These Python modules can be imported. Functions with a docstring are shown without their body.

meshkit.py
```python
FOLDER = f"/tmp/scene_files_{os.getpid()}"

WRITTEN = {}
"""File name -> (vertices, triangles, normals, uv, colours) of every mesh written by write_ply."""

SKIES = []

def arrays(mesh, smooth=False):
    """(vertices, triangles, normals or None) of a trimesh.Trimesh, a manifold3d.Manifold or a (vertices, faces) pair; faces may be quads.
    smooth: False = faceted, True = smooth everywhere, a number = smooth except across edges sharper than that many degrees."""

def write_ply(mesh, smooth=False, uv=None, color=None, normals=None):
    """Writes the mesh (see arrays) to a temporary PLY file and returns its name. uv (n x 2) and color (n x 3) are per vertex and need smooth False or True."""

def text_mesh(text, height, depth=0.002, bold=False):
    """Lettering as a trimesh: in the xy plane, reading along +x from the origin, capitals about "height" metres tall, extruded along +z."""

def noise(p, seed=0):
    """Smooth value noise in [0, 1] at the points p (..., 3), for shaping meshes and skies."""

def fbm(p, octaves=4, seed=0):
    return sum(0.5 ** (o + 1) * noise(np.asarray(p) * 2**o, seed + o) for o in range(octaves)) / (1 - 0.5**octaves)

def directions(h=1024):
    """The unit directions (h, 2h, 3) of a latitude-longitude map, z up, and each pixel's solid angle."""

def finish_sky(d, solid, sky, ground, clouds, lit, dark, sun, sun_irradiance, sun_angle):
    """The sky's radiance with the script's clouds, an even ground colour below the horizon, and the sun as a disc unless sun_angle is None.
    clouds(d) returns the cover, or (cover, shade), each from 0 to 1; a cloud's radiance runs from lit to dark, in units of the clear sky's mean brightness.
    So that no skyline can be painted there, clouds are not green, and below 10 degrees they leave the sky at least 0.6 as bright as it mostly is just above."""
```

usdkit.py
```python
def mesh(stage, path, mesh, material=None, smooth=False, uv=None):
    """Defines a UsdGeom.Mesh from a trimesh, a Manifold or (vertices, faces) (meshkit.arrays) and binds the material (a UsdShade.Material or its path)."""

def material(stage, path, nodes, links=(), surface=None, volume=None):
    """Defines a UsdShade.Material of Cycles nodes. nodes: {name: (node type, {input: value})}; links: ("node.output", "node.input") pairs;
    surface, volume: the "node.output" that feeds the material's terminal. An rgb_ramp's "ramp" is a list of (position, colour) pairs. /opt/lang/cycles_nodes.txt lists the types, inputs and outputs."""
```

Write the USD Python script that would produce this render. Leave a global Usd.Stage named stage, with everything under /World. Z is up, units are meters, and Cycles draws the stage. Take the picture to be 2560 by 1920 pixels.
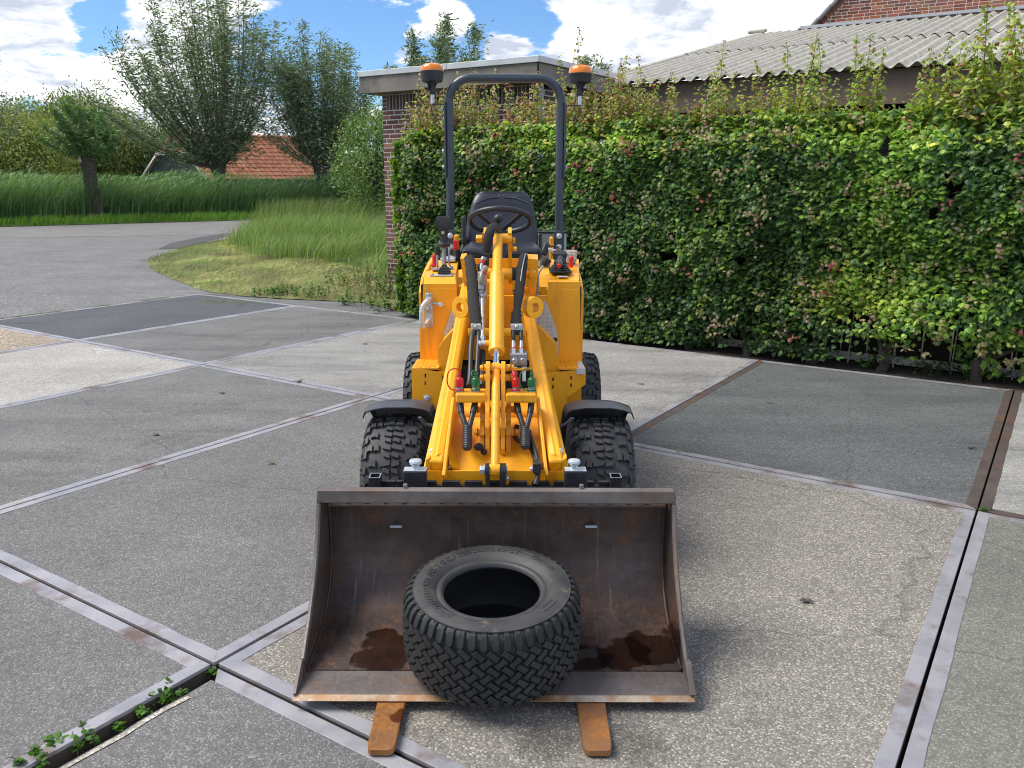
import math, random
import numpy as np, trimesh, usdkit, meshkit
from shapely.geometry import Polygon
from pxr import Usd, UsdGeom, UsdLux, UsdShade, Gf, Sdf, Vt

stage = Usd.Stage.CreateInMemory()
UsdGeom.SetStageUpAxis(stage, 'Z')
UsdGeom.Xform.Define(stage, '/World')
UsdGeom.Scope.Define(stage, '/World/Looks')
rng = np.random.default_rng(7)
random.seed(7)

# ---------------------------------------------------------------- camera, sky, sun, exposure
FPX, PITCH, CAMH, ROLL = 2093.0, .2388, 1.587, .0032
cp, sp = math.cos(PITCH), math.sin(PITCH)
EXPOSURE = 1.78
cam = UsdGeom.Camera.Define(stage, '/World/camera')
cam.CreateHorizontalApertureAttr(36.0)
cam.CreateVerticalApertureAttr(27.0)
cam.CreateFocalLengthAttr(FPX / 2560 * 36.0)
cam.CreateClippingRangeAttr(Gf.Vec2f(.05, 5000))
cam.CreateExposureAttr(EXPOSURE)
_r, _u, _f = np.array([1, 0, 0.]), np.array([0, sp, cp]), np.array([0, cp, -sp])
cr_, sr_ = math.cos(ROLL), math.sin(ROLL)
_r2, _u2 = cr_ * _r + sr_ * _u, -sr_ * _r + cr_ * _u
cam.AddTransformOp().Set(Gf.Matrix4d(*_r2, 0, *_u2, 0, *(-_f), 0, 0, 0, CAMH, 1))

SUN_EL, SUN_AZ = math.radians(54), math.radians(-86)      # azimuth from +y towards +x
sd = np.array([math.sin(SUN_AZ) * math.cos(SUN_EL), math.cos(SUN_AZ) * math.cos(SUN_EL), math.sin(SUN_EL)])
sun = UsdLux.DistantLight.Define(stage, '/World/sun')
sun.CreateIntensityAttr(0.38); sun.CreateAngleAttr(36.0); sun.CreateColorAttr(Gf.Vec3f(1, .95, .86))
sun.GetPrim().CreateAttribute('inputs:normalize', Sdf.ValueTypeNames.Bool).Set(True)
_sx = np.cross([0, 0, 1], sd); _sx /= np.linalg.norm(_sx); _sy = np.cross(sd, _sx)
sun.AddTransformOp().Set(Gf.Matrix4d(*_sx, 0, *_sy, 0, *sd, 0, 0, 0, 0, 1))

def pix_dir(px, py):
    d = np.array([(px - 1280) / FPX, cp - (py - 960) / FPX * sp, -(py - 960) / FPX * cp - sp]); return d / np.linalg.norm(d)
# clouds: noise cover on the sky direction, thinned out round two blue gaps
def sky_material():
    n = {'geo': ('texture_coordinate', {}),
         'sky': ('sky_texture', {'sky_type': 'single_scattering', 'sun_disc': False, 'sun_elevation': SUN_EL, 'sun_rotation': SUN_AZ, 'aerosol_density': .25, 'ozone_density': 2.5}),
         'sepv': ('separate_xyz', {}), 'zc': ('math', {'math_type': 'add', 'value2': .22}),
         'flat': ('vector_math', {'vector_math_type': 'divide'}), 'zz': ('combine_xyz', {}),
         'n1': ('noise_texture', {'scale': 2.9, 'detail': 10, 'roughness': .60, 'lacunarity': 2.1}),
         'n2': ('noise_texture', {'scale': 3.6, 'detail': 8, 'roughness': .62, 'distortion': .3}),
         'bg': ('background_shader', {"strength": .05})}
    n['flat'] = ('vector_math', {'math_type': 'divide'})
    l = [('geo.generated', 'sky.vector')] if False else []
    l += [('geo.generated', 'sepv.vector'), ('sepv.z', 'zc.value1'), ('zc.value', 'zz.x'), ('zc.value', 'zz.y')]
    n['one'] = ('value', {'value': 1.0})
    l += [('one.value', 'zz.z'), ('geo.generated', 'flat.vector1'), ('zz.vector', 'flat.vector2'), ('flat.vector', 'n1.vector'), ('flat.vector', 'n2.vector')]
    prev = 'n1.fac'
    for i, (px, py, w, amt) in enumerate(BLOBS):
        d = pix_dir(px, py)
        n[f'd{i}'] = ('vector_math', {'math_type': 'distance', 'vector2': tuple(d)})
        n[f'm{i}'] = ('map_range', {'range_type': 'smoothstep', 'from_min': 0., 'from_max': w, 'to_min': amt, 'to_max': 0., 'clamp': True})
        n[f'a{i}'] = ('math', {'math_type': 'add'})
        l += [('geo.generated', f'd{i}.vector1'), (f'd{i}.value', f'm{i}.value'), (prev, f'a{i}.value1'), (f'm{i}.result', f'a{i}.value2')]
        prev = f'a{i}.value'
    n['cov'] = ('map_range', {'range_type': 'smoothstep', 'from_min': .455, 'from_max': .545, 'to_min': 0., 'to_max': 1., 'clamp': True})
    n['shade'] = ('rgb_ramp', {'ramp': [(.0, CLOUD[0]), (.40, CLOUD[0]), (.50, CLOUD[1]), (.62, CLOUD[2]), (1, CLOUD[2])]})
    n['mixc'] = ('mix_color', {}); n['tone'] = ('mix_color', {'blend_type': 'multiply', 'fac': 1.0, 'b': (.54, .72, .94)})
    l += [(prev, 'cov.value'), ('n2.fac', 'shade.fac'), ('cov.result', 'mixc.fac'), ('sky.color', 'tone.a'), ('tone.result', 'mixc.a'), ('shade.color', 'mixc.b'), ('mixc.result', 'bg.color')]
    return usdkit.material(stage, '/World/Looks/sky', n, l, surface='bg.background')
BLOBS = [(830, 50, .17, -.30), (1340, 105, .06, -.24), (239, 13, .05, -.25), (262, 104, .05, -.22), (110, 247, .05, -.2), (1215, 15, .05, -.12), (1180, 165, .03, -.2), (1015, 110, .045, .20), (1125, 55, .04, .24), (1265, 120, .045, .20), (1480, 120, .09, .22), (1750, 50, .28, .16), (120, 120, .26, .12), (400, 300, .3, .1), (885, 95, .022, .16)]
CLOUD = [(9.3, 9.4, 9.6), (6.7, 6.9, 7.3), (3.7, 4.1, 4.9)]
dome = UsdLux.DomeLight.Define(stage, '/World/sky')
dome.CreateIntensityAttr(1.0)
UsdShade.MaterialBindingAPI.Apply(dome.GetPrim()).Bind(sky_material())

# ---------------------------------------------------------------- helpers
_used = {}
def path_of(name, parent=None):
    base = (str(parent.GetPath()) if parent is not None else '/World') + '/'
    k = _used.get(base + name, 0); _used[base + name] = k + 1
    return base + (name if k == 0 else f'{name}_{k:03d}')
def keys(p, label=None, cat=None, group=None, kind=None):
    for k, v in (('label', label), ('category', cat), ('group', group), ('kind', kind)):
        if v: p.SetCustomDataByKey(k, v)
    return p
def thing(name, label, cat, loc=(0, 0, 0), group=None, kind=None):
    x = UsdGeom.Xform.Define(stage, path_of(name)); x.AddTranslateOp().Set(Gf.Vec3d(*map(float, loc)))
    p = x.GetPrim(); _loc[str(p.GetPath())] = np.array(loc, float)
    return keys(p, label, cat, group, kind)
_loc = {}
def origin(p):
    """world position of the thing that a part belongs to (meshes are given in world coordinates)"""
    s = str(p.GetPath())
    while s and s not in _loc: s = s.rsplit('/', 1)[0]
    return _loc.get(s, np.zeros(3))
def vf(m):
    if isinstance(m, MB): m = m.mesh()
    if isinstance(m, tuple): return np.asarray(m[0], float), np.asarray(m[1], int)
    return np.asarray(m.vertices, float), np.asarray(m.faces, int)
def obj(name, m, mat, parent=None, smooth=False, tint=None, **kw):
    v, f = vf(m)
    if f.shape[1] == 4: f = np.vstack([f[:, [0, 1, 2]], f[:, [0, 2, 3]]])
    if parent is not None: v = v - origin(parent)
    p = usdkit.mesh(stage, path_of(name, parent), (v, f), M[mat] if isinstance(mat, str) else mat, smooth=smooth)
    if tint is not None:
        UsdGeom.PrimvarsAPI(p).CreatePrimvar('tint', Sdf.ValueTypeNames.Color3fArray, 'vertex').Set(Vt.Vec3fArray.FromNumpy(np.asarray(tint, np.float32)))
    if kw: keys(p.GetPrim(), **kw)
    return p.GetPrim()
def nrm(a): a = np.asarray(a, float); return a / max(np.linalg.norm(a), 1e-9)
_icos = trimesh.creation.icosphere(subdivisions=2)
class MB:
    """collects shapes into one mesh"""
    def __init__(s): s.v, s.f, s.n = [], [], 0
    def add(s, v, f):
        v = np.asarray(v, float); f = np.asarray(f, int)
        if f.shape[1] == 4: f = np.vstack([f[:, [0, 1, 2]], f[:, [0, 2, 3]]])
        s.v.append(v); s.f.append(f + s.n); s.n += len(v); return s
    def tm(s, m): return s.add(m.vertices, m.faces)
    def mesh(s): return np.vstack(s.v), np.vstack(s.f)
    def hull(s, pts):
        h = trimesh.convex.convex_hull(np.asarray(pts, float)); return s.tm(h)
    def frame(s, x, y, z, c, hx, hy, hz, bev):
        pts = []
        b = min(bev, hx * .9, hy * .9, hz * .9)
        for i in (-1, 1):
            for j in (-1, 1):
                for k in (-1, 1):
                    if b <= 0: pts.append((i * hx, j * hy, k * hz)); continue
                    pts += [(i * (hx - b), j * (hy - b), k * hz), (i * (hx - b), j * hy, k * (hz - b)), (i * hx, j * (hy - b), k * (hz - b))]
        return s.hull(np.asarray(pts) @ np.array([x, y, z]) + c)
    def box(s, lo, hi, bev=.004):
        lo, hi = np.array(lo, float), np.array(hi, float); h = (hi - lo) / 2
        return s.frame([1, 0, 0], [0, 1, 0], [0, 0, 1], (lo + hi) / 2, *h, bev)
    def beam(s, p, q, w, h, up=(0, 0, 1), bev=.004):
        """a box from p to q, w wide across, h deep along up"""
        p, q = np.array(p, float), np.array(q, float); d = nrm(q - p); x = nrm(np.cross(d, up)); u = np.cross(x, d)
        return s.frame(x, d, u, (p + q) / 2, w / 2, np.linalg.norm(q - p) / 2, h / 2, bev)
    def cyl(s, p, q, r, r2=None, n=20, bev=0.0):
        p, q = np.array(p, float), np.array(q, float); r2 = r if r2 is None else r2
        L = np.linalg.norm(q - p); d = (q - p) / L
        prof = [(0, 0), (r, 0), (r2, L), (0, L)] if not bev else [(0, 0), (r - bev, 0), (r, bev), (r2, L - bev), (r2 - bev, L), (0, L)]
        return s.lathe(prof, p, d, n)
    def lathe(s, prof, c, axis, n=24, phase=0.0):
        a = nrm(axis); x = nrm(np.cross(a, [.3, .2, .93] if abs(a[2]) < .9 else [0, 1, 0])); y = np.cross(a, x)
        t = np.arange(n) * 2 * np.pi / n + phase
        ring = np.cos(t)[:, None] * x + np.sin(t)[:, None] * y
        V = np.vstack([np.array(c) + r * ring + h * a for r, h in prof]); F = []
        for k in range(len(prof) - 1):
            i = np.arange(n); j = (i + 1) % n
            F += [np.stack([k * n + i, k * n + j, (k + 1) * n + j, (k + 1) * n + i], 1)]
        return s.add(V, np.vstack(F))
    def tube(s, pts, r, n=10, cap=True, flat=None):
        P = np.array(pts, float); m = len(P); r = np.broadcast_to(np.asarray(r, float), (m,))
        T = np.gradient(P, axis=0); T /= np.linalg.norm(T, axis=1)[:, None]
        x = nrm(np.cross(T[0], [0.13, 1, .27] if abs(T[0][1]) < .9 else [1, 0, .1])); V = []
        t = np.arange(n) * 2 * np.pi / n
        for k in range(m):
            x = nrm(x - T[k] * (x @ T[k])); y = np.cross(T[k], x)
            V.append(P[k] + r[k] * (np.cos(t)[:, None] * x + np.sin(t)[:, None] * y))
        V = np.vstack(V); i = np.arange(n); j = (i + 1) % n
        F = [np.stack([k * n + i, k * n + j, (k + 1) * n + j, (k + 1) * n + i], 1) for k in range(m - 1)]
        s.add(V, np.vstack(F))
        if cap:
            s.add(np.vstack([V[:n], P[:1]]), np.stack([j, i, np.full(n, n)], 1)); s.add(np.vstack([V[-n:], P[-1:]]), np.stack([i, j, np.full(n, n)], 1))
        return s
    def plate(s, pts, thick, holes=()):
        """a flat plate: its outline in 3-D, and the vector by which it is thick"""
        P = np.array(pts, float); th = np.array(thick, float); z = nrm(th); x = nrm(P[1] - P[0]); x = nrm(x - z * (x @ z)); y = np.cross(z, x); o = P[0]
        to2 = lambda q: np.stack([(np.array(q, float) - o) @ x, (np.array(q, float) - o) @ y], 1)
        pg = Polygon(to2(P), [to2(h) for h in holes]).buffer(0)
        for g in getattr(pg, 'geoms', [pg]):
            m = trimesh.creation.extrude_polygon(g, float(np.linalg.norm(th)), engine='earcut')
            v = np.array(m.vertices); s.add(o + v[:, :1] * x + v[:, 1:2] * y + v[:, 2:] * z, m.faces)
        return s
    def ball(s, c, r, sc=(1, 1, 1)): return s.add(_icos.vertices * r * np.array(sc) + np.array(c), _icos.faces)
    def bolt(s, c, axis, r=.012, h=.01):
        a = nrm(axis); c = np.array(c, float)
        s.lathe([(0, .002), (r * 1.45, .002), (r * 1.45, .0), (r * 1.45, .003), (0, .003)], c, a, 14)
        return s.lathe([(r, 0), (r, h * .85), (r * .85, h), (0, h)], c + a * .002, a, 6)
def arc(c, r, a0, a1, n, ex=(1, 0, 0), ey=(0, 0, 1)):
    t = np.linspace(a0, a1, n); return np.array(c, float) + r * (np.cos(t)[:, None] * np.array(ex) + np.sin(t)[:, None] * np.array(ey))
def spline(pts, n=24):
    from scipy.interpolate import CubicSpline
    P = np.array(pts, float); d = np.r_[0, np.cumsum(np.linalg.norm(np.diff(P, axis=0), axis=1))]
    return CubicSpline(d, P)(np.linspace(0, d[-1], n))
def at(px, py, Y):
    """the point at distance Y in front of the viewpoint that a measured direction runs through"""
    u, v = px - 1280, py - 960; u, v = cr_ * u + sr_ * v, -sr_ * u + cr_ * v
    d = np.array([u / FPX, cp - v / FPX * sp, -v / FPX * cp - sp]); return np.array([0, 0, CAMH]) + d * Y / d[1]
def atz(px, py, z=0.0):
    u, v = px - 1280, py - 960; u, v = cr_ * u + sr_ * v, -sr_ * u + cr_ * v
    d = np.array([u / FPX, cp - v / FPX * sp, -v / FPX * cp - sp]); return np.array([0, 0, CAMH]) + d * (z - CAMH) / d[2]

# ---------------------------------------------------------------- materials
M = {}
def mat(name, nodes, links, surface='p.BSDF'):
    M[name] = usdkit.material(stage, '/World/Looks/' + name, nodes, links, surface=surface)
def surf(name, ramp, scale=8, rough=.5, metallic=0., bump=0., bscale=None, detail=5, spec=.5, coat=0., ramp2=None, scale2=2., mix2=(.5, .62), bevel=0., dist=.004, extra=None, rrange=None):
    n = {'g': ('geometry', {}), 'n1': ('noise_texture', {'scale': scale, 'detail': detail, 'roughness': .62}), 'r1': ('rgb_ramp', {'ramp': ramp}),
         'p': ('principled_bsdf', {'roughness': rough, 'metallic': metallic, 'specular_ior_level': spec, 'coat_weight': coat, 'coat_roughness': .08, **(extra or {})})}
    l = [('g.position', 'n1.vector'), ('n1.fac', 'r1.fac')]
    col = 'r1.color'
    if ramp2:
        n['n2'] = ('noise_texture', {'scale': scale2, 'detail': 7, 'roughness': .66}); n['r2'] = ('rgb_ramp', {'ramp': ramp2}); n['mr'] = ('map_range', {'from_min': mix2[0], 'from_max': mix2[1], 'clamp': True}); n['mx'] = ('mix_color', {})
        l += [('g.position', 'n2.vector'), ('n2.fac', 'mr.value'), ('n1.fac', 'r2.fac'), ('mr.result', 'mx.fac'), (col, 'mx.a'), ('r2.color', 'mx.b')]; col = 'mx.result'
    if rrange:
        n['rr'] = ('map_range', {'from_min': .35, 'from_max': .65, 'to_min': rrange[0], 'to_max': rrange[1], 'clamp': True}); l += [('n1.fac', 'rr.value'), ('rr.result', 'p.roughness')]
    l += [(col, 'p.base_color')]
    nn = None
    if bevel: n['bv'] = ('bevel', {'radius': bevel, 'samples': 4}); nn = 'bv.bevel'
    if bump:
        n['n3'] = ('noise_texture', {'scale': bscale or scale * 4, 'detail': 4}); n['b'] = ('bump', {'strength': bump, 'distance': dist}); l += [('g.position', 'n3.vector'), ('n3.fac', 'b.height')]
        if nn: l.append((nn, 'b.normal'))
        nn = 'b.normal'
    if nn: l.append((nn, 'p.normal'))
    mat(name, n, l)
def c3(r, g=None, b=None): return (r, r, r) if g is None else (r, g, b)
def srgb(r, g, b):
    f = lambda x: (x / 255 / 12.92) if x / 255 < .04045 else ((x / 255 + .055) / 1.055) ** 2.4
    return (f(r), f(g), f(b))
def sc(c, k): return tuple(min(x * k, 1) for x in c)
def concrete(name, base, peb=None, vs=130., contrast=.5, streak=0., wet=False):
    """concrete with its aggregate showing: small stones of slightly different tone, larger stains, fine relief"""
    peb = peb or base
    n = {'g': ('geometry', {}), 'v': ('voronoi_texture', {'scale': vs, 'randomness': 1.0}), 'sep': ('separate_color', {}),
         'rp': ('rgb_ramp', {'ramp': [(0, sc(peb, 1 - contrast * .75)), (.45, sc(peb, 1 - contrast * .2)), (.8, sc(peb, 1 + contrast * .35)), (1, sc(peb, 1 + contrast * 1.5))]}),
         'ms': ('map_range', {'from_min': .25, 'from_max': .75, 'clamp': True}), 'mx': ('mix_color', {'b': sc(base, .62)}),
         'n1': ('noise_texture', {'scale': 1.1, 'detail': 8, 'roughness': .68}), 'r1': ('rgb_ramp', {'ramp': [(.25, c3(.72)), (.45, c3(.94)), (.6, c3(1.06)), (.78, c3(1.3))]}), 'm2': ('mix_color', {'blend_type': 'multiply', 'fac': 1.0}),
         'n2': ('noise_texture', {'scale': 26, 'detail': 6, 'roughness': .7}), 'r2': ('rgb_ramp', {'ramp': [(.3, c3(.82)), (.7, c3(1.15))]}), 'm3': ('mix_color', {'blend_type': 'multiply', 'fac': 1.0}),
         'n5': ('noise_texture', {'scale': 2.6, 'detail': 9, 'roughness': .72, 'distortion': .6}), 'r5': ('rgb_ramp', {'ramp': [(.30, c3(1.16)), (.40, c3(1.0)), (.60, c3(1.0)), (.68, c3(.74)), (.8, c3(.62))]}), 'm5': ('mix_color', {'blend_type': 'multiply', 'fac': 1.0}),
         'vc': ('voronoi_texture', {'feature': 'distance_to_edge', 'scale': .55, 'randomness': 1.0}), 'nd': ('noise_texture', {'scale': 4.0, 'detail': 5}), 'vm': ('mix_vector', {'fac': .12}), 'mc': ('map_range', {'from_min': .0, 'from_max': .0035, 'to_min': .55, 'to_max': 1., 'clamp': True}), 'm6': ('mix_color', {'blend_type': 'multiply', 'fac': .8}),
         'ad': ('math', {'math_type': 'add'}), 'b': ('bump', {'strength': .5, 'distance': .003, 'invert': True}), 'p': ('principled_bsdf', {'roughness': .82, 'specular_ior_level': .35})}
    l = [('g.position', 'v.vector'), ('v.color', 'sep.color'), ('sep.r', 'rp.fac'), ('v.distance', 'ms.value'), ('ms.result', 'mx.fac'), ('rp.color', 'mx.a'),
         ('g.position', 'n1.vector'), ('n1.fac', 'r1.fac'), ('mx.result', 'm2.a'), ('r1.color', 'm2.b'), ('g.position', 'n2.vector'), ('n2.fac', 'r2.fac'), ('m2.result', 'm3.a'), ('r2.color', 'm3.b'),
         ('v.distance', 'ad.value1'), ('n2.fac', 'ad.value2'), ('ad.value', 'b.height'), ('b.normal', 'p.normal')]
    l += [('g.position', 'n5.vector'), ('n5.fac', 'r5.fac'), ('m3.result', 'm5.a'), ('r5.color', 'm5.b'), ('g.position', 'nd.vector'), ('g.position', 'vm.a'), ('nd.color', 'vm.b'), ('vm.result', 'vc.vector'), ('vc.distance', 'mc.value'), ('m5.result', 'm6.a'), ('mc.result', 'm6.b')]
    out = 'm6.result'
    if streak:
        n['mp'] = ('mapping', {'rotation': (0, 0, .62), 'scale': (.45, 2.2, 1.)}); n['n4'] = ('noise_texture', {'scale': 1.4, 'detail': 6, 'roughness': .6}); n['r4'] = ('rgb_ramp', {'ramp': [(.32, c3(1 - streak)), (.5, c3(1.0)), (.7, c3(1 + streak * .5))]}); n['m4'] = ('mix_color', {'blend_type': 'multiply', 'fac': 1.0})
        l += [('g.position', 'mp.vector'), ('mp.vector', 'n4.vector'), ('n4.fac', 'r4.fac'), (out, 'm4.a'), ('r4.color', 'm4.b')]; out = 'm4.result'
    if wet:      # damp spots left under the hitch: each a stain with a shape of its own
        for i, (x, y, rad) in enumerate(wet):
            n[f'w{i}'] = ('vector_math', {'math_type': 'distance', 'vector2': (x, y, 0)}); n[f'wn{i}'] = ('math', {'math_type': 'multiply_add', 'value2': .12}); n[f'wm{i}'] = ('map_range', {'from_min': rad + .03, 'from_max': rad + .09, 'to_min': .0, 'to_max': 1., 'clamp': True}); n[f'wc{i}'] = ('mix_color', {})
            n[f'wd{i}'] = ('mix_color', {'blend_type': 'multiply', 'fac': 1.0, 'b': c3(.62)})
            l += [('g.position', f'w{i}.vector1'), ('n2.fac', f'wn{i}.value1'), (f'w{i}.value', f'wn{i}.value3'), (f'wn{i}.value', f'wm{i}.value'), (f'wm{i}.result', f'wc{i}.fac'), (out, f'wd{i}.a'), (f'wd{i}.result', f'wc{i}.a'), (out, f'wc{i}.b')]; out = f'wc{i}.result'
    l.append((out, 'p.base_color'))
    mat(name, n, l)

concrete('concrete_dark_blue', (.102, .104, .114), vs=160, contrast=.5)
concrete('concrete_grey', (.18, .18, .172), vs=150, contrast=.5, streak=.28)
concrete('concrete_streaked', (.31, .30, .28), vs=150, contrast=.4, streak=.35)
concrete('concrete_beige', (.42, .40, .365), vs=150, contrast=.4, streak=.12)
concrete('concrete_gravel', (.178, .175, .170), vs=165, contrast=.55)
concrete('concrete_green_grey', (.12, .127, .125), vs=140, contrast=.55, streak=.2)
concrete('concrete_olive', (.205, .20, .172), vs=160, contrast=.45)
concrete('concrete_pebble', (.23, .213, .185), peb=(.29, .268, .23), vs=140, contrast=.55, wet=[(.10, 2.12, .09), (.36, 2.10, .08)])
concrete('concrete_tan', (.33, .27, .2), peb=(.38, .31, .23), vs=70, contrast=.7)
concrete('asphalt', (.20, .197, .192), vs=70, contrast=1.0, streak=.12)
concrete('asphalt_old', (.225, .215, .205), vs=80, contrast=.7, streak=.15)
surf('steel_edge', [(.3, (.27, .265, .28)), (.6, (.35, .34, .36)), (.8, (.30, .27, .26))], scale=5, rough=.42, metallic=.35, bump=.12, bscale=160, ramp2=[(.2, (.13, .085, .065)), (.8, (.20, .145, .115))], scale2=3.2, mix2=(.52, .66), bevel=.003, rrange=(.38, .58))
surf('steel_edge_hedge_reflect', [(.3, (.085, .065, .06)), (.6, (.13, .10, .09)), (.8, (.17, .10, .06))], scale=6, rough=.5, metallic=.35, bump=.2, bscale=140, ramp2=[(.2, (.16, .07, .03)), (.8, (.22, .11, .05))], scale2=1.7, mix2=(.52, .66), bevel=.003)  # same steel edge, with the dark hedge reflection painted into its colour
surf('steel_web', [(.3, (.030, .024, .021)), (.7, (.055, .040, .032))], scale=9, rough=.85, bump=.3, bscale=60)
surf('soil', [(.3, (.028, .022, .016)), (.7, (.06, .046, .03))], scale=14, rough=.95, bump=.6, bscale=60, dist=.02)
surf('grassland', [(.3, (.03, .055, .012)), (.7, (.06, .10, .022))], scale=3, rough=.95, bump=.5, bscale=30, dist=.05)
surf('tar', [(.3, (.045, .045, .048)), (.7, (.075, .073, .072))], scale=6, rough=.85, bump=.3, bscale=60)
concrete('concrete_chipped', (.40, .37, .31), peb=(.46, .42, .35), vs=120, contrast=.5)
# ---------------------------------------------------------------- ground, asphalt, concrete slabs
D0, GA, GB, SU, SV = np.array([-4.4073, 8.3068]), np.array([.8358, -.5490]), np.array([-.5490, -.8358]), 2.01, 2.9686
def grid(u, v, z=0.0): p = D0 + SU * u * GA + SV * v * GB; return np.array([p[0], p[1], z])
def sheet(poly, z, nx=0):
    m = trimesh.creation.triangulate_polygon(Polygon(poly), engine='earcut') if nx == 0 else None
    return np.c_[m[0], np.full(len(m[0]), z)], m[1]
g = MB(); xs = np.r_[-600, -300, -150, np.arange(-80, 81, 8), 150, 300, 600]; ys = np.r_[-60, -20, np.arange(-4, 92, 8), 150, 300, 700]
X, Y = np.meshgrid(xs, ys); idx = np.arange(X.size).reshape(X.shape)
obj('ground', (np.c_[X.ravel(), Y.ravel(), np.full(X.size, -.16)], np.stack([idx[:-1, :-1].ravel(), idx[:-1, 1:].ravel(), idx[1:, 1:].ravel(), idx[1:, :-1].ravel()], 1)), 'grassland', kind='structure')
# bed under the slabs, seen in the joints
obj('paving_bed', sheet([grid(-1.0, -1.0)[:2] , grid(9, -1.0)[:2], grid(9, 3)[:2], grid(-1.0, 3)[:2]], -.085), 'soil', kind='structure')
obj('hedge_bed', sheet([grid(.9, -1.02)[:2], grid(9, -1.02)[:2], grid(9, -2.2)[:2], grid(.2, -2.2)[:2]], -.02), 'soil', kind='structure')
# asphalt drive and road in one sheet; the road's far edge runs past the reeds
obj('gutter_strip', sheet([grid(-1.0, -1.004)[:2], grid(1.1, -1.004)[:2], grid(1.1, -1.3)[:2], grid(-1.0, -1.3)[:2]], -.016), 'concrete_grey', kind='structure')
road_poly = [grid(-1.008, 3)[:2], grid(-1.008, -1.02)[:2], grid(-.5, -1.10)[:2], grid(-.4, -1.5)[:2], (-3.6, 13.2), (-2.5, 16), (-1.5, 20), (2, 26), (10, 31), (30, 38), (60, 44), (60, 49), (30, 46.5), (0, 40), (-6, 37.3), (-10.9, 34.0), (-17.3, 28.8), (-26, 21.5), (-40, 12), (-60, -5)]
obj('asphalt_drive', sheet(road_poly, -.012), 'asphalt', kind='structure')
obj('road', sheet([(-60, -1), (-40, 8.5), (-26, 15.5), (-14.2, 23.4), (-7.6, 25.6), (-2, 27.6), (10, 31), (30, 38), (60, 44), (60, 48.6), (30, 46.1), (0, 39.6), (-6, 36.9), (-10.9, 33.6), (-17.3, 28.4), (-26, 21.1), (-40, 11.6), (-60, -4.4)][::1], -.008), 'asphalt_old', kind='structure')
obj('tar_patch', sheet([tuple(atz(x, y)[:2]) for x, y in ((395, 622), (430, 606), (500, 592), (570, 582), (575, 588), (520, 602), (450, 620))], -.004), 'tar', kind='structure')
paving = UsdGeom.Xform.Define(stage, path_of('concrete_paving')).GetPrim(); keys(paving, kind='structure')
SLABS = {(-1, -1): 'concrete_dark_blue', (0, -1): 'concrete_grey', (1, -1): 'concrete_streaked', (2, -1): 'concrete_streaked', (3, -1): 'concrete_green_grey', (4, -1): 'concrete_streaked',
         (-2, 0): 'concrete_gravel', (-1, 0): 'concrete_tan', (0, 0): 'concrete_beige', (1, 0): 'concrete_grey', (2, 0): 'concrete_gravel', (3, 0): 'concrete_pebble', (4, 0): 'concrete_olive', (5, 0): 'concrete_grey', (5, -1): 'concrete_grey',
         (0, 1): 'concrete_grey', (1, 1): 'concrete_gravel', (2, 1): 'concrete_gravel', (3, 1): 'concrete_gravel', (4, 1): 'concrete_olive', (-1, 1): 'concrete_grey', (5, 1): 'concrete_gravel'}
SLABS.pop((-2, 0)); 
r_ = np.random.default_rng(3)
W_E = .052
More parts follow.
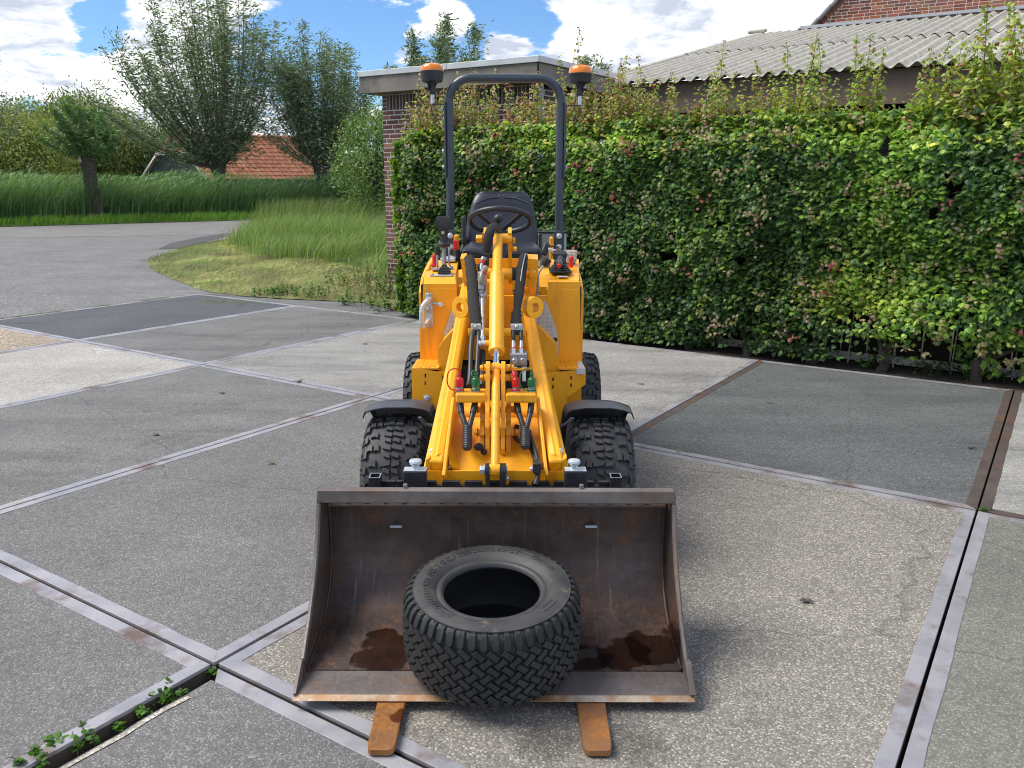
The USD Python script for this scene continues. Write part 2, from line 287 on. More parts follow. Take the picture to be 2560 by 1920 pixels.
def slab(u, v, m):
    gap_u, gap_v = .0065, .009
    c = [np.array([u + .0, v + .0]), np.array([u + 1., v]), np.array([u + 1., v + 1.]), np.array([u + 0., v + 1.])]
    P = np.array([grid(*q)[:2] for q in c]); ctr = P.mean(0)
    ins = lambda a, b: np.array([P[0] + GA * a[0] + GB * b[0], P[1] - GA * a[1] + GB * b[0], P[2] - GA * a[1] - GB * b[1], P[3] + GA * a[0] - GB * b[1]])
    left = .034 if (u, v) == (3, 1) else gap_u
    jit = r_.normal(0, .0016, 2); rot = r_.normal(0, .0008); z = float(r_.normal(0, .0012)); R = np.array([[1, -rot], [rot, 1]])
    tr = lambda Q: ((Q - ctr) @ R.T) + ctr + jit
    O = tr(ins((left, gap_u), (gap_v, gap_v))); I = tr(ins((left + W_E, gap_u + W_E), (gap_v + W_E, gap_v + W_E)))
    no_steel = {3} if (u, v) == (3, 1) else set()
    C = I.copy()
    rj = np.random.default_rng(100 + u * 7 + v); wob = lambda a, b: np.array([a + (b - a) * t_ + nrm([*(np.array([-(b - a)[1], (b - a)[0]])), 0])[:2] * rj.normal(0, .0017) for t_ in np.linspace(0, 1, 26)[1:-1]])
    IE = [np.vstack([I[k_][None], wob(I[k_], I[(k_ + 1) % 4]), I[(k_ + 1) % 4][None]]) for k_ in range(4)]
    if not (u, v) == (3, 1): C = np.vstack([e_[:-1] for e_ in IE])
    if no_steel:      # the broken edge without its steel angle
        n = 40; e = np.linspace(0, 1, n)[:, None]; a, b = O[3] * .985 + O[0] * .015, O[0]; a, b = O[3], O[0]
        rag = a + (b - a) * e + GA * (.002 + .055 * meshkit.fbm(np.c_[np.linspace(0, 16, n), np.zeros(n), np.zeros(n)], 4)[:, None] ** 1.3)
        C = np.vstack([I[1], I[2], rag[2:-3], ]); C = np.vstack([I[0] - GA * .02, I[1], I[2], I[3] - GA * .03, rag[1:-2]])
    mb = MB(); k = len(C)
    mb.plate(np.c_[C, np.full(k, z - .12)], (0, 0, .1195))
    s = obj('slab', mb, m, paving)
    if no_steel:
        ed = rag[1:-2]; wv = (.012 + .030 * meshkit.fbm(np.c_[np.linspace(0, 21, len(ed)), np.ones(len(ed)), np.zeros(len(ed))], 4, 3))[:, None]; k2 = len(ed); V = np.vstack([np.c_[ed - GA * .006, np.full(k2, z - .03)], np.c_[ed + GA * .002, np.full(k2, z - .001)], np.c_[ed + GA * wv, np.full(k2, z + .0022)]]); a_ = np.arange(k2 - 1)
        obj('chipped_edge', (V, np.vstack([np.stack([o_ + a_, o_ + k2 + a_, o_ + k2 + a_ + 1, o_ + a_ + 1], 1) for o_ in (0, k2)])), 'concrete_chipped', s)
        obj('joint_soil', (np.vstack([np.c_[rag + GA * .03, np.full(n, -.040)], np.c_[rag - GA * .07, np.full(n, -.045)]]), np.stack([np.arange(n - 1), np.arange(n - 1) + 1, n + np.arange(n - 1) + 1, n + np.arange(n - 1)], 1)), 'soil', s)
    for k in range(4):
        if k in no_steel: continue
        a, b = k, (k + 1) % 4
        poly = np.vstack([O[a][None], O[b][None], IE[k][::-1]])
        if no_steel and k in (0, 2):      # ends square beside the broken edge
            j = 0 if k == 0 else 3; poly = np.array([O[a], O[b], I[b], I[a]])
        e = MB(); e.plate(np.c_[poly, np.full(len(poly), z - .011)], (0, 0, .0125))
        browned = (v == -1 and u >= 3 and k in (1, 3) and not (u == 2 and k == 3)) or (u == 4 and v == -1)  # edges by the hedge get the steel with its reflection painted in
        obj('steel_edge', e, 'steel_edge_hedge_reflect' if browned else 'steel_edge', s)
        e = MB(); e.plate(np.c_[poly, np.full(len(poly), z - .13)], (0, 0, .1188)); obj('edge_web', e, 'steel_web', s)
    return s
for (u, v), m in SLABS.items(): slab(u, v, m)
# ---------------------------------------------------------------- loader: materials
def paint(name, col, rough=.40, dirt=(.20, .13, .05), amt=(.56, .74), coat=.12):
    n = {'g': ('geometry', {}), 'n1': ('noise_texture', {'scale': 5.5, 'detail': 8, 'roughness': .7}), 'mr': ('map_range', {'from_min': amt[0], 'from_max': amt[1], 'to_min': 0, 'to_max': .55, 'clamp': True}),
         'mps': ('mapping', {'scale': (9., 9., 1.1)}), 'ns': ('noise_texture', {'scale': 1.6, 'detail': 7, 'roughness': .7}), 'rs': ('rgb_ramp', {'ramp': [(.28, (.74, .68, .6)), (.45, c3(1.0)), (.75, c3(1.04))]}), 'ms': ('mix_color', {'blend_type': 'multiply', 'fac': 1.0}),
         'n2': ('noise_texture', {'scale': 85, 'detail': 5, 'roughness': .7}), 'chip': ('map_range', {'from_min': .695, 'from_max': .71, 'clamp': True}), 'mx': ('mix_color', {'a': col, 'b': dirt}), 'm2': ('mix_color', {'b': (.07, .05, .035)}),
         'rr': ('map_range', {'from_min': .3, 'from_max': .75, 'to_min': rough - .1, 'to_max': rough + .22, 'clamp': True}), 'bv': ('bevel', {'radius': .0035, 'samples': 4}),
         'bn': ('noise_texture', {'scale': 14, 'detail': 2}), 'b': ('bump', {'strength': .05, 'distance': .01}), 'p': ('principled_bsdf', {'coat_weight': coat, 'coat_roughness': .12})}
    l = [('g.position', 'n1.vector'), ('g.position', 'n2.vector'), ('n1.fac', 'mr.value'), ('mr.result', 'mx.fac'), ('n2.fac', 'chip.value'), ('chip.result', 'm2.fac'), ('mx.result', 'm2.a'), ('m2.result', 'ms.a'), ('g.position', 'mps.vector'), ('mps.vector', 'ns.vector'), ('ns.fac', 'rs.fac'), ('rs.color', 'ms.b'), ('ms.result', 'p.base_color'), ('n1.fac', 'rr.value'), ('rr.result', 'p.roughness'),
         ('g.position', 'bn.vector'), ('bn.fac', 'b.height'), ('bv.bevel', 'b.normal'), ('b.normal', 'p.normal')]
    mat(name, n, l)
paint('yellow_paint', (.88, .385, .006), dirt=(.62, .28, .02), amt=(.58, .8))
paint('yellow_worn', (.85, .37, .008), rough=.4, dirt=(.42, .22, .05), amt=(.54, .74), coat=.1)
paint('blue_grey_paint', (.030, .040, .056), rough=.34, dirt=(.07, .07, .07), amt=(.6, .8), coat=.3)
surf('black_rubber', [(.3, (.016, .016, .018)), (.55, (.026, .027, .030)), (.8, (.055, .050, .044))], scale=22, rough=.62, bump=.12, bscale=220, spec=.4, rrange=(.5, .75))
surf('tyre_rubber', [(.3, (.020, .021, .024)), (.55, (.032, .034, .038)), (.8, (.075, .066, .052))], scale=16, rough=.6, bump=.15, bscale=150, spec=.45, ramp2=[(.2, (.09, .07, .05)), (.8, (.13, .10, .07))], scale2=7, mix2=(.6, .8), rrange=(.48, .7))
surf('spare_sidewall', [(.3, (.026, .026, .027)), (.55, (.040, .039, .038)), (.75, (.075, .066, .055))], scale=9, rough=.6, bump=.1, bscale=120, ramp2=[(.2, (.17, .13, .085)), (.8, (.24, .17, .10))], scale2=11, mix2=(.61, .78), rrange=(.45, .7))
surf('spare_tread', [(.3, (.012, .013, .013)), (.55, (.019, .020, .020)), (.8, (.035, .033, .030))], scale=18, rough=.6, bump=.1, bscale=180, spec=.4)
surf('tyre_inside', [(.3, (.010, .011, .014)), (.7, (.018, .019, .024))], scale=20, rough=.55, bump=.1, bscale=90)
surf('black_plastic', [(.3, (.014, .014, .016)), (.7, (.026, .026, .029))], scale=12, rough=.42, bump=.06, bscale=300, bevel=.003)
surf('fender_plastic', [(.3, (.030, .034, .042)), (.7, (.06, .064, .074))], scale=9, rough=.38, bump=.05, bscale=200, bevel=.004, rrange=(.3, .5))
surf('black_sleeve', [(.3, (.007, .0065, .006)), (.7, (.016, .015, .014))], scale=30, rough=.85, bump=.35, bscale=420, dist=.002)
surf('black_hose', [(.3, (.013, .013, .014)), (.7, (.025, .025, .026))], scale=14, rough=.42, bump=.05)
surf('seat_vinyl', [(.3, (.013, .016, .024)), (.7, (.023, .027, .038))], scale=11, rough=.36, bump=.1, bscale=500, dist=.001, spec=.5)
surf('galvanised', [(.3, (.46, .50, .53)), (.6, (.60, .64, .68)), (.8, (.52, .53, .52))], scale=30, rough=.36, metallic=.5, bump=.05, bevel=.002, rrange=(.28, .48))
surf('bright_steel', [(.3, (.5, .5, .5)), (.7, (.68, .68, .66))], scale=20, rough=.28, metallic=.95, bevel=.0015)
surf('chrome', [(.3, (.75, .75, .75)), (.7, (.8, .8, .8))], scale=20, rough=.08, metallic=1.0)
surf('tread_plate', [(.3, (.46, .45, .46)), (.7, (.58, .57, .58))], scale=16, rough=.42, metallic=.25, rrange=(.35, .52))
surf('grey_block', [(.3, (.22, .235, .24)), (.7, (.30, .31, .32))], scale=10, rough=.45, metallic=.4, bevel=.003)
surf('beige_block', [(.3, (.36, .34, .27)), (.7, (.46, .44, .36))], scale=18, rough=.45, metallic=.5, bevel=.003)
surf('dark_steel', [(.3, (.022, .023, .027)), (.6, (.045, .045, .05)), (.8, (.10, .075, .06))], scale=24, rough=.42, metallic=.5, bump=.15, bevel=.003)
surf('red_plastic', [(.3, (.50, .012, .015)), (.7, (.62, .02, .02))], scale=9, rough=.38)
surf('green_plastic', [(.3, (.012, .11, .025)), (.7, (.02, .15, .04))], scale=9, rough=.42)
surf('white_sticker', [(.4, (.66, .66, .70)), (.62, (.74, .74, .76)), (.68, (.52, .53, .58))], scale=60, rough=.4)
surf('silver_tape', [(.3, (.55, .57, .6)), (.7, (.66, .68, .7))], scale=40, rough=.35, metallic=.4, bump=.15)
mat('amber_lens', {'p': ('principled_bsdf', {'base_color': (1.0, .27, .008), 'roughness': .12, 'transmission_weight': .25, 'ior': 1.45, 'coat_weight': .5, 'specular_ior_level': .6})}, [])
mat('clear_plastic', {'p': ('principled_bsdf', {'base_color': (.92, .95, .97), 'roughness': .08, 'transmission_weight': .75, 'ior': 1.45})}, [])
surf('smoke_panel', [(.3, (.26, .31, .30)), (.7, (.32, .37, .36))], scale=6, rough=.3, bevel=.004)
def rust_steel(name, base, rust, amt, metallic=.35, rough=.45, wet=()):
    n = {'g': ('geometry', {}), 'n1': ('noise_texture', {'scale': 3.2, 'detail': 10, 'roughness': .72}), 'r1': ('rgb_ramp', {'ramp': base}), 'n2': ('noise_texture', {'scale': 7.5, 'detail': 10, 'roughness': .75}), 'mr': ('map_range', {'from_min': amt[0], 'from_max': amt[1], 'clamp': True, 'to_max': .85}),
         'n3': ('noise_texture', {'scale': 60, 'detail': 6, 'roughness': .7}), 'r3': ('rgb_ramp', {'ramp': rust}), 'mx': ('mix_color', {}), 'sp': ('map_range', {'from_min': .72, 'from_max': .76, 'clamp': True, 'to_max': .5}), 'm2': ('mix_color', {'b': (.42, .40, .36)}),
         'mp': ('mapping', {'scale': (1., 1., 2.5)}), 'n4': ('noise_texture', {'scale': 2.6, 'detail': 7, 'roughness': .65}), 'nw': ('noise_texture', {'scale': 11, 'detail': 2.5}), 'r4': ('rgb_ramp', {'ramp': [(.3, c3(.72)), (.7, c3(1.28))]}), 'm4': ('mix_color', {'blend_type': 'multiply', 'fac': 1.0}),
         'rr': ('map_range', {'from_min': .3, 'from_max': .7, 'to_min': rough - .08, 'to_max': rough + .2, 'clamp': True}), 'bv': ('bevel', {'radius': .003, 'samples': 4}), 'b': ('bump', {'strength': .18, 'distance': .003}), 'p': ('principled_bsdf', {'metallic': metallic})}
    l = [('g.position', 'n1.vector'), ('g.position', 'n2.vector'), ('g.position', 'n3.vector'), ('n1.fac', 'r1.fac'), ('n2.fac', 'mr.value'), ('n3.fac', 'r3.fac'), ('mr.result', 'mx.fac'), ('r1.color', 'mx.a'), ('r3.color', 'mx.b'), ('n3.fac', 'sp.value'), ('sp.result', 'm2.fac'), ('mx.result', 'm2.a'),
         ('g.position', 'mp.vector'), ('mp.vector', 'n4.vector'), ('n4.fac', 'r4.fac'), ('m2.result', 'm4.a'), ('r4.color', 'm4.b'), ('n3.fac', 'rr.value'), ('n3.fac', 'b.height'), ('bv.bevel', 'b.normal'), ('b.normal', 'p.normal')]
    out, ro = 'm4.result', 'rr.result'
    l.append(('g.position', 'nw.vector'))
    n['mq'] = ('mapping', {'scale': (46., 2.2, 2.2)}); n['nq'] = ('noise_texture', {'scale': 1., 'detail': 5, 'roughness': .65}); n['qr'] = ('map_range', {'from_min': .60, 'from_max': .72, 'to_max': .38, 'clamp': True}); n['mqx'] = ('mix_color', {'b': (.27, .25, .235)}); l += [('g.position', 'mq.vector'), ('mq.vector', 'nq.vector'), ('nq.fac', 'qr.value'), ('qr.result', 'mqx.fac'), (out, 'mqx.a')]; out = 'mqx.result'
    for i, (x, y, z, rad) in enumerate(wet):
        n[f'w{i}'] = ('vector_math', {'math_type': 'distance', 'vector2': (x, y, z)}); n[f'wn{i}'] = ('math', {'math_type': 'multiply_add', 'value2': .22}); n[f'wm{i}'] = ('map_range', {'from_min': rad + .11, 'from_max': rad + .126, 'to_min': 1., 'to_max': 0., 'clamp': True})
        n[f'wd{i}'] = ('mix_color', {'blend_type': 'multiply', 'fac': 1.0, 'b': (.42, .30, .26)}); n[f'wc{i}'] = ('mix_color', {}); n[f'wr{i}'] = ('mix_float', {'b': .16})
        l += [('g.position', f'w{i}.vector1'), ('nw.fac', f'wn{i}.value1'), (f'w{i}.value', f'wn{i}.value3'), (f'wn{i}.value', f'wm{i}.value'), (out, f'wd{i}.a'), (f'wm{i}.result', f'wc{i}.fac'), (out, f'wc{i}.a'), (f'wd{i}.result', f'wc{i}.b'), (f'wm{i}.result', f'wr{i}.fac'), (ro, f'wr{i}.a')]
        out, ro = f'wc{i}.result', f'wr{i}.result'
    l += [(out, 'p.base_color'), (ro, 'p.roughness')]
    mat(name, n, l)
rust_steel('bucket_steel', [(.3, (.044, .033, .032)), (.5, (.080, .057, .050)), (.7, (.135, .110, .104))], [(.3, (.11, .050, .030)), (.7, (.18, .095, .05))], (.48, .66), metallic=.45, rough=.38, wet=[(-.42, 2.50, .07, .085), (.36, 2.47, .07, .075), (.50, 2.52, .08, .09), (.25, 2.44, .06, .05)])
rust_steel('bucket_flange', [(.3, (.10, .085, .08)), (.5, (.15, .125, .115)), (.7, (.22, .20, .19))], [(.3, (.16, .09, .05)), (.7, (.22, .13, .075))], (.52, .68), metallic=.4)
rust_steel('bucket_edge', [(.3, (.20, .12, .06)), (.5, (.42, .36, .28)), (.7, (.5, .45, .38))], [(.3, (.24, .10, .03)), (.7, (.34, .16, .05))], (.42, .56), metallic=.3)
rust_steel('fork_steel', [(.3, (.17, .065, .022)), (.5, (.24, .105, .038)), (.7, (.17, .11, .08))], [(.3, (.30, .11, .018)), (.7, (.38, .16, .035))], (.45, .60), metallic=.3, wet=[(-.335, 2.22, .02, .012)])

# ---------------------------------------------------------------- tyres
def tyre_profile(R, W, rb):
    """half cross-section of the outer casing from bead to bead, as (radius, across)"""
    w = W / 2
    return [(rb - .012, -w * .80), (rb, -w * .88), (rb + .012, -w * .90), (rb + (R - rb) * .35, -w * 1.0), (rb + (R - rb) * .6, -w * 1.02), (R - .032, -w * .97), (R - .014, -w * .86), (R - .006, -w * .6), (R - .002, -w * .3), (R, 0),
            (R - .002, w * .3), (R - .006, w * .6), (R - .014, w * .86), (R - .032, w * .97), (rb + (R - rb) * .6, w * 1.02), (rb + (R - rb) * .35, w * 1.0), (rb + .012, w * .90), (rb, w * .88), (rb - .012, w * .80)]
def crown(R, W, t):
    w = W / 2; a = np.abs(np.asarray(t, float)) / w
    return np.interp(a, [0, .3, .6, .86, .97, 1.02], [R, R - .002, R - .006, R - .014, R - .032, R - .055])
def lug(mb, outline, R, W, h, basis, taper=.0014, ang0=0.0, cr=None):
    """a tread block: outline of (along the circumference, across) in metres, standing h proud of the casing"""
    P = np.array(outline, float); c = P.mean(0); k = len(P); C, ax, e1, e2 = basis
    def put(Q, dh):
        th = ang0 + Q[:, 0] / R; r = (cr or crown)(R, W, Q[:, 1]) + dh; wv = np.clip(Q[:, 1], -W / 2 * 1.01, W / 2 * 1.01)
        return C + (np.cos(th) * r)[:, None] * e1 + (np.sin(th) * r)[:, None] * e2 + wv[:, None] * ax
    d = P - c; L = np.linalg.norm(d, axis=1, keepdims=True); T = c + d * np.maximum(1 - taper / np.maximum(L, 1e-6) * 1.6, .5)
    B, Tp = put(P, -.003), put(T, h); M2 = put(P, h - .0022)
    i = np.arange(k); j = (i + 1) % k
    V = np.vstack([B, M2, Tp, put(c[None], h)])
    mb.add(V, np.vstack([np.stack([i, j, k + j], 1), np.stack([i, k + j, k + i], 1), np.stack([k + i, k + j, 2 * k + j], 1), np.stack([k + i, 2 * k + j, 2 * k + i], 1), np.stack([2 * k + i, 2 * k + j, np.full(k, 3 * k)], 1)]))
def wheel_tyre(C, R, W, phase, flip=1):
    C = np.array(C, float); ax, e1, e2 = np.array([1., 0, 0]), np.array([0, -1., 0]), np.array([0, 0, 1.]); bs = (C, ax, e1, e2)
    mb = MB(); Rc = R - .012
    mb.lathe([(r, w) for r, w in tyre_profile(Rc, W, .150)], C, ax, 64)
    N = 13; p = 2 * np.pi * R / N; w = W / 2
    rect = lambda s, t, a, b, sk=0.: [(s - a / 2 - sk, t - b / 2), (s + a / 2 - sk, t - b / 2), (s + a / 2 + sk, t + b / 2), (s - a / 2 + sk, t + b / 2)]
    for k in range(N):
        a0 = phase + k * 2 * np.pi / N
        L = lambda o, h=.012: lug(mb, o, R - .012, W, h, bs, ang0=a0)
        for half in (0, 1):                     # centre rows: a pair, then a long and a short block
            s0 = half * p / 2; m = 1 if (k + half) % 2 else -1
            L(rect(s0, m * .020, .021, .034, .004 * m)); L(rect(s0, -m * .024, .021, .046, .004 * m))
            L(rect(s0 + p * .25, -.018, .020, .028, -.004)); L(rect(s0 + p * .25, .018, .020, .028, -.004))
        for sd_ in (-1, 1):
            sh = p * .22 if sd_ > 0 else 0
            t0 = sd_ * .078                      # intermediate: a pentagon, then two chevrons
            L([(sh - .017, t0 - sd_ * .016), (sh + .015, t0 - sd_ * .016), (sh + .019, t0), (sh + .012, t0 + sd_ * .017), (sh - .014, t0 + sd_ * .015), (sh - .010, t0)][::sd_])
            for q in (0, 1):
                tq = t0 + sd_ * (q - .5) * .028
                L([(sh + p / 2 - .019, tq - .011), (sh + p / 2 - .013, tq), (sh + p / 2 - .019, tq + .011), (sh + p / 2 + .014, tq + .011), (sh + p / 2 + .021, tq), (sh + p / 2 + .014, tq - .011)])
            for half in (0, 1):                  # shoulder lugs with their slot: two prongs joined at the inside
                s1 = sh + p * (.27 + half * .5); t1 = sd_ * w * .93
                L([(s1 - .016, t1 - sd_ * .020), (s1 + .016, t1 - sd_ * .020), (s1 + .018, t1 - sd_ * .006), (s1 - .018, t1 - sd_ * .006)][::sd_], .014)
                L([(s1 - .018, t1 - sd_ * .006), (s1 - .005, t1 - sd_ * .006), (s1 - .004, t1 + sd_ * .011), (s1 - .014, t1 + sd_ * .011)][::sd_], .014)
                L([(s1 + .005, t1 - sd_ * .006), (s1 + .018, t1 - sd_ * .006), (s1 + .014, t1 + sd_ * .011), (s1 + .004, t1 + sd_ * .011)][::sd_], .014)
    return mb
# ---------------------------------------------------------------- compact loader
MX = -.058
loader = thing('compact_loader', 'small yellow articulated wheel loader with roll bar parked on the concrete slabs', 'loader', (MX, 4.1, 0))
def P(name, m, mt, parent=None, smooth=30, **kw): return obj(name, m, mt, parent or loader, smooth=smooth, **kw)
def fr(x0, y0, s): return lambda x, y, Y: at(x0 + x / s, y0 + y / s, Y)
zm, z2, za, zb, zc_, zd_, ze, zf, zg = fr(960, 440, 3.6867), fr(860, 840, 2.765), fr(1040, 560, 5.53), fr(1040, 840, 4.1475), fr(860, 980, 6.38), fr(1340, 980, 6.38), fr(1030, 130, 4.424), fr(1030, 520, 5.185), fr(1320, 560, 5.925)
def sub_x(name, parent=None):
    x = UsdGeom.Xform.Define(stage, path_of(name, parent or loader)); return x.GetPrim()
# wheels
AX_F, AX_R, RW, WW = 3.52, 4.93, .295, .265
for (yy, sgn, ph) in ((AX_F, -1, .1), (AX_F, 1, .34), (AX_R, -1, .2), (AX_R, 1, .05)):
    w = sub_x('wheel'); cx = MX + sgn * .442
    obj('tyre', wheel_tyre((cx, yy, RW - .006), RW, WW, ph, sgn), 'tyre_rubber', w, smooth=34)
    m = MB(); m.lathe([(.0, .03), (.06, .03), (.075, .045), (.118, .06), (.135, .10), (.152, .108), (.152, -.108), (.135, -.10), (.13, 0), (.0, 0)], (cx, yy, RW - .006), (sgn, 0, 0), 40)
    obj('rim', m, 'yellow_worn', w, smooth=40)
m = MB(); m.cyl((MX - .36, AX_F, .28), (MX + .36, AX_F, .28), .06); m.box((MX - .17, 3.05, .17), (MX + .17, 3.95, .36), .01); P('front_frame', m, 'dark_steel')
m = MB(); m.cyl((MX - .36, AX_R, .28), (MX + .36, AX_R, .28), .06); m.box((MX - .2, 4.1, .17), (MX + .2, 5.4, .5), .01); P('rear_frame', m, 'dark_steel')
# mudguards over the front wheels
for sgn in (-1, 1):
    cx = MX + sgn * .435; cs = np.array([(-.148, -.040), (-.142, -.020), (-.120, -.006), (-.06, .004), (.05, .003), (.10, -.006), (.140, -.020), (.150, -.048)]) if sgn > 0 else np.array([(-.150, -.048), (-.140, -.020), (-.10, -.006), (-.05, .003), (.06, .004), (.120, -.006), (.142, -.020), (.148, -.040)])
    V, F = [], []; na = 18; k = len(cs)
    for t, dr in ((0, 0), (1, -.005)):
        for a in np.linspace(math.radians(11), math.radians(-78), na):
            for x, dz in cs:
                rr = .350 + dz + dr; V.append((cx + x * (1 if t == 0 else .975), AX_F - math.sin(a) * rr, RW + math.cos(a) * rr))
    V = np.array(V); n0 = na * k; I = np.arange(na * k).reshape(na, k)
    for o in (0, n0): F.append(np.stack([I[:-1, :-1].ravel() + o, I[:-1, 1:].ravel() + o, I[1:, 1:].ravel() + o, I[1:, :-1].ravel() + o], 1))
    F.append(np.stack([I[0, :-1], I[0, 1:], I[0, 1:] + n0, I[0, :-1] + n0], 1)); F.append(np.stack([I[:-1, 0], I[1:, 0], I[1:, 0] + n0, I[:-1, 0] + n0], 1)); F.append(np.stack([I[:-1, -1], I[1:, -1], I[1:, -1] + n0, I[:-1, -1] + n0], 1))
    fd = P('mudguard', (V, np.vstack(F)), 'fender_plastic', smooth=40)
    zz = zc_ if sgn < 0 else zd_; pts = [(1200, 400), (1290, 510), (1440, 540)] if sgn < 0 else [(590, 410), (510, 490), (360, 560)]
    m = MB(); q = [zz(x, y, 3.36) for x, y in pts]
    for a, b in zip(q[:-1], q[1:]): m.beam(a, b, .055, .011, (0, .25, 1), .002)
    e = q[-1]; m.beam(e, e + np.array([sgn * -.004, .0, -.1]), .05, .008, (1, 0, 0), .002)
    obj('bracket', m, 'fender_plastic', fd)

# ---- front lift arm
def mir(p): return np.array([2 * MX - p[0], p[1], p[2]])
for sgn in (-1, 1):
    if sgn < 0: b0, b1 = zb(213, 1395, 2.97), zb(445, 40, 3.74)
    else: b0, b1 = zb(1452, 1395, 2.97), zb(1205, 40, 3.74)
    d = nrm(b1 - b0); b2 = b1 + d * .42
    m = MB(); m.beam(b0, b2, .052, .095, (0, -.55, .85), .006)
    arm = P('lift_arm', m, 'yellow_paint')
    # folded cover plate with its bolts on the outer half of the arm
    up = nrm(np.cross(np.cross(d, (0, -.55, .85)), d)); side = nrm(np.cross(d, up)) * (1 if np.cross(d, up)[0] * sgn > 0 else -1)
    m = MB(); a = b0 + side * .012 + up * .047; ln = np.linalg.norm(b1 - b0)
    rg0, rg1 = a - side * .014 + d * .03, a - side * .014 + d * (ln + .1); og0, og1 = a + side * .036 - up * .040 + d * .0, a + side * .012 - up * .030 + d * (ln + .1); in0, in1 = a - side * .034 - up * .006 + d * .05, a - side * .030 - up * .004 + d * (ln + .1)
    m.hull([p + q for p in (rg0, rg1, og0, og1) for q in (up * 0, up * .006)]); m.hull([p + q for p in (rg0, rg1, in0, in1) for q in (up * -.0005, up * .0055)]); obj('cover_plate', m, 'yellow_paint', arm, smooth=False)
    for t in (.055, .70):
        m = MB(); m.bolt(a + side * (.011 - .011 * t) + d * (ln * t + .02) + up * (-.0135 + .004 * t), nrm(up + side * .8), .009, .009); obj('bolt', m, 'galvanised', arm)
    # inner flange
    i0, i1 = (zb(292, 1500, 2.93), zb(392, 690, 3.22)) if sgn < 0 else (zb(1352, 1500, 2.93), zb(1262, 690, 3.22))
    m = MB(); m.beam(i0, i1, .013, .075, (0, -.6, .8), .002); obj('flange', m, 'yellow_worn', arm)
    # lug at the upper end
    c = za(668, 1145, 3.72) if sgn < 0 else za(1590, 1145, 3.72)
    th = np.linspace(0, 2 * np.pi, 28, endpoint=False); ring = [c + .046 * np.array([0, math.cos(t), math.sin(t)]) for t in th]; hole = [c + .020 * np.array([0, math.cos(t), math.sin(t)]) for t in th]
    m = MB(); rot = nrm((.55 * -sgn, 1, 0)); ring = [c + .048 * (math.cos(t) * np.array([.80 * sgn, .6, 0]) + math.sin(t) * np.array([0, 0, 1.])) for t in th]; hole = [c + .021 * (math.cos(t) * np.array([.80 * sgn, .6, 0]) + math.sin(t) * np.array([0, 0, 1.])) for t in th]
    m.plate(ring, nrm((.6, -.8 * sgn, 0)) * .03 * (1 if sgn > 0 else -1), [hole]); obj('lifting_eye', m, 'yellow_paint', arm, smooth=30)
# cross plate, sloped plate, torque tube
pl = [zb(345, 1392, 3.0), zb(1312, 1392, 3.0), zb(1255, 930, 3.42), zb(400, 930, 3.42)]
m = MB(); m.plate(pl, (0, .004, -.008)); q = [zb(480, 1150, 3.2), zb(480, 1150, 3.2)]
P('sloped_plate', m, 'yellow_paint')
for sgn in (-1, 1):
    k = [zb(345, 1385, 2.985), zb(440, 1385, 2.985), zb(520, 935, 3.40), zb(390, 935, 3.36)] if sgn < 0 else [zb(1312, 1385, 2.985), zb(1215, 1385, 2.985), zb(1150, 935, 3.40), zb(1262, 935, 3.36)]
    lift = np.array([0, -.02, .035]); m = MB()
    V = np.array([k[0] + lift, k[1], k[2], k[3] + lift]); V = np.vstack([V, V + np.array([0, .012, -.02])]); m.hull(V); P('gusset_plate', m, 'yellow_paint', smooth=False)
m = MB(); m.plate([zb(118, 1400, 2.955), zb(1545, 1400, 2.955), zb(1540, 1640, 2.93), zb(120, 1640, 2.93)], (0, .01, 0)); P('front_plate', m, 'yellow_worn', smooth=False)
for sgn in (-1, 1):
    x0, x1 = (100, 145) if sgn < 0 else (1515, 1562)
    m = MB(); m.plate([zb(x0 + (0 if sgn < 0 else 0), 1290, 2.96), zb(x1, 1250, 2.97), zb(x1, 1600, 2.92), zb(x0, 1600, 2.92)], (0, .05, 0)); P('side_plate', m, 'yellow_worn', smooth=False)
m = MB(); m.cyl(zb(385, 822, 3.30), zb(1265, 822, 3.30), .0355, n=32); P('torque_tube', m, 'yellow_paint', smooth=40)
# coupler boxes with their quick couplers
for x0, x1 in ((408, 726), (930, 1250)):
    a, b = zb(x0, 600, 3.11), zb(x1, 697, 3.11); m = MB(); m.box((a[0], 3.11, b[2]), (b[0], 3.2, a[2]), .006); P('coupler_box', m, 'yellow_worn', smooth=False)
topz = zb(500, 600, 3.11)[2]
for x, col, loop in ((448, 'red_plastic', -1), (616, 'green_plastic', 0), (1035, 'red_plastic', 0), (1200, 'green_plastic', -1)):
    c = zb(x, 585, 3.125); c = np.array([c[0], 3.15, topz]); m = MB(); m.lathe([(0, 0), (.0175, 0), (.0175, .010), (.0135, .012), (.0135, .022), (.0, .022)], c, (0, 0, 1), 18); k = P('hydraulic_coupler', m, 'grey_block', smooth=40)
    m = MB(); m.lathe([(.0185, .006), (.0185, .011), (0, .011)], c, (0, 0, 1), 18); m.lathe([(0, .02), (.0145, .02), (.0155, .026), (.0155, .048), (.012, .053), (.0065, .056), (.0055, .064), (.0075, .066), (.0065, .074), (.0015, .082), (0, .083)], c, (0, 0, 1), 20)
    if loop: lp = spline([c + (0, 0, .07), c + (-.012, -.01, .092), c + (-.034, -.016, .088), c + (-.046, -.018, .058), c + (-.040, -.018, .022), c + (-.018, -.016, .008)], 22)
    else: lp = spline([c + (0, 0, .076), c + (-.012, -.012, .082), c + (-.010, -.022, .064), c + (.006, -.022, .060), c + (.010, -.019, .03), c + (.004, -.018, .01)], 20)
    m.tube(lp, .0026, 7); obj('dust_cap', m, col, k, smooth=40)
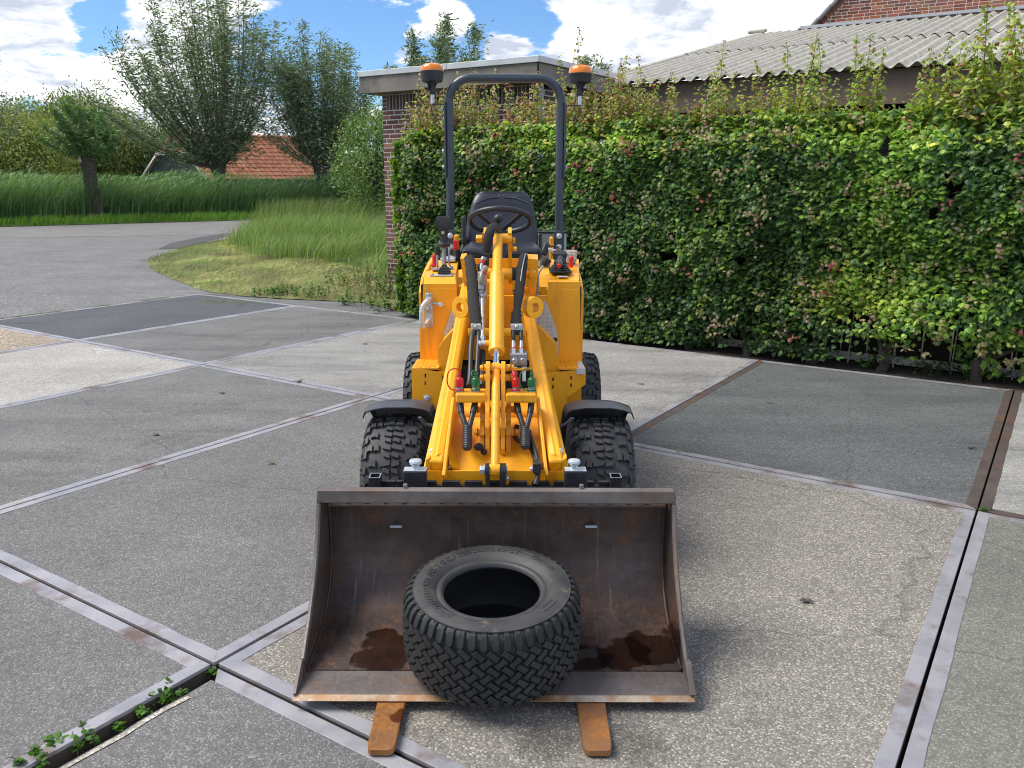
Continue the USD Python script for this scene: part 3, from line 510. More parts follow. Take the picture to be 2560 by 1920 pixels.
# tilt linkage
for x0, x1, y0, y1, Y0, Y1 in ((726, 770, 268, 1225, 3.20, 3.08), (885, 927, 268, 1225, 3.20, 3.08), (672, 716, 700, 1222, 3.22, 3.1), (935, 985, 700, 1222, 3.22, 3.1)):
    a, b = zb((x0 + x1) / 2, y0, Y0), zb((x0 + x1) / 2, y1, Y1); t = zb(x1, y0, Y0)[0] - zb(x0, y0, Y0)[0]
    out = []
    d = nrm(b - a); s_ = nrm(np.cross(d, (1, 0, 0))); L = np.linalg.norm(b - a)
    prof = [(0, .02), (.012, .034), (.03, .04), (.06, .04), (L * .4, .034), (L * .55, .05), (L * .72, .052), (L - .06, .036), (L - .02, .03), (L, .018)]
    out = [a + d * t_ + s_ * w_ for t_, w_ in prof] + [a + d * t_ - s_ * w_ for t_, w_ in prof[::-1]]
    m = MB(); m.plate(np.array(out) - np.array([t / 2, 0, 0]), (t, 0, 0)); P('link_plate', m, 'yellow_worn', smooth=False)
for y, Y, e in ((328, 3.19, 1), (430, 3.18, 1), (1000, 3.12, 0), (760, 3.2, 0)):
    a, b = (zb(700, y, Y), zb(975, y, Y)) if e else (zb(640, y, Y), zb(1020, y, Y)); m = MB(); m.cyl(a, b, .014); m.bolt(a, (-1, 0, 0), .012, .012); m.bolt(b, (1, 0, 0), .014, .014); P('pivot_pin', m, 'yellow_worn')
a, b = zb(830, 345, 3.19), zb(822, 1385, 2.90)
m = MB(); m.tube([a, a + (b - a) * .03, b], [.013, .0165, .0165], 16); m.box(zb(775, 345, 3.2) + (0, -.02, -.0), zb(882, 285, 3.2) + (0, .02, 0), .006); m.cyl(zb(762, 1390, 2.9), zb(872, 1390, 2.9), .022, n=22); P('tilt_rod', m, 'yellow_worn', smooth=35)
for x0, x1 in ((722, 764), (868, 932)):
    m = MB()
    a, b = zb(x0, 1325, 2.90), zb(x1, 1325, 2.90); m.hull([p + np.array([0, dy, dz]) for p in (a, b) for dy, dz in ((-.022, -.005), (.022, -.005), (-.028, -.02), (.028, -.02), (.03, -.12), (-.03, -.12))])
    P('hitch_bracket', m, 'dark_steel', smooth=False)
m = MB(); a, b = zb(690, 1385, 2.9), zb(940, 1385, 2.9); m.cyl(a, b, .011); m.bolt(zb(718, 1385, 2.9), (-1, 0, 0), .0155, .018); m.bolt(zb(935, 1385, 2.9), (1, 0, 0), .012, .004); P('hitch_bolt', m, 'galvanised'); m = MB(); m.bolt(zb(934, 1478, 2.89), (1, 0, 0), .008, .008); P('hitch_bolt', m, 'galvanised')
# tilt cylinder
c0, c1, c2 = zb(834, 175, 3.36), za(1118, 715, 3.68), za(1132, 205, 3.93)
m = MB(); d = nrm(c1 - c0); m.lathe([(.012, .0), (.030, 0), (.0335, .004), (.0335, .022), (.0315, .024), (.0315, np.linalg.norm(c1 - c0)), (.027, np.linalg.norm(c1 - c0) + .01), (0, np.linalg.norm(c1 - c0) + .01)], c0, d, 32); m.tube([c1, c2], [.0215, .0215], 24)
cyl = P('tilt_cylinder', m, 'yellow_paint', smooth=35)
m = MB(); m.cyl(c0 + d * .03, zb(830, 300, 3.22), .0128, n=24); obj('piston_rod', m, 'chrome', cyl, smooth=40)
for a_, b_, r_p in ((za(985, 800, 3.66), za(1050, 800, 3.66), .012), (zb(720, 75, 3.42), zb(770, 75, 3.42), .013)): m = MB(); m.cyl(a_, b_, r_p); obj('port', m, 'yellow_paint', cyl, smooth=40)
# mast
m = MB(); m.plate([za(1270, 125, 3.93), za(1322, 125, 3.93), za(1330, 1000, 3.80), za(1278, 1000, 3.80)], (0, .10, .02)); P('mast_plate', m, 'yellow_paint', smooth=False)
m = MB(); m.plate([za(930, 125, 3.93), za(982, 125, 3.93), za(985, 520, 3.87), za(940, 520, 3.87)], (0, .10, .02)); P('mast_plate', m, 'yellow_paint', smooth=False); m = MB(); m.plate([za(932, 980, 3.84), za(980, 980, 3.84), za(975, 1500, 3.76), za(925, 1500, 3.76)], (0, .09, .02)); P('mast_plate', m, 'yellow_paint', smooth=False)
m = MB(); m.cyl(za(930, 200, 3.95), za(1325, 200, 3.95), .0225, n=24); m.bolt(za(925, 205, 3.95), (-1, 0, 0), .020, .03); m.bolt(za(1330, 225, 3.95), (1, 0, 0), .016, .012); m.bolt(za(1330, 345, 3.93), (1, 0, 0), .012, .02); P('mast_pin', m, 'yellow_worn', smooth=35)
m = MB(); m.cyl(za(985, 690, 3.92), za(1330, 690, 3.92), .026, n=28); P('mast_tube', m, 'yellow_paint', smooth=35); m = MB(); m.cyl(za(690, 690, 3.93), za(1620, 690, 3.93), .017); m.bolt(za(1560, 690, 3.9), (1, 0, 0), .020, .03); P('pivot_tube', m, 'yellow_paint', smooth=35)
for a_, b_, r_a, r_b in ((za(1330, 700, 3.93), za(1400, 700, 3.93), .036, .03), (za(830, 640, 3.93), za(900, 640, 3.93), .03, .03)): m = MB(); m.cyl(a_, b_, r_a, r_b, n=26); P('pivot_bush', m, 'black_rubber', smooth=35)
for pts in ([(612, 480), (690, 470), (735, 1010), (640, 1040)], [(1528, 480), (1690, 490), (1652, 1050), (1520, 1040)]):
    q = [za(*p, 3.95) for p in pts]; q[2][1] = q[3][1] = 3.82; q = [at(*(1040 + p[0] / 5.53, 560 + p[1] / 5.53), Y) for p, Y in zip(pts, (3.97, 3.97, 3.80, 3.80))]
    m = MB(); m.plate(q, (0, .09, .015)); P('upright', m, 'yellow_paint', smooth=False)
for pts in ([(815, 585), (850, 590), (870, 700), (830, 760)], [(1330, 780), (1380, 780), (1370, 950), (1325, 950)]):
    m = MB(); m.plate([za(*p, 3.9) for p in pts], (0, .06, 0)); P('stay', m, 'yellow_worn', smooth=False)
m = MB(); m.cyl(za(720, 1500, 3.72), za(1500, 1500, 3.72), .02, n=20); P('cross_bar', m, 'yellow_paint', smooth=40)
# ---- cab: front panel, side pods, steps
YP = 4.06
def poly(fn, pts, Y): return [fn(x, y, Y) for x, y in pts]
m = MB(); m.plate([at(1058, 710, YP), at(1140, 710, YP), at(1140, 740, YP), at(1370, 740, YP), at(1370, 705, YP), at(1450, 705, YP), at(1452, 900, YP), at(1052, 900, YP)], (0, .03, 0))
P('front_panel', m, 'yellow_paint', smooth=False)
m = MB(); m.plate([za(640, 480, 4.14), za(1690, 480, 4.14), za(1690, 1000, 4.12), za(640, 1000, 4.12)], (0, .02, 0)); P('dash_panel', m, 'yellow_paint', smooth=False)
# engine hood behind the seat, floor
m = MB(); m.box((MX - .36, 4.98, .45), (MX + .36, 5.62, 1.02), .05); P('engine_hood', m, 'yellow_paint', smooth=30)
m = MB(); m.box((MX - .22, 4.12, .40), (MX + .22, 5.0, .95), .01); P('seat_box', m, 'dark_steel')
for sgn in (-1, 1):
    if sgn < 0:
        A, B = at(1060, 694, 4.12), at(1138, 694, 4.12); Cc, Dd = at(1073, 648, 4.62), at(1146, 648, 4.62); e, f = at(1058, 722, YP), at(1142, 722, YP); lo = at(1056, 900, YP)
    else:
        A, B = at(1371, 700, 4.12), at(1447, 700, 4.12); Cc, Dd = at(1377, 646, 4.62), at(1447, 650, 4.62); e, f = at(1366, 724, YP), at(1448, 724, YP); lo = at(1450, 900, YP)
    zb_, zt = .70, A[2]
    V = [(A[0], A[1], A[2]), (B[0], B[1], A[2]), (Cc[0], Cc[1], Cc[2] - .004), (Dd[0], Dd[1], Cc[2] - .004), (e[0], YP - .001, e[2]), (f[0], YP - .001, e[2]), (e[0], YP + .001, zb_), (f[0], YP + .001, zb_), (Cc[0], 4.64, zb_), (Dd[0], 4.64, zb_)]
    m = MB(); m.hull(V); pod = P('side_pod', m, 'yellow_paint', smooth=False, label=None)
    xo = (e[0] if sgn < 0 else f[0]) + sgn * .012                       # outer lid with a dark gap in front of it
    m = MB(); m.plate([(xo, 4.07, .62), (xo, 4.075, e[2] - .02), (xo - sgn * .0, 4.2, A[2] - .01), (xo - sgn * .0, 4.40, A[2] + .02), (xo - sgn * .0, 4.72, A[2] + .045), (xo, 4.74, .62)], (sgn * .012, 0, 0)); obj('side_lid', m, 'yellow_paint', pod, smooth=False)
    m = MB(); m.box((xo - .011 if sgn > 0 else xo, 4.072, .63), (xo if sgn > 0 else xo + .011, 4.7, A[2] - .03), 0); obj('gap_seal', m, 'black_rubber', pod)
    # ribbed edge of the lid over the pod
    m = MB(); m.tube([(xo - sgn * .010, 4.3, A[2] + .012), (xo - sgn * .012, 4.36, A[2] + .026), (xo - sgn * .012, 4.72, A[2] + .05)], .010, 10); obj('lid_edge', m, 'yellow_paint', pod, smooth=40)
podz = at(1060, 694, 4.12)[2]; dsl = (at(1073, 648, 4.62)[2] - .004 - podz) / .5; dk = lambda Y: podz + dsl * (Y - 4.12)
# central housing in front of the panel
def housing(pts, Y0, dep, name, mt='yellow_paint', holes=()):
    m = MB(); m.plate([at(x, y, Y0) for x, y in pts], (0, dep, 0), [[at(x, y, Y0) for x, y in h] for h in holes]); return P(name, m, mt, smooth=False)
housing([(1095, 872), (1106, 853), (1132, 826), (1156, 817), (1170, 817), (1150, 905), (1150, 930), (1095, 930)], 3.92, .13, 'inner_housing'); housing([(1397, 890), (1391, 863), (1352, 822), (1334, 817), (1322, 817), (1338, 905), (1338, 930), (1400, 930)], 3.92, .13, 'inner_housing')
slot = lambda x, y: [(860 + (x + 6 * math.cos(t)) / 2.765, 840 + (y + 8 * (1 if math.sin(t) > 0 else -1) + 6 * math.sin(t)) / 2.765) for t in np.linspace(0, 2 * np.pi, 14, endpoint=False) + .1]
f2 = lambda pts: [(860 + x / 2.765, 840 + y / 2.765) for x, y in pts]
sl = housing(f2([(468, 222), (650, 248), (760, 248), (740, 760), (620, 760), (600, 640), (585, 560), (470, 520)]), 3.86, .008, 'step_front', holes=[slot(563, 275), slot(563, 326), slot(684, 289), slot(684, 341)])
sr = housing(f2([(1372, 258), (1490, 248), (1672, 232), (1668, 335), (1545, 430), (1520, 560), (1515, 760), (1400, 760)]), 3.86, .008, 'step_front', holes=[slot(1445, 300), slot(1445, 352), slot(1570, 290), slot(1570, 341)])
for x, y in ((573, 428), (1520, 700)):
    m = MB(); m.bolt(z2(x, y, 3.859), (0, -1, 0), .012, .01); P('bolt', m, 'galvanised')
housing(f2([(1540, 440), (1640, 345), (1640, 560), (1520, 600)]), 3.95, .01, 'recess_panel', 'yellow_worn'); housing(f2([(470, 430), (590, 500), (620, 760), (470, 640)]), 3.99, .01, 'recess_panel', 'yellow_worn')
m = MB(); m.box((MX - .33, 3.96, .3), (MX + .33, 4.04, .70), .0); P('bulkhead', m, 'dark_steel')
zs = z2(560, 222, 3.86)[2]
for sgn, (xa, xb, xc) in ((-1, (468, 655, 520)), (1, (1485, 1672, 1620))):
    a, b = z2(xa, 230, 3.86), z2(xb, 230, 3.86)
    m = MB(); m.plate([(a[0], 3.862, zs), (b[0], 3.862, zs), (b[0] if sgn < 0 else z2(1628, 130, 4.12)[0], 4.06, zs), (a[0] if sgn > 0 else z2(528, 130, 4.12)[0] - .01, 4.06, zs)], (0, 0, -.008)); st = P('step', m, 'yellow_worn', smooth=False)
    m = MB(); r0 = np.random.default_rng(2)                     # raised tread pattern: bars in alternating directions
    for i in range(7):
        for j in range(7):
            x = min(a[0], b[0]) + .018 + i * .021; y = 3.875 + j * .024
            if x > max(a[0], b[0]) - .012: continue
            for q in (-.004, .004):
                dd = nrm((1, 1, 0)) if (i + j) % 2 else nrm((1, -1, 0)); n_ = np.array([-dd[1], dd[0], 0]); c = np.array([x, y, zs + .001]) + n_ * q; m.beam(c - dd * .009, c + dd * .009, .003, .003, (0, 0, 1), .001)
    obj('tread_bars', m, 'yellow_worn', st, kind='stuff')
c = z2(1640, 205, 3.855); m = MB(); m.box((c[0] - .022, 3.851, zs - .026), (c[0] + .016, 3.858, zs + .002), .001); m.box((c[0] - .012, 3.851, zs + .001), (c[0] + .016, 4.0, zs + .004), .001); P('silver_tape', m, 'silver_tape', smooth=False)
# aluminium tread plates beside the arms
def alu(pts, Y0, bolts):
    q = [at(x, y, Y0) for x, y in pts]; m = MB(); m.plate(q, (0, -.004, 0)); t = P('tread_plate', m, 'tread_plate', smooth=False)
    pg = Polygon([(p[0], p[2]) for p in q]).buffer(-.004); m = MB(); x0, z0, x1, z1 = pg.bounds; s = .021; i = 0
    from shapely.geometry import LineString
    for i in range(-1, int((x1 - x0) / s) + 2):
        for j in range(-1, int((z1 - z0) / s) + 2):
            sg = 1 if (i + j) % 2 else -1; dd = np.array([1, sg]) / math.sqrt(2); nn = np.array([-dd[1], dd[0]])
            for k in (-1, 0, 1):
                c = np.array([x0 + i * s, z0 + j * s]) + nn * k * .0058
                if not pg.contains(LineString([c - dd * .0085, c + dd * .0085])): continue
                a_, b_ = c - dd * .0088, c + dd * .0088; y = Y0 - .0045
                m.hull([(a_[0], y, a_[1]), (b_[0], y, b_[1]), (c[0] + nn[0] * .0016, y, c[1] + nn[1] * .0016), (c[0] - nn[0] * .0016, y, c[1] - nn[1] * .0016), (c[0], y - .0016, c[1])])
    obj('tread_bars', m, 'bright_steel', t, kind='stuff')
    for b in bolts: m = MB(); m.bolt(at(*b, Y0 - .0042), (0, -1, 0), .008, .006); obj('bolt', m, 'dark_steel', t)
f1 = lambda pts: [(960 + x / 3.6867, 440 + y / 3.6867) for x, y in pts]
alu(f1([(540, 1520), (560, 1420), (650, 1160), (690, 1145), (760, 1150), (790, 1300), (730, 1385), (660, 1400), (600, 1460)]), 4.055, [])
alu(f1([(1395, 1150), (1480, 1150), (1505, 1175), (1600, 1440), (1612, 1659), (1590, 1570), (1500, 1440), (1440, 1395), (1380, 1385), (1340, 1280)]), 4.055, f1([(1578, 1508), (1412, 1180)]))
# grab rail and latch on the front panel
m = MB(); q = [zf(170, 1100, YP), zf(265, 1100, YP), zf(265, 1535, YP), zf(170, 1535, YP)]; m.box((q[0][0], YP - .006, q[2][2]), (q[1][0], YP - .0005, q[0][2]), .002)
gr = P('grab_rail', m, 'galvanised', smooth=False)
m = MB(); m.tube(spline([zf(232, 1180, YP - .006), zf(205, 1200, YP - .035), zf(150, 1265, YP - .06), zf(130, 1330, YP - .065), zf(128, 1460, YP - .065), zf(145, 1535, YP - .06), zf(190, 1500, YP - .03), zf(222, 1462, YP - .006)], 40), .0125, 14); obj('rail_tube', m, 'galvanised', gr, smooth=40)
for x, y in ((218, 1125), (213, 1318), (220, 1518)): m = MB(); m.bolt(zf(x, y, YP - .0065), (0, -1, 0), .009, .006); obj('bolt', m, 'bright_steel', gr)
m = MB(); m.cyl(zf(268, 1232, YP - .008), zf(372, 1250, YP - .012), .0055); m.cyl(zf(372, 1250, YP - .0), zf(372, 1250, YP - .016), .011); m.tube([zf(380, 1250, YP - .012), zf(420, 1262, YP - .012)], .002, 6); P('door_latch', m, 'bright_steel', smooth=40)
# left console
m = MB(); zc0 = podz + .004; m.plate([(zf(228, 888, 4.14)[0], 4.14, zc0), (zf(528, 888, 4.14)[0], 4.14, zc0), (zf(572, 660, 4.55)[0], 4.55, dk(4.55) + .004), (zf(300, 660, 4.55)[0], 4.55, dk(4.55) + .004)], (0, 0, .003)); con = P('console_plate', m, 'galvanised', smooth=False)
for x, y, Y in ((262, 872, 4.16), (515, 868, 4.16), (520, 770, 4.36), (262, 800, 4.34)):
    p = zf(x, y, Y); m = MB(); m.bolt((p[0], p[1], dk(p[1]) + .007), (0, 0, 1), .006, .004); obj('screw', m, 'bright_steel', con)
m = MB(); m.box((zf(378, 650, 4.58)[0], 4.52, dk(4.57) + .004), (zf(572, 650, 4.58)[0], 4.62, dk(4.57) + .024), .004); P('vent_plate', m, 'galvanised', smooth=False)
m = MB(); m.plate([(zf(440, 700, 4.5)[0] - .02, 4.33, dk(4.33) + .0078), (zf(540, 720, 4.5)[0], 4.33, dk(4.33) + .0078), (zf(540, 720, 4.5)[0], 4.46, dk(4.46) + .0078), (zf(440, 700, 4.5)[0] - .02, 4.46, dk(4.46) + .0078)], (0, 0, .001)); P('sticker', m, 'white_sticker')
jb = zf(420, 840, 4.22); jb[2] = dk(4.22) + .003
m = MB(); m.lathe([(0, 0), (.044, 0), (.044, .008), (.037, .011), (.040, .018), (.030, .022), (.033, .028), (.022, .032), (.014, .045), (0, .045)], jb, (0, 0, 1), 4, phase=math.pi / 4); js = P('joystick', m, 'black_rubber', smooth=20)
h0 = jb + (0, 0, .04); h1 = zf(413, 500, 4.24); h2 = zf(408, 290, 4.25); h3 = zf(400, 140, 4.25)
m = MB(); m.cyl(h0, h1, .011); m.tube(spline([h1 + (.012, 0, 0), jb + (.026, -.01, .12), jb + (.024, -.012, .06), jb + (.046, -.012, .02)], 14), .005, 7); obj('shaft', m, 'grey_block', js, smooth=40)
m = MB(); m.lathe([(0, -.006), (.022, -.004), (.034, .004), (.034, .012), (.022, .02), (.0, .022)], h1, h2 - h1, 24); m.lathe([(.018, .02), (.020, .05), (.0185, .09), (.021, .12), (.0, .12)], h1, h2 - h1, 18)
m.hull([h2 + np.array(o) for o in ((-.02, -.022, -.02), (.02, -.022, -.02), (-.02, .02, -.02), (.02, .02, -.02), (-.033, -.03, .02), (.033, -.03, .02), (-.033, .024, .02), (.033, .024, .02), (-.034, -.026, .062), (.034, -.026, .062), (-.03, .02, .066), (.03, .02, .066), (-.025, -.02, .07), (.025, -.02, .07))]); obj('grip', m, 'black_plastic', js, smooth=35)
m = MB(); p = zf(400, 322, 4.225); m.box(p - (.009, .004, .007), p + (.009, .003, .007), .002); obj('button', m, 'beige_block', js)
lb = zf(328, 815, 4.3); lb[2] = dk(4.3) + .008; lt = zf(330, 560, 4.33)
m = MB(); m.cyl(lb, lt, .0055); m.box(lb - (.028, .03, .002), lb + (.02, .03, .003), .001); lv = P('hand_lever', m, 'grey_block', smooth=40)
m = MB(); m.tube([lt - (0, 0, .03), lt - (0, 0, .015), lt + (0, 0, .02), lt + (0, 0, .028)], [.008, .0125, .0125, .009], 14); obj('lever_knob', m, 'black_plastic', lv, smooth=40)
def key_tag(p, mt='red_plastic'):
    m = MB(); m.lathe([(0, 0), (.019, 0), (.019, .012), (.012, .014), (0, .014)], p, (0, 0, 1), 18); m.tube([p + o for o in ((0, 0, .01), (0, 0, .05), (0, -.002, .062), (0, 0, .066))], [.012, .013, .010, .004], 12); return P('battery_switch', m, mt, smooth=40)
p = zf(293, 700, 4.42); key_tag(np.array([p[0], p[1], dk(4.42)])); p = zg(640, 590, 4.42); key_tag(np.array([p[0], p[1], dk(4.42) - .008]))
# seat
def loft(rings, cap=True):
    m = MB(); n = len(rings[0]); V = np.vstack(rings); i = np.arange(n); j = (i + 1) % n
    F = [np.stack([k * n + i, k * n + j, (k + 1) * n + j, (k + 1) * n + i], 1) for k in range(len(rings) - 1)]
    m.add(V, np.vstack(F))
    if cap:
        for R_ in (rings[0], rings[-1]): c = R_.mean(0); m.add(np.vstack([R_, c]), np.stack([i, j, np.full(n, n)], 1))
    return m
def sup(n, e=3.2):
    t = np.linspace(0, 2 * np.pi, n, endpoint=False); c, s = np.cos(t), np.sin(t)
    return np.sign(c) * np.abs(c) ** (2 / e), np.sign(s) * np.abs(s) ** (2 / e)
xs_, ys_ = sup(44, 3.0)
outl = [(.0, 660, 310), (.12, 620, 330), (.3, 560, 335), (.5, 470, 330), (.68, 370, 310), (.82, 270, 288), (.92, 200, 262), (.975, 165, 235), (1., 146, 190)]
rings = []
for t, y, hw in outl:
    c = zm(1086, y, 4.74); hwm = hw / 3.6867 * 4.62 / FPX; Yc = 4.70 + .10 * t; th = .055 + .02 * math.sin(t * 3.1) - (.03 if t > .97 else 0)
    q = np.stack([c[0] + hwm * xs_, Yc + th * ys_, np.full(44, c[2])], 1)
    inn = (ys_ < 0); q[:, 1] += np.where(inn, .035 * (1 - xs_ ** 2) * (1 - abs(2 * t - .9) ** 3 * .5), 0); rings.append(q)
st = P('seat_back', loft(rings), 'seat_vinyl', smooth=60)
for sg in (-1, 1):      # raised piping of the head part
    pts = [zm(1086 + sg * 20, 175, 4.69), zm(1086 + sg * 22, 192, 4.685), zm(1086 + sg * 80, 203, 4.68), zm(1086 + sg * 170, 222, 4.665), zm(1086 + sg * 240, 252, 4.655)]
    m = MB(); m.tube(spline(pts, 16), np.r_[.003, np.full(14, .0055), .003], 8); obj('piping', m, 'seat_vinyl', st, smooth=50)
rings = []
for t, y, hw, th in ((0, 742, 362, .03), (.06, 733, 370, .05), (.3, 700, 352, .062), (.65, 665, 330, .058), (1, 645, 305, .04)):
    Yc = 4.36 + .34 * t; c = zm(1088, 700, 4.45); hwm = hw / 3.6867 * 4.3 / FPX; zc1 = zm(1088, 755, 4.36)[2] + .012 + .02 * t
    z_ = zc1 + th * ys_ + np.where(ys_ > 0, -.035 * (1 - np.abs(xs_) ** 2.5) + .012, 0); rings.append(np.stack([c[0] + hwm * xs_, np.full(44, Yc), z_], 1))
P('seat_cushion', loft(rings), 'seat_vinyl', smooth=60)
m = MB(); p = zm(735, 470, 4.66); m.box(p + (-.012, -.03, -.09), p + (.012, .03, .06), .008); P('armrest_bracket', m, 'black_plastic')
m = MB(); a, b = zm(1440, 540, 4.75), zm(1440, 760, 4.7); m.beam(a, b, .02, .05, (0, 1, 0), .006); m.tube(spline([zm(740, 560, 4.72), zm(735, 640, 4.66), zm(700, 720, 4.6)], 8), .012, 8); P('seat_frame', m, 'black_plastic')
p = zm(665, 650, 4.6); m = MB(); m.box(p + (-.014, -.012, -.02), p + (.014, .012, .035), .004); bk = P('belt_buckle', m, 'red_plastic'); m = MB(); m.tube(spline([p + (0, 0, -.02), p + (.012, 0, -.07), p + (.03, 0, -.12)], 8), .02, 8); obj('belt_stalk', m, 'black_plastic', bk, smooth=40)
p = zm(668, 590, 4.95); m = MB(); m.box(p + (-.012, -.05, -.06), p + (.012, .05, .03), .005); P('rollbar_lug', m, 'yellow_paint'); p2 = zm(1543, 610, 4.95); m = MB(); m.box(p2 + (-.010, -.05, -.12), p2 + (.010, .05, .03), .005); P('rollbar_lug', m, 'yellow_paint')
# steering wheel
wc, wr, ph = zm(1070, 412, 4.27), .166, math.radians(25); e1, e2 = np.array([1., 0, 0]), np.array([0, -math.cos(ph), math.sin(ph)])
t = np.linspace(0, 2 * np.pi, 65)[:-1]; wn = np.cross(e1, e2)
sw = sub_x('steering_wheel'); m = MB(); V, F = [], []
for k, a in enumerate(t):
    d = math.cos(a) * e1 + math.sin(a) * e2
    for b in np.linspace(0, 2 * np.pi, 13)[:-1]: V.append(wc + d * (wr - .0135 + .0135 * math.cos(b)) + wn * .0135 * math.sin(b))
n = 12; K = len(t); i, j = np.meshgrid(np.arange(K), np.arange(n), indexing='ij'); F = np.stack([i * n + j, ((i + 1) % K) * n + j, ((i + 1) % K) * n + (j + 1) % n, i * n + (j + 1) % n], -1).reshape(-1, 4)
m.add(np.array(V), F); obj('rim', m, 'black_plastic', sw, smooth=60)
hub = wc + np.array([0, .02, -.055])
m = MB()
for a in (math.radians(42), math.radians(138), math.radians(270)):
    d = math.cos(a) * e1 + math.sin(a) * e2; m.beam(hub, wc + d * (wr - .014), .024, .012, wn, .004)
m.cyl(hub - wn * .02, hub + wn * .02, .032); obj('spokes', m, 'black_plastic', sw)
kp = zm(1052, 392, 4.33); m = MB(); m.ball(kp, .0225); m.tube([kp - (0, 0, .045), kp], [.010, .008], 10); obj('spinner_knob', m, 'black_plastic', sw, smooth=60)
m = MB(); m.cyl(hub, hub + np.array([0, -.06, -.30]), .03); obj('column', m, 'black_plastic', sw, smooth=40)
# roll bar with its lugs, bolts and beacons
YR = 5.02
pl_, pr_, ptop = at(1123.5, 640, YR), at(1397, 640, YR), at(1260, 194.5, YR)
xl, xr, zt, rc = at(1123, 300, YR)[0], at(1401.5, 300, YR)[0], ptop[2] - .003, .125
path = [(pl_[0] + .002, YR, 1.02), (xl, YR, 1.5), (xl, YR, zt - rc)] + [(xl + rc - rc * math.cos(a), YR, zt - rc + rc * math.sin(a)) for a in np.linspace(.1, math.pi / 2, 12)] + [(MX, YR, zt)] + [(xr - rc + rc * math.sin(a), YR, zt - rc + rc * math.cos(a)) for a in np.linspace(0, math.pi / 2 - .1, 12)] + [(xr, YR, zt - rc), (xr, YR, 1.5), (pr_[0], YR, 1.02)]
m = MB(); m.tube(path, .0245, 20); rb = P('roll_bar', m, 'blue_grey_paint', smooth=60)
for sgn, x in ((-1, xl), (1, xr)):
    m = MB(); m.box((x + sgn * .024 - .004, YR - .028, 1.60), (x + sgn * .024 + .006, YR + .028, zt - rc - .005), .003); m.box((x - .03, YR - .035, 1.02), (x + .03, YR + .0, 1.30), .004); obj('bar_bracket', m, 'blue_grey_paint', rb)
    for zz in (zt - rc - .04, 1.75, 1.66): m = MB(); m.bolt((x + sgn * .031, YR - .01, zz), (sgn, 0, 0), .009, .009); obj('bolt', m, 'galvanised', rb)
    for zz in (1.27, 1.205, 1.14): m = MB(); m.bolt((x - sgn * .0, YR - .036, zz), (0, -1, 0), .012, .012); obj('bolt', m, 'galvanised', rb)
for sgn, (bx, ytop, ymid, ybot, yst, yrod) in ((-1, (220, 130, 216, 335, 470, 575)), (1, (1864, 150, 242, 347, 485, 590))):
    top, mid, bot, stm, rod = [ze(bx, y, YR) for y in (ytop, ymid, ybot, yst, yrod)]
    c = np.array([top[0], YR, 0]); R1 = .0655
    bcn = sub_x('beacon')
    m = MB(); h = top[2] - mid[2]; m.lathe([(0, mid[2]), (R1, mid[2]), (R1 + .001, mid[2] + .008), (R1 - .002, mid[2] + h * .55), (R1 - .010, top[2] - .008), (R1 - .022, top[2] - .001), (0, top[2])], c, (0, 0, 1), 40); obj('lens', m, 'amber_lens', bcn, smooth=35)
    m = MB(); m.lathe([(.0, mid[2] + .002), (.030, mid[2] + .002), (.032, mid[2] + .03), (.0, mid[2] + .032)], c, (0, 0, 1), 24); obj('lamp_insert', m, 'bright_steel', bcn, smooth=35)
    m = MB(); m.lathe([(0, mid[2] + .0015), (R1 + .0015, mid[2] + .0015), (R1 + .0015, mid[2] - .004), (R1, mid[2] - .01), (R1 - .006, bot[2] + .006), (R1 - .014, bot[2]), (.032, bot[2] - .003), (.0235, bot[2] - .014), (.0185, bot[2] - .03), (.0185, stm[2] + .006), (.014, stm[2]), (0, stm[2])], c, (0, 0, 1), 40)
    kx = c + np.array([sgn * .028 if sgn < 0 else .03, -.012, (bot[2] + stm[2]) / 2 + .008 * (1 if sgn < 0 else 1)]); m.box(kx - (.016, .012, .016), kx + (.012, .012, .014), .004); obj('base', m, 'black_plastic', bcn, smooth=35)
    m = MB(); m.lathe([(0, 0), (.010, 0), (.010, .010), (.006, .013), (0, .013)], kx + (-.002, -.012, .002), (0, -1, 0), 18); obj('clamp_knob', m, 'clear_plastic', bcn, smooth=35)
    xleg = xl if sgn < 0 else xr
    m = MB(); m.cyl((c[0], YR, stm[2] + .004), (c[0], YR, rod[2]), .0105); obj('spigot', m, 'galvanised', bcn, smooth=40)
    m = MB(); m.beam((c[0] - sgn * -.006, YR, rod[2]), (xleg, YR, rod[2] - .004), .03, .005, (0, 0, 1), .001); obj('arm', m, 'blue_grey_paint', bcn)
    x0 = c[0]; x1 = xleg + sgn * .028; m = MB(); m.tube(spline([(x0, YR - .014, rod[2]), (x0 + (-.004 if sgn < 0 else .0), YR - .014, rod[2] - .045), (x0 - sgn * .018, YR - .014, rod[2] - .078), (x0 - sgn * .05, YR - .014, rod[2] - .085), (x1 + sgn * .01, YR - .014, rod[2] - .075), (x1, YR - .014, rod[2] - .06)], 22), .0032, 7); obj('cable', m, 'black_hose', bcn, smooth=40)
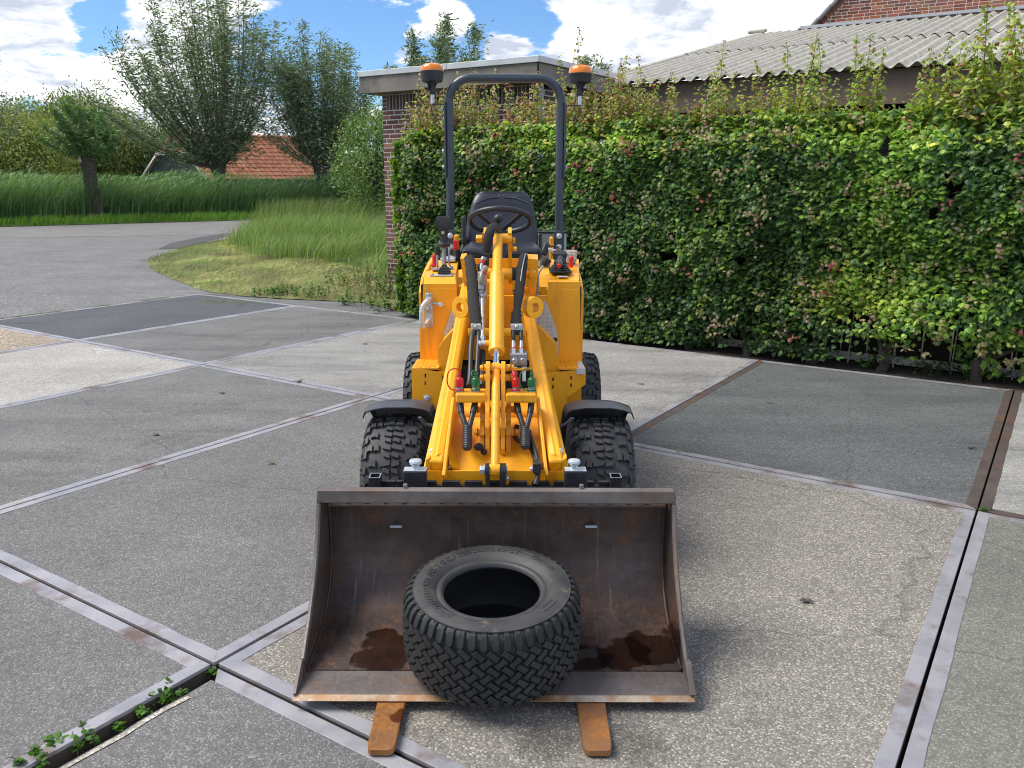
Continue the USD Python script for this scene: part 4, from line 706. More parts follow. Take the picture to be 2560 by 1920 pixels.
# right console: loader joystick in its boot, oil cap, lever
bc = zg(475, 640, 4.28); bc[2] = dk(4.28) + .002
m = MB(); m.frame([1, 0, 0], [0, 1, 0], [0, 0, 1], bc + (0, 0, .006), .055, .085, .006, .005)
for k, (a, b, zz) in enumerate(((.046, .07, .016), (.040, .060, .026), (.032, .048, .036))): m.frame([1, 0, 0], [0, 1, 0], [0, 0, 1], bc + (0, 0, zz), a, b, .0045, .004)
m.lathe([(.03, .036), (.032, .05), (.022, .066), (.0, .07)], bc, (0, 0, 1), 20); bt = P('lever_boot', m, 'black_rubber', smooth=25)
m = MB(); a = bc + (0, .02, .06); b = zg(458, 622, 4.17); m.tube([a, a + (b - a) * .3, a + (b - a) * .55, b], [.021, .018, .0135, .0125], 14); m.hull([bc + np.array(o) for o in ((-.04, .03, .085), (.04, .03, .085), (-.03, .07, .10), (.03, .07, .10), (-.03, .03, .055), (.03, .03, .055), (-.02, .06, .06), (.02, .06, .06))]); obj('lever_handle', m, 'black_plastic', bt, smooth=35)
m = MB(); dd = nrm(b - a); m.cyl(b, b + dd * .012, .0115, .009); obj('red_button', m, 'red_plastic', bt, smooth=30)
m = MB(); m.cyl(a + (b - a) * .56, a + (b - a) * .6, .0165); obj('ring', m, 'bright_steel', bt)
p = zg(622, 470, 4.48); m = MB(); m.lathe([(0, -.01), (.036, -.01), (.036, .035), (.0395, .037), (.0395, .050), (.034, .053), (0, .053)], (p[0], p[1], zg(622, 480, 4.48)[2] - .02), (0, 0, 1), 26); P('oil_cap', m, 'clear_plastic', smooth=30); m = MB(); m.cyl((p[0], p[1], zc0), (p[0], p[1], dk(4.48) + .03), .03); P('filler_neck', m, 'chrome', smooth=40)
m = MB(); p = zg(505, 770, 4.18); m.plate([(p[0] - .025, 4.135, dk(4.135) + .0012), (p[0] + .025, 4.135, dk(4.135) + .0012), (p[0] + .025, 4.19, dk(4.19) + .0012), (p[0] - .025, 4.19, dk(4.19) + .0012)], (0, 0, .0008)); P('sticker', m, 'white_sticker')
kb, kt, ks = zg(150, 820, 4.12), zg(250, 600, 4.14), zg(300, 520, 4.14); m = MB(); m.tube(spline([kb, zg(165, 720, 4.12), zg(215, 640, 4.13), kt], 12), .0055, 8); th_ = P('throttle_lever', m, 'grey_block', smooth=40); m = MB(); m.tube([kt + (kt - ks) * .25, kt, ks, ks + (ks - kt) * .12], [.012, .0185, .020, .012], 14); obj('lever_knob', m, 'black_plastic', th_, smooth=50)
m = MB(); m.box(zg(125, 1010, 4.02) - (0, .012, 0), zg(170, 860, 4.02) + (0, .012, 0), .004); m.tube([zg(148, 860, 4.02), zg(150, 800, 4.06)], .005, 8); m.tube([zg(135, 1010, 4.02), zg(120, 1150, 4.0)], .006, 8); P('cable_end', m, 'grey_block', smooth=30)
m = MB(); m.beam(zg(225, 460, 4.62), zg(295, 290, 4.64), .035, .02, (0, 1, 0), .005); m.tube(spline([zg(300, 360, 4.6), zg(370, 330, 4.62), zg(450, 350, 4.62), zg(490, 400, 4.6)], 12), .004, 6); m.box(zg(390, 490, 4.5) - (0, .02, 0), zg(500, 390, 4.5) + (0, .02, 0), .005); P('fuse_holder', m, 'black_plastic')
m = MB(); m.beam(zg(300, 370, 4.58), zg(420, 400, 4.58), .012, .014, (0, 0, 1), .002); P('fuse_clip', m, 'white_sticker')
q0, q1 = zg(150, 410, 5.1), zg(572, 125, 5.1); m = MB(); m.box((q0[0], 5.1, q0[2] - .1), (q1[0], 5.16, q1[2]), .012); tb = P('tool_box', m, 'smoke_panel', smooth=False); m = MB(); m.box((q0[0] - .004, 5.094, q1[2] - .002), (q1[0] + .003, 5.166, q1[2] + .006), .003); obj('box_lid', m, 'black_plastic', tb)
# hoses, sleeves, valve blocks
def hose(name, pts, r, mt='black_hose', n=26, parent=None, sides=10): m = MB(); m.tube(spline(pts, n), r, sides); return P(name, m, mt, parent, smooth=60)
def sleeve(pts, w, dep=.55):
    q = spline(pts, 30); m = MB(); V = []; nS = 14; k = np.linspace(0, 2 * np.pi, nS, endpoint=False); r = np.random.default_rng(len(pts) * 7)
    for i, p in enumerate(q):
        T = nrm(q[min(i + 1, 29)] - q[max(i - 1, 0)]); sdv = nrm(np.cross(T, (0, -1, .25))); fw = nrm(np.cross(sdv, T)); ww = (w if np.isscalar(w) else np.interp(i / 29, np.linspace(0, 1, len(w)), w)) * (1 + r.normal(0, .03))
        V.append(p + ww * (np.cos(k)[:, None] * sdv + dep * np.sin(k)[:, None] * fw))
    lf = loft(V); return P('hose_sleeve', lf, 'black_sleeve', smooth=60)
sleeve([za(725, 455, 3.90), za(752, 560, 3.84), za(775, 800, 3.74), za(800, 1100, 3.62), za(832, 1395, 3.52)], [.022, .0255, .025, .0255, .024])
sleeve([za(1495, 430, 3.92), za(1475, 540, 3.84), za(1440, 820, 3.74), za(1405, 1100, 3.62), za(1388, 1270, 3.56), za(1386, 1400, 3.52)], [.018, .024, .022, .022, .016, .026])
sleeve([za(1135, 55, 4.0), za(1070, 40, 3.93), za(1015, 130, 3.86), za(985, 300, 3.84), za(962, 440, 3.83)], [.017, .020, .021, .0225, .018])
hose('cable', [za(1520, 410, 3.90), za(1480, 560, 3.81), za(1430, 900, 3.70), za(1395, 1180, 3.59), za(1400, 1290, 3.56), za(1465, 1400, 3.52), za(1480, 1500, 3.5), za(1400, 1620, 3.48)], .0028, 'grey_block')
for pts in ((1455, 620), (1415, 945), (1392, 1250)): c = za(*pts, 3.715 if pts[1] == 945 else 3.80 if pts[1] == 620 else 3.56); m = MB(); m.lathe([(.024, -.003), (.026, -.003), (.026, .003), (.024, .003)], c + (0, .012, 0), (-.1, -.5, .9), 18); P('cable_tie', m, 'black_plastic', smooth=40)
for x0, x1, Y in ((758, 898, 3.495), (1305, 1472, 3.495)):
    a, b = za(x0, 1385, Y), za(x1, 1470, Y); m = MB(); m.box((a[0], Y, b[2]), (b[0], Y + .02, a[2]), .002); cl = P('hose_clamp', m, 'galvanised', smooth=False)
    m = MB(); m.box((a[0] + .002, Y + .001, b[2] - .022), (b[0] - .002, Y + .022, b[2]), .002); obj('clamp_block', m, 'black_plastic', cl); m = MB(); m.bolt(za((x0 + x1) / 2, 1420, Y - .001), (0, -1, 0), .007, .006); obj('bolt', m, 'bright_steel', cl)
for pts in ([za(800, 1480, 3.50), zb(575, 60, 3.44), zb(565, 300, 3.36), zb(545, 520, 3.27)], [za(870, 1480, 3.50), zb(648, 60, 3.44), zb(635, 300, 3.36), zb(620, 520, 3.27)]): hose('hose', pts, .0105)
for x in (1345, 1450): hose('hose', [za(x, 1480, 3.50), za(x + 2, 1600, 3.46), zb(1008 if x < 1400 else 1090, 70, 3.42)], .0095, n=10)
# ribbed conduit
m = MB(); q = spline([zb(690, 150, 3.44), zb(685, 300, 3.38), zb(690, 520, 3.26)], 34); m.tube(q, np.where(np.arange(34) % 2, .0135, .0105), 12); P('ribbed_conduit', m, 'black_plastic', smooth=False)
# beige valve block with its pipe
a, b = za(858, 670, 3.70), za(972, 900, 3.70); m = MB(); m.box((a[0], 3.70, b[2]), (b[0], 3.76, a[2]), .003); vb = P('valve_block', m, 'beige_block', smooth=False)
m = MB(); m.box((a[0], 3.695, b[2] - .04), (b[0], 3.755, b[2] - .002), .003); obj('block_foot', m, 'grey_block', vb)
m = MB(); m.lathe([(0, 0), (.016, 0), (.0165, .018), (.012, .022), (.012, .034), (.0, .034)], za(910, 850, 3.69), nrm((0, -.3, -.95)), 6); m.tube(spline([za(905, 850, 3.69), za(895, 760, 3.68), za(905, 700, 3.69), za(945, 620, 3.73)], 14), .0085, 10); m.tube(spline([za(905, 640, 3.76), za(910, 560, 3.78), za(925, 500, 3.80), za(940, 450, 3.82)], 12), .008, 10); m.cyl(za(925, 510, 3.79), za(935, 470, 3.80), .0125); m.cyl(za(935, 650, 3.72), za(962, 600, 3.74), .0125); obj('elbow', m, 'grey_block', vb, smooth=40)
m = MB(); m.cyl(za(918, 545, 3.785), za(922, 530, 3.79), .0135); m.cyl(za(922, 690, 3.70), za(930, 672, 3.71), .0135); obj('seal_ring', m, 'red_plastic', vb)
hose('hose', [za(985, 440, 3.82), za(980, 560, 3.80), za(958, 650, 3.77), za(930, 720, 3.74)], .0095)
m = MB(); m.lathe([(.0, 0), (.019, 0), (.021, .012), (.019, .025), (.014, .027), (.014, .04), (.016, .042), (.016, .06), (.010, .066), (0, .066)], za(912, 935, 3.70), nrm((0, -.35, -.94)), 12); m.tube(spline([za(912, 1040, 3.66), za(915, 1120, 3.63), za(918, 1400, 3.53), za(915, 1570, 3.46)], 16), .0088, 12); m.lathe([(0, 0), (.016, 0), (.017, .03), (.012, .034), (0, .034)], za(915, 1560, 3.465), nrm((0, -.35, -.94)), 6); m.cyl(zb(665, 75, 3.43), zb(735, 75, 3.43), .0105); m.cyl(zb(650, 78, 3.425), zb(672, 78, 3.425), .014, n=6); P('steel_pipe', m, 'galvanised', smooth=35)
m = MB(); m.tube([za(905, 428, 3.82), za(1020, 445, 3.82)], .0125, 8); P('strap', m, 'black_sleeve')
# grey manifold
a, b = zb(975, 185, 3.36), zb(1152, 310, 3.36); m = MB(); m.box((a[0], 3.36, b[2]), (b[0], 3.43, a[2]), .004); mf = P('manifold', m, 'grey_block', smooth=False)
for x, yy in ((1022, 258), (1108, 254)): m = MB(); c = zb(x, yy, 3.359); m.lathe([(.0045, .0), (.0115, 0), (.0115, .006), (.0095, .008), (.0045, .008), (.0045, .001), (0, .001)], c, (0, -1, 0), 20); obj('port_plug', m, 'bright_steel', mf, smooth=30)
for x in (1010, 1092):
    m = MB(); m.lathe([(0, 0), (.0125, 0), (.0125, .018), (.009, .02), (.009, .024), (0, .024)], zb(x, 185, 3.385), nrm((0, .35, .94)), 6); m.cyl(zb(x, 130, 3.40), zb(x, 55, 3.42), .0085); obj('fitting', m, 'bright_steel', mf); m = MB(); m.cyl(zb(x, 136, 3.398), zb(x, 122, 3.402), .0095); obj('seal_ring', m, 'red_plastic', mf)
for x in (1025, 1120): m = MB(); m.lathe([(0, 0), (.012, 0), (.012, .015), (.008, .017), (.008, .06), (0, .06)], zb(x, 320, 3.38), nrm((0, -.3, -.95)), 10); obj('fitting', m, 'bright_steel', mf)
m = MB(); m.beam(zb(985, 342, 3.36), zb(1190, 340, 3.36), .03, .006, (0, 0, 1), .001); P('manifold_bracket', m, 'yellow_worn')
# hoses out of the coupler boxes, in spiral guards
for (a0, a1), (b0, b1), cx, y0, y1, w in (((455, 700), (500, 940), 532, 938, 1180, 47), ((0, 0), (0, 0), 1130, 955, 1165, 45)):
    L_ = [(460, 690), (470, 800), (505, 900), (522, 1000)] if cx < 800 else [(1045, 690), (1065, 800), (1100, 900), (1118, 1000)]; R_ = [(612, 690), (590, 800), (565, 900), (545, 1000)] if cx < 800 else [(1197, 690), (1185, 800), (1160, 900), (1140, 1000)]
    for pts in (L_, R_): hose('hose', [zb(x, y, Y) for (x, y), Y in zip(pts, (3.14, 3.11, 3.08, 3.06))], .0105); c = zb(*pts[0], 3.14); e = zb(*pts[1], 3.11); m = MB(); m.cyl(c, e, .0125); P('hose_collar', m, 'dark_steel', smooth=40)
    q = np.array([zb(cx - (x_ * 2 if cx < 800 else 0), y, Y) for x_, y, Y in zip(np.linspace(0, 1, 30), np.linspace(y0, y1, 30), np.linspace(3.05, 2.98, 30))]); m = MB(); m.tube(q, np.where(np.arange(30) % 3 == 0, .0165, .0185) * np.r_[np.ones(27), .95, .85, .6], 14); P('spiral_guard', m, 'black_plastic', smooth=False)
    hose('hose', [zb(cx + 10, y1 - 30, 3.0), zb(cx - 0, y1 - 80, 3.06), zb(cx - 20, 950, 3.16)], .0115)
hose('hose', [zb(1050, 930, 3.16), zb(1085, 1090, 3.08), zb(1170, 1130, 3.04), zb(1225, 1230, 2.99), zb(1255, 1340, 2.93), zb(1262, 1440, 2.90), zb(1240, 1540, 2.88)], .0105); hose('hose', [zb(1170, 990, 3.1), zb(1200, 1100, 3.04), zb(1240, 1210, 2.99), zb(1262, 1310, 2.94)], .010)
a, b = zb(1212, 1305, 2.90), zb(1298, 1420, 2.90); m = MB(); m.box((a[0], 2.885, b[2]), (b[0], 2.93, a[2]), .004); P('hose_clamp', m, 'black_plastic', smooth=False); m = MB(); m.bolt(zb(1212, 1375, 2.9), (-1, 0, 0), .008, .009); P('bolt', m, 'galvanised')
m = MB(); c = zb(650, 1150, 3.06); m.ball(c, .017, (1.1, 1, .9)); m.ball(c + (.02, 0, -.02), .013); P('grease_cap', m, 'black_rubber', smooth=50)
# fork carriage with the two forks
YC = 2.90
bz = z2(700, 1012, YC)[2]; x0, x1 = z2(255, 1012, YC)[0], z2(1840, 1012, YC)[0]
m = MB(); m.box((x0, YC, bz - .40), (x1, YC + .016, bz - .012), .002); cr = P('fork_carriage', m, 'dark_steel', smooth=False)
teeth = [(255, 355), (362, 410), (572, 640), (678, 802), (832, 955), (988, 1112), (1142, 1265), (1297, 1420), (1452, 1522), (1680, 1728), (1762, 1840)]
for a, b in teeth: m = MB(); m.box((z2(a, 1012, YC)[0], YC, bz - .0122), (z2(b, 1012, YC)[0], YC + .016, bz + .004), .0015); obj('notch_tooth', m, 'dark_steel', cr, smooth=False)
for a, b in ((178, 255), (1838, 1915)):
    xa, xb = z2(a, 950, YC)[0], z2(b, 950, YC)[0]; zt_ = z2(a, 968, YC - .01)[2]; m = MB(); o = [(xa, YC - .03), (xb, YC - .03), (xb, YC + .02), (xa, YC + .02)]; ih = [(xa + .004, YC - .026), (xb - .004, YC - .026), (xb - .004, YC + .016), (xa + .004, YC + .016)]
    m.plate([(x, y, zt_ - .42) for x, y in o], (0, 0, .42), [[(x, y, zt_ - .42) for x, y in ih]]); tb = obj('tube_post', m, 'dark_steel', cr, smooth=False)
    rim = MB(); t_ = .004
    rim.plate([(x, y, zt_) for x, y in o], (0, 0, .0015), [[(x, y, zt_) for x, y in ih]]); obj('bare_end', rim, 'bright_steel', tb, smooth=False)
for a, b, fx0, fx1, tx0, tx1, kx in ((410, 570, -.408, -.330, 0, 0, 495), (1525, 1678, .207, .287, 0, 0, 1590)):
    xa, xb = z2(a, 940, YC - .04)[0], z2(b, 940, YC - .04)[0]; zt_ = z2(a, 938, YC - .045)[2]; xm = (xa + xb) / 2
    m = MB(); m.box((xa, YC - .045, .08), (xb, YC - .001, zt_), .003)
    fk = P('fork', m, 'dark_steel', smooth=False)
    tip = 2.05; xs0, xs1 = xa, xb
    o = [(xs0, YC), (fx0 - .002, 2.32), (fx0, 2.075), (fx0 + .004, 2.058), (fx0 + .014, 2.05), (fx1 - .014, 2.05), (fx1 - .004, 2.058), (fx1, 2.075), (fx1 + .002, 2.32), (xs1, YC)]
    V = [(x, y, .006) for x, y in o] + [(x, y, .006 + .018 + .016 * min((y - 2.05) / .6, 1)) for x, y in o]
    m = MB(); m.hull(V); obj('tine', m, 'fork_steel', fk, smooth=False)
    m = MB(); m.box((xa + .001, YC - .044, zt_), (xb - .001, YC - .002, zt_ + .004), .001); obj('top_face', m, 'galvanised', fk, smooth=False)
    kc = np.array([z2(kx, 900, YC - .02)[0], YC - .022, zt_ + .003]); m = MB(); m.lathe([(0, 0), (.014, 0), (.0135, .016), (.021, .02), (.0235, .027), (.021, .034), (.012, .036), (0, .037)], kc, (0, 0, 1), 24); obj('lock_knob', m, 'galvanised', fk, smooth=35)
# ---------------------------------------------------------------- bucket standing on the forks
BX, BH = -.053, .612
bucket = thing('loader_bucket', 'wide dark rusted steel bucket with worn bright lip holding the loose tyre', 'bucket', (BX, 2.5, 0))
prof = np.array([(2.315, .052), (2.40, .056), (2.52, .066), (2.62, .082), (2.69, .108), (2.745, .15), (2.785, .205), (2.808, .27), (2.815, .34), (2.812, .42), (2.798, .49), (2.775, .525)])
def strip(pr, x0, x1, th, nrm_out):
    pr = np.array(pr, float); T = np.gradient(pr, axis=0); T /= np.linalg.norm(T, axis=1)[:, None]; N = np.stack([T[:, 1], -T[:, 0]], 1) * th; back = pr + N
    loop = np.vstack([pr, back[::-1]]); k = len(loop); V = np.vstack([np.c_[np.full(k, x0), loop], np.c_[np.full(k, x1), loop]]); i = np.arange(k); j = (i + 1) % k
    F = [np.stack([i, j, k + j, k + i], 1)]; n = len(pr); a = np.arange(n - 1)
    for o, fl in ((0, 1), (k, -1)): F.append(np.stack([o + a, o + a + 1, o + k - 2 - a, o + k - 1 - a], 1)[:, ::fl])
    return V, np.vstack(F)
m = MB(); m.add(*strip(prof[1:], BX - BH + .012, BX + BH - .012, .008, 1)); sh = obj('shell', m, 'bucket_steel', bucket, smooth=25)
m = MB(); m.add(*strip([(2.277, .040), (2.30, .0475), (2.395, .0505), (2.41, .0510)], BX - BH - .006, BX + BH + .006, .012, 1)); ce = obj('cutting_edge', m, 'bucket_flange', bucket, smooth=25)
m = MB(); m.hull([(x, y, z) for x in (BX - BH - .006, BX + BH + .006) for y, z in ((2.262, .034), (2.284, .0435), (2.284, .034), (2.276, .028))]); obj('worn_lip', m, 'bucket_edge', ce)
m = MB(); m.box((BX - BH - .004, 2.705, .503), (BX + BH + .004, 2.738, .552), .004); fl = obj('top_flange', m, 'bucket_flange', bucket)
m = MB(); m.box((BX - BH + .02, 2.735, .478), (BX + BH - .02, 2.79, .486), .002); obj('stiffener', m, 'bucket_steel', fl)
m = MB()
for k in range(17): x = BX - BH + .09 + k * (2 * BH - .18) / 16; m.box((x - .006, 2.745, .487), (x + .006, 2.765, .501), .002)
obj('tack_welds', m, 'bucket_flange', fl, kind='stuff')
for sgn in (-1, 1):
    x = BX + sgn * BH
    o = [(2.700, .503), (2.665, .40), (2.600, .29), (2.50, .185), (2.385, .092), (2.36, .06), (2.36, .045), (2.55, .062), (2.66, .084), (2.73, .125), (2.785, .195), (2.815, .27), (2.825, .36), (2.81, .49), (2.78, .528), (2.735, .551), (2.72, .551)]
    m = MB(); m.plate([(x - .006, y, z) for y, z in o], (.012, 0, 0)); sp_ = obj('side_plate', m, 'bucket_steel', bucket)
    m = MB(); e = np.array([(2.700, .503), (2.665, .40), (2.600, .29), (2.50, .185), (2.385, .092)]); m.tube([(x, y, z) for y, z in e], .0085, 6); obj('worn_rim', m, 'bucket_flange', sp_, smooth=40)
    m = MB(); m.hull([(x + sgn * dx - .007, y, z) for dx in (-.0,) for y, z in ((2.40, .10), (2.37, .108), (2.29, .058), (2.275, .05), (2.29, .036), (2.42, .048))] + [(x + sgn * .004 + .007, y, z) for y, z in ((2.40, .10), (2.37, .108), (2.29, .058), (2.275, .05), (2.29, .036), (2.42, .048))]); obj('side_cutter', m, 'bucket_flange', sp_)
    m = MB(); m.tube([(x - sgn * .012, y - .004, z + .006) for y, z in prof[1:-1]], .0055, 6); obj('weld_seam', m, 'bucket_steel', sp_, smooth=40)
    q = at(700 + (592 if sgn < 0 else 1594) / 2.048, 1180 + 283 / 2.048, 2.79); q[1] = 2.806; m = MB(); m.box(q + (-.022, -.012, -.006), q + (.022, .0, .004), .003); hl = obj('hook_bar', m, 'galvanised', sh); m = MB(); m.hull([q + np.array(o) for o in ((-.006, -.003, .005), (.006, -.003, .005), (-.006, -.003, .016), (.006, -.003, .016), (0, -.003, .02), (0, .01, .012))]); obj('slot', m, 'tyre_inside', sh)
    q = (at(700 + 655 / 2.048, 1180 + 66 / 2.048, 2.80) if sgn < 0 else at(700 + 1535 / 2.048, 1180 + 66 / 2.048, 2.80)); m = MB(); m.box((q[0] - .007, 2.722, .551), (q[0] + .007, 2.737, .566), .002); obj('stop_lug', m, 'bucket_flange', fl)
# ---------------------------------------------------------------- loose tyre in the bucket
TR, TW = .287, .264; tilt = math.radians(5.0)
tc = np.array([-.062, 2.447, .206])
spare = thing('loose_tyre', 'loose worn turf tyre without rim lying flat in the bucket', 'tyre', tc)
axv = nrm((0, -math.sin(tilt), math.cos(tilt))); t1 = np.array([1., 0, 0]); t2 = np.cross(axv, t1); bs = (tc, axv, t1, t2)
w = TW / 2
def scr(R, W, t): return R + np.interp(np.abs(np.asarray(t, float)) / (W / 2), [0, .3, .6, .75, .88, 1.0], [0, -.001, -.003, -.006, -.0135, -.0275])
def lat(pr, n=96): m = MB(); m.lathe(pr, tc, axv, n); return m
top = [(.2445, w * .985), (.236, w * 1.015), (.215, w * 1.03), (.195, w * 1.0), (.182, w * .93), (.176, w * .885), (.172, w * .89), (.166, w * .90), (.160, w * .885), (.155, w * .84), (.153, w * .78)]
obj('sidewall', lat([(.2455, w * .955), (.2505, w * .97), (.2500, w * .990)] + top), 'spare_sidewall', spare, smooth=45)
obj('tread', lat([(.153, -w * .78), (.16, -w * .9), (.20, -w * 1.0), (.238, -w * 1.0), (.247, -w * .97), (TR - .011 - .0135, -w * .88), (TR - .017, -w * .75), (TR - .012, -w * .3), (TR - .012, w * .3), (TR - .014, w * .6), (TR - .017, w * .75), (TR - .0245, w * .88), (.2455, w * .955)]), 'spare_tread', spare, smooth=45)
obj('inner_liner', lat([(.153, w * .78), (.158, w * .72), (.19, w * .80), (.235, w * .72), (.258, w * .4), (.262, 0), (.258, -w * .4), (.235, -w * .72), (.19, -w * .80), (.158, -w * .72), (.153, -w * .78)]), 'tyre_inside', spare, smooth=45)
m = MB(); N = 41; pitch = 2 * np.pi / N
rows = np.linspace(-.085, .068, 7)
for r_i, t0 in enumerate(rows):
    for k in range(N):
        a0 = (k + (r_i % 2) * .5) * pitch; sg = 1 if r_i % 2 else -1; d = np.array([math.cos(.72), sg * math.sin(.72)]); nn = np.array([-d[1], d[0]]); L_, W_ = .0192, .0090
        o = [np.array([0, t0]) + d * a * L_ + nn * b * W_ for a, b in ((-1, -1), (1, -1), (1, 1), (-1, 1))]; lug(m, o, TR - .011, TW, .0105, bs, ang0=a0, taper=.001, cr=scr)
for k in range(50):
    a0 = k * 2 * np.pi / 50; hw = .0108
    lug(m, [(-.006, .084), (.006, .084), (hw, .094), (hw, .118), (.0075, .127), (-.0075, .127), (-hw, .118), (-hw, .094)], TR - .011, TW, .0105, bs, ang0=a0, taper=.0012, cr=scr)
    lug(m, [(-hw, -.128), (hw, -.128), (hw, -.1), (-hw, -.1)], TR - .011, TW, .009, bs, ang0=a0, cr=scr)
obj('tread_blocks', m, 'spare_tread', spare, smooth=30, kind='stuff')
def emboss(text, size, a_mid, r_base, bold=True):
    tm = meshkit.text_mesh(text, size, .0034, bold); v = np.array(tm.vertices); wd = v[:, 0].max(); th = a_mid - (v[:, 0] - wd / 2) / (r_base + size / 2); r = r_base + v[:, 1]
    h = np.interp(r, [p[0] for p in top[::-1]], [p[1] for p in top[::-1]]) - .0008 + v[:, 2]
    q = tc + (r * np.cos(th))[:, None] * t1 + (r * np.sin(th))[:, None] * t2 + h[:, None] * axv
    return q, np.array(tm.faces)[:, ::-1]
m = MB()
for text, size, deg, rb_ in (('TRELLEBORG', .020, 196, .198), ('SOFT GRIP', .020, 147, .200), ('333', .019, 118, .202), ('23x10.50-12', .018, 88, .205), ('TUBELESS', .016, 38, .206)): m.add(*emboss(text, size, math.radians(deg), rb_))
for (a0, a1, rr, hw) in ((63, 51, .214, .0095), (222, 236, .213, .0095), (318, 334, .213, .0085)):
    a = np.radians(np.linspace(a0, a1, 10)); arc_o = [(rr + hw, x) for x in a]; arc_i = [(rr - hw, x) for x in a[::-1]]; loop = np.array(arc_o + [(rr + hw * .6, a[-1] + (a1 - a0) * .0013), (rr - hw * .6, a[-1] + (a1 - a0) * .0013)] + arc_i + [(rr - hw * .6, a[0] - (a1 - a0) * .0013), (rr + hw * .6, a[0] - (a1 - a0) * .0013), (rr + hw, a[0])])
    h = np.interp(loop[:, 0], [p[0] for p in top[::-1]], [p[1] for p in top[::-1]]) + .0006; m.tube(tc + (loop[:, 0] * np.cos(loop[:, 1]))[:, None] * t1 + (loop[:, 0] * np.sin(loop[:, 1]))[:, None] * t2 + h[:, None] * axv, .0014, 5)
obj('sidewall_lettering', m, 'spare_sidewall', spare, kind='stuff')
# ---------------------------------------------------------------- foliage: materials and generators
def leaf_mat(name, trans=.35, rough=.45, var=.35):
    n = {'a': ('attribute', {'attribute': 'tint'}), 'g': ('geometry', {}), 'n': ('noise_texture', {'scale': 30, 'detail': 2}), 'r': ('rgb_ramp', {'ramp': [(.3, c3(1 - var * .4)), (.7, c3(1 + var * .5))]}), 'm': ('mix_color', {'blend_type': 'multiply', 'fac': 1.0}),
         'tm': ('mix_color', {'blend_type': 'multiply', 'fac': 1.0, 'b': (1.25, 1.25, .55)}), 'p': ('principled_bsdf', {'roughness': rough, 'specular_ior_level': .35}), 't': ('translucent_bsdf', {}), 'mx': ('mix_closure', {'fac': trans})}
    mat(name, n, [('a.color', 'm.a'), ('g.position', 'n.vector'), ('n.fac', 'r.fac'), ('r.color', 'm.b'), ('m.result', 'p.base_color'), ('m.result', 'tm.a'), ('tm.result', 't.color'), ('p.BSDF', 'mx.closure1'), ('t.BSDF', 'mx.closure2')], surface='mx.closure')
leaf_mat('hedge_leaf', .42, .40); leaf_mat('willow_leaf', .30, .40); leaf_mat('grass_blade', .32, .5); leaf_mat('dry_grass', .2, .75)
surf('bark', [(.3, (.028, .022, .017)), (.55, (.060, .049, .038)), (.75, (.10, .086, .068))], scale=14, rough=.9, bump=.8, bscale=50, dist=.02)
surf('twig_bark', [(.3, (.06, .055, .04)), (.7, (.13, .12, .085))], scale=18, rough=.85)
surf('cut_wood', [(.3, (.36, .31, .24)), (.7, (.5, .45, .38))], scale=12, rough=.85)
MAPLE = np.array([(0, .34), (0, -.02), (.16, .06), (.36, -.02), (.33, .20), (.56, .34), (.30, .48), (.30, .66), (.14, .68), (0, 1.0), (-.14, .68), (-.30, .66), (-.30, .48), (-.56, .34), (-.33, .20), (-.36, -.02), (-.16, .06)], float)
MAPLE_F = np.array([(0, i, i % 16 + 1) for i in range(1, 17)])
OVAL = np.array([(0, 0), (.22, .3), (.25, .55), (0, 1), (-.25, .55), (-.22, .3)], float); OVAL_F = np.array([(0, 1, 5), (1, 2, 4), (1, 4, 5), (2, 3, 4)])
LANCE = np.array([(0, 0), (.12, .4), (0, 1), (-.12, .4)], float); LANCE_F = np.array([(0, 1, 2), (0, 2, 3)])
def leaves(pos, direc, nor, size, col, tmpl=MAPLE, faces=MAPLE_F, fold=.25, r=rng, wid=1.0):
    """joined leaves: each lies with its tip along direc and its face towards nor; returns (v, f, tint)"""
    pos = np.asarray(pos, float); n = len(pos); d = direc / np.linalg.norm(direc, axis=1, keepdims=True); z = nor - d * (nor * d).sum(1, keepdims=True); z /= np.linalg.norm(z, axis=1, keepdims=True) + 1e-9; x = np.cross(d, z)
    k = len(tmpl); L = np.stack([tmpl[:, 0] * wid, tmpl[:, 1], -fold * np.abs(tmpl[:, 0]) - .18 * tmpl[:, 1] ** 2], 1)
    V = pos[:, None] + size[:, None, None] * (L[None, :, 0, None] * x[:, None] + L[None, :, 1, None] * d[:, None] + L[None, :, 2, None] * z[:, None])
    F = faces[None] + (np.arange(n) * k)[:, None, None]
    return V.reshape(-1, 3), F.reshape(-1, 3), np.repeat(col, k, 0)
def blades(pos, h, lean, w, col, r=rng, seg=3, droop=.35):
    """grass blades that taper and bend over along lean"""
    n = len(pos); a = r.uniform(0, 2 * np.pi, n); wd = np.stack([np.cos(a), np.sin(a), np.zeros(n)], 1) * w[:, None] / 2; V = []
    for s in range(seg + 1):
        t = s / seg; c = pos + np.stack([lean[:, 0] * t ** 1.8, lean[:, 1] * t ** 1.8, h * (t - droop * t ** 3)], 1); k = (1 - t) ** .8
        V += [c - wd * k, c + wd * k] if s < seg else [c]
    V = np.stack(V, 1); m = 2 * seg + 1; F = []
    for s in range(seg - 1): F += [(2 * s, 2 * s + 1, 2 * s + 3), (2 * s, 2 * s + 3, 2 * s + 2)]
    F.append((2 * seg - 2, 2 * seg - 1, 2 * seg)); F = np.array(F)[None] + (np.arange(n) * m)[:, None, None]
    return V.reshape(-1, 3), F.reshape(-1, 3), np.repeat(col, m, 0)
def foliage(name, parts_, mt, parent=None, **kw):
    V, F, C, o = [], [], [], 0
    for v, f, c in parts_: V.append(v); F.append(f + o); C.append(c); o += len(v)
    return obj(name, (np.vstack(V), np.vstack(F)), mt, parent, tint=np.vstack(C), **kw)
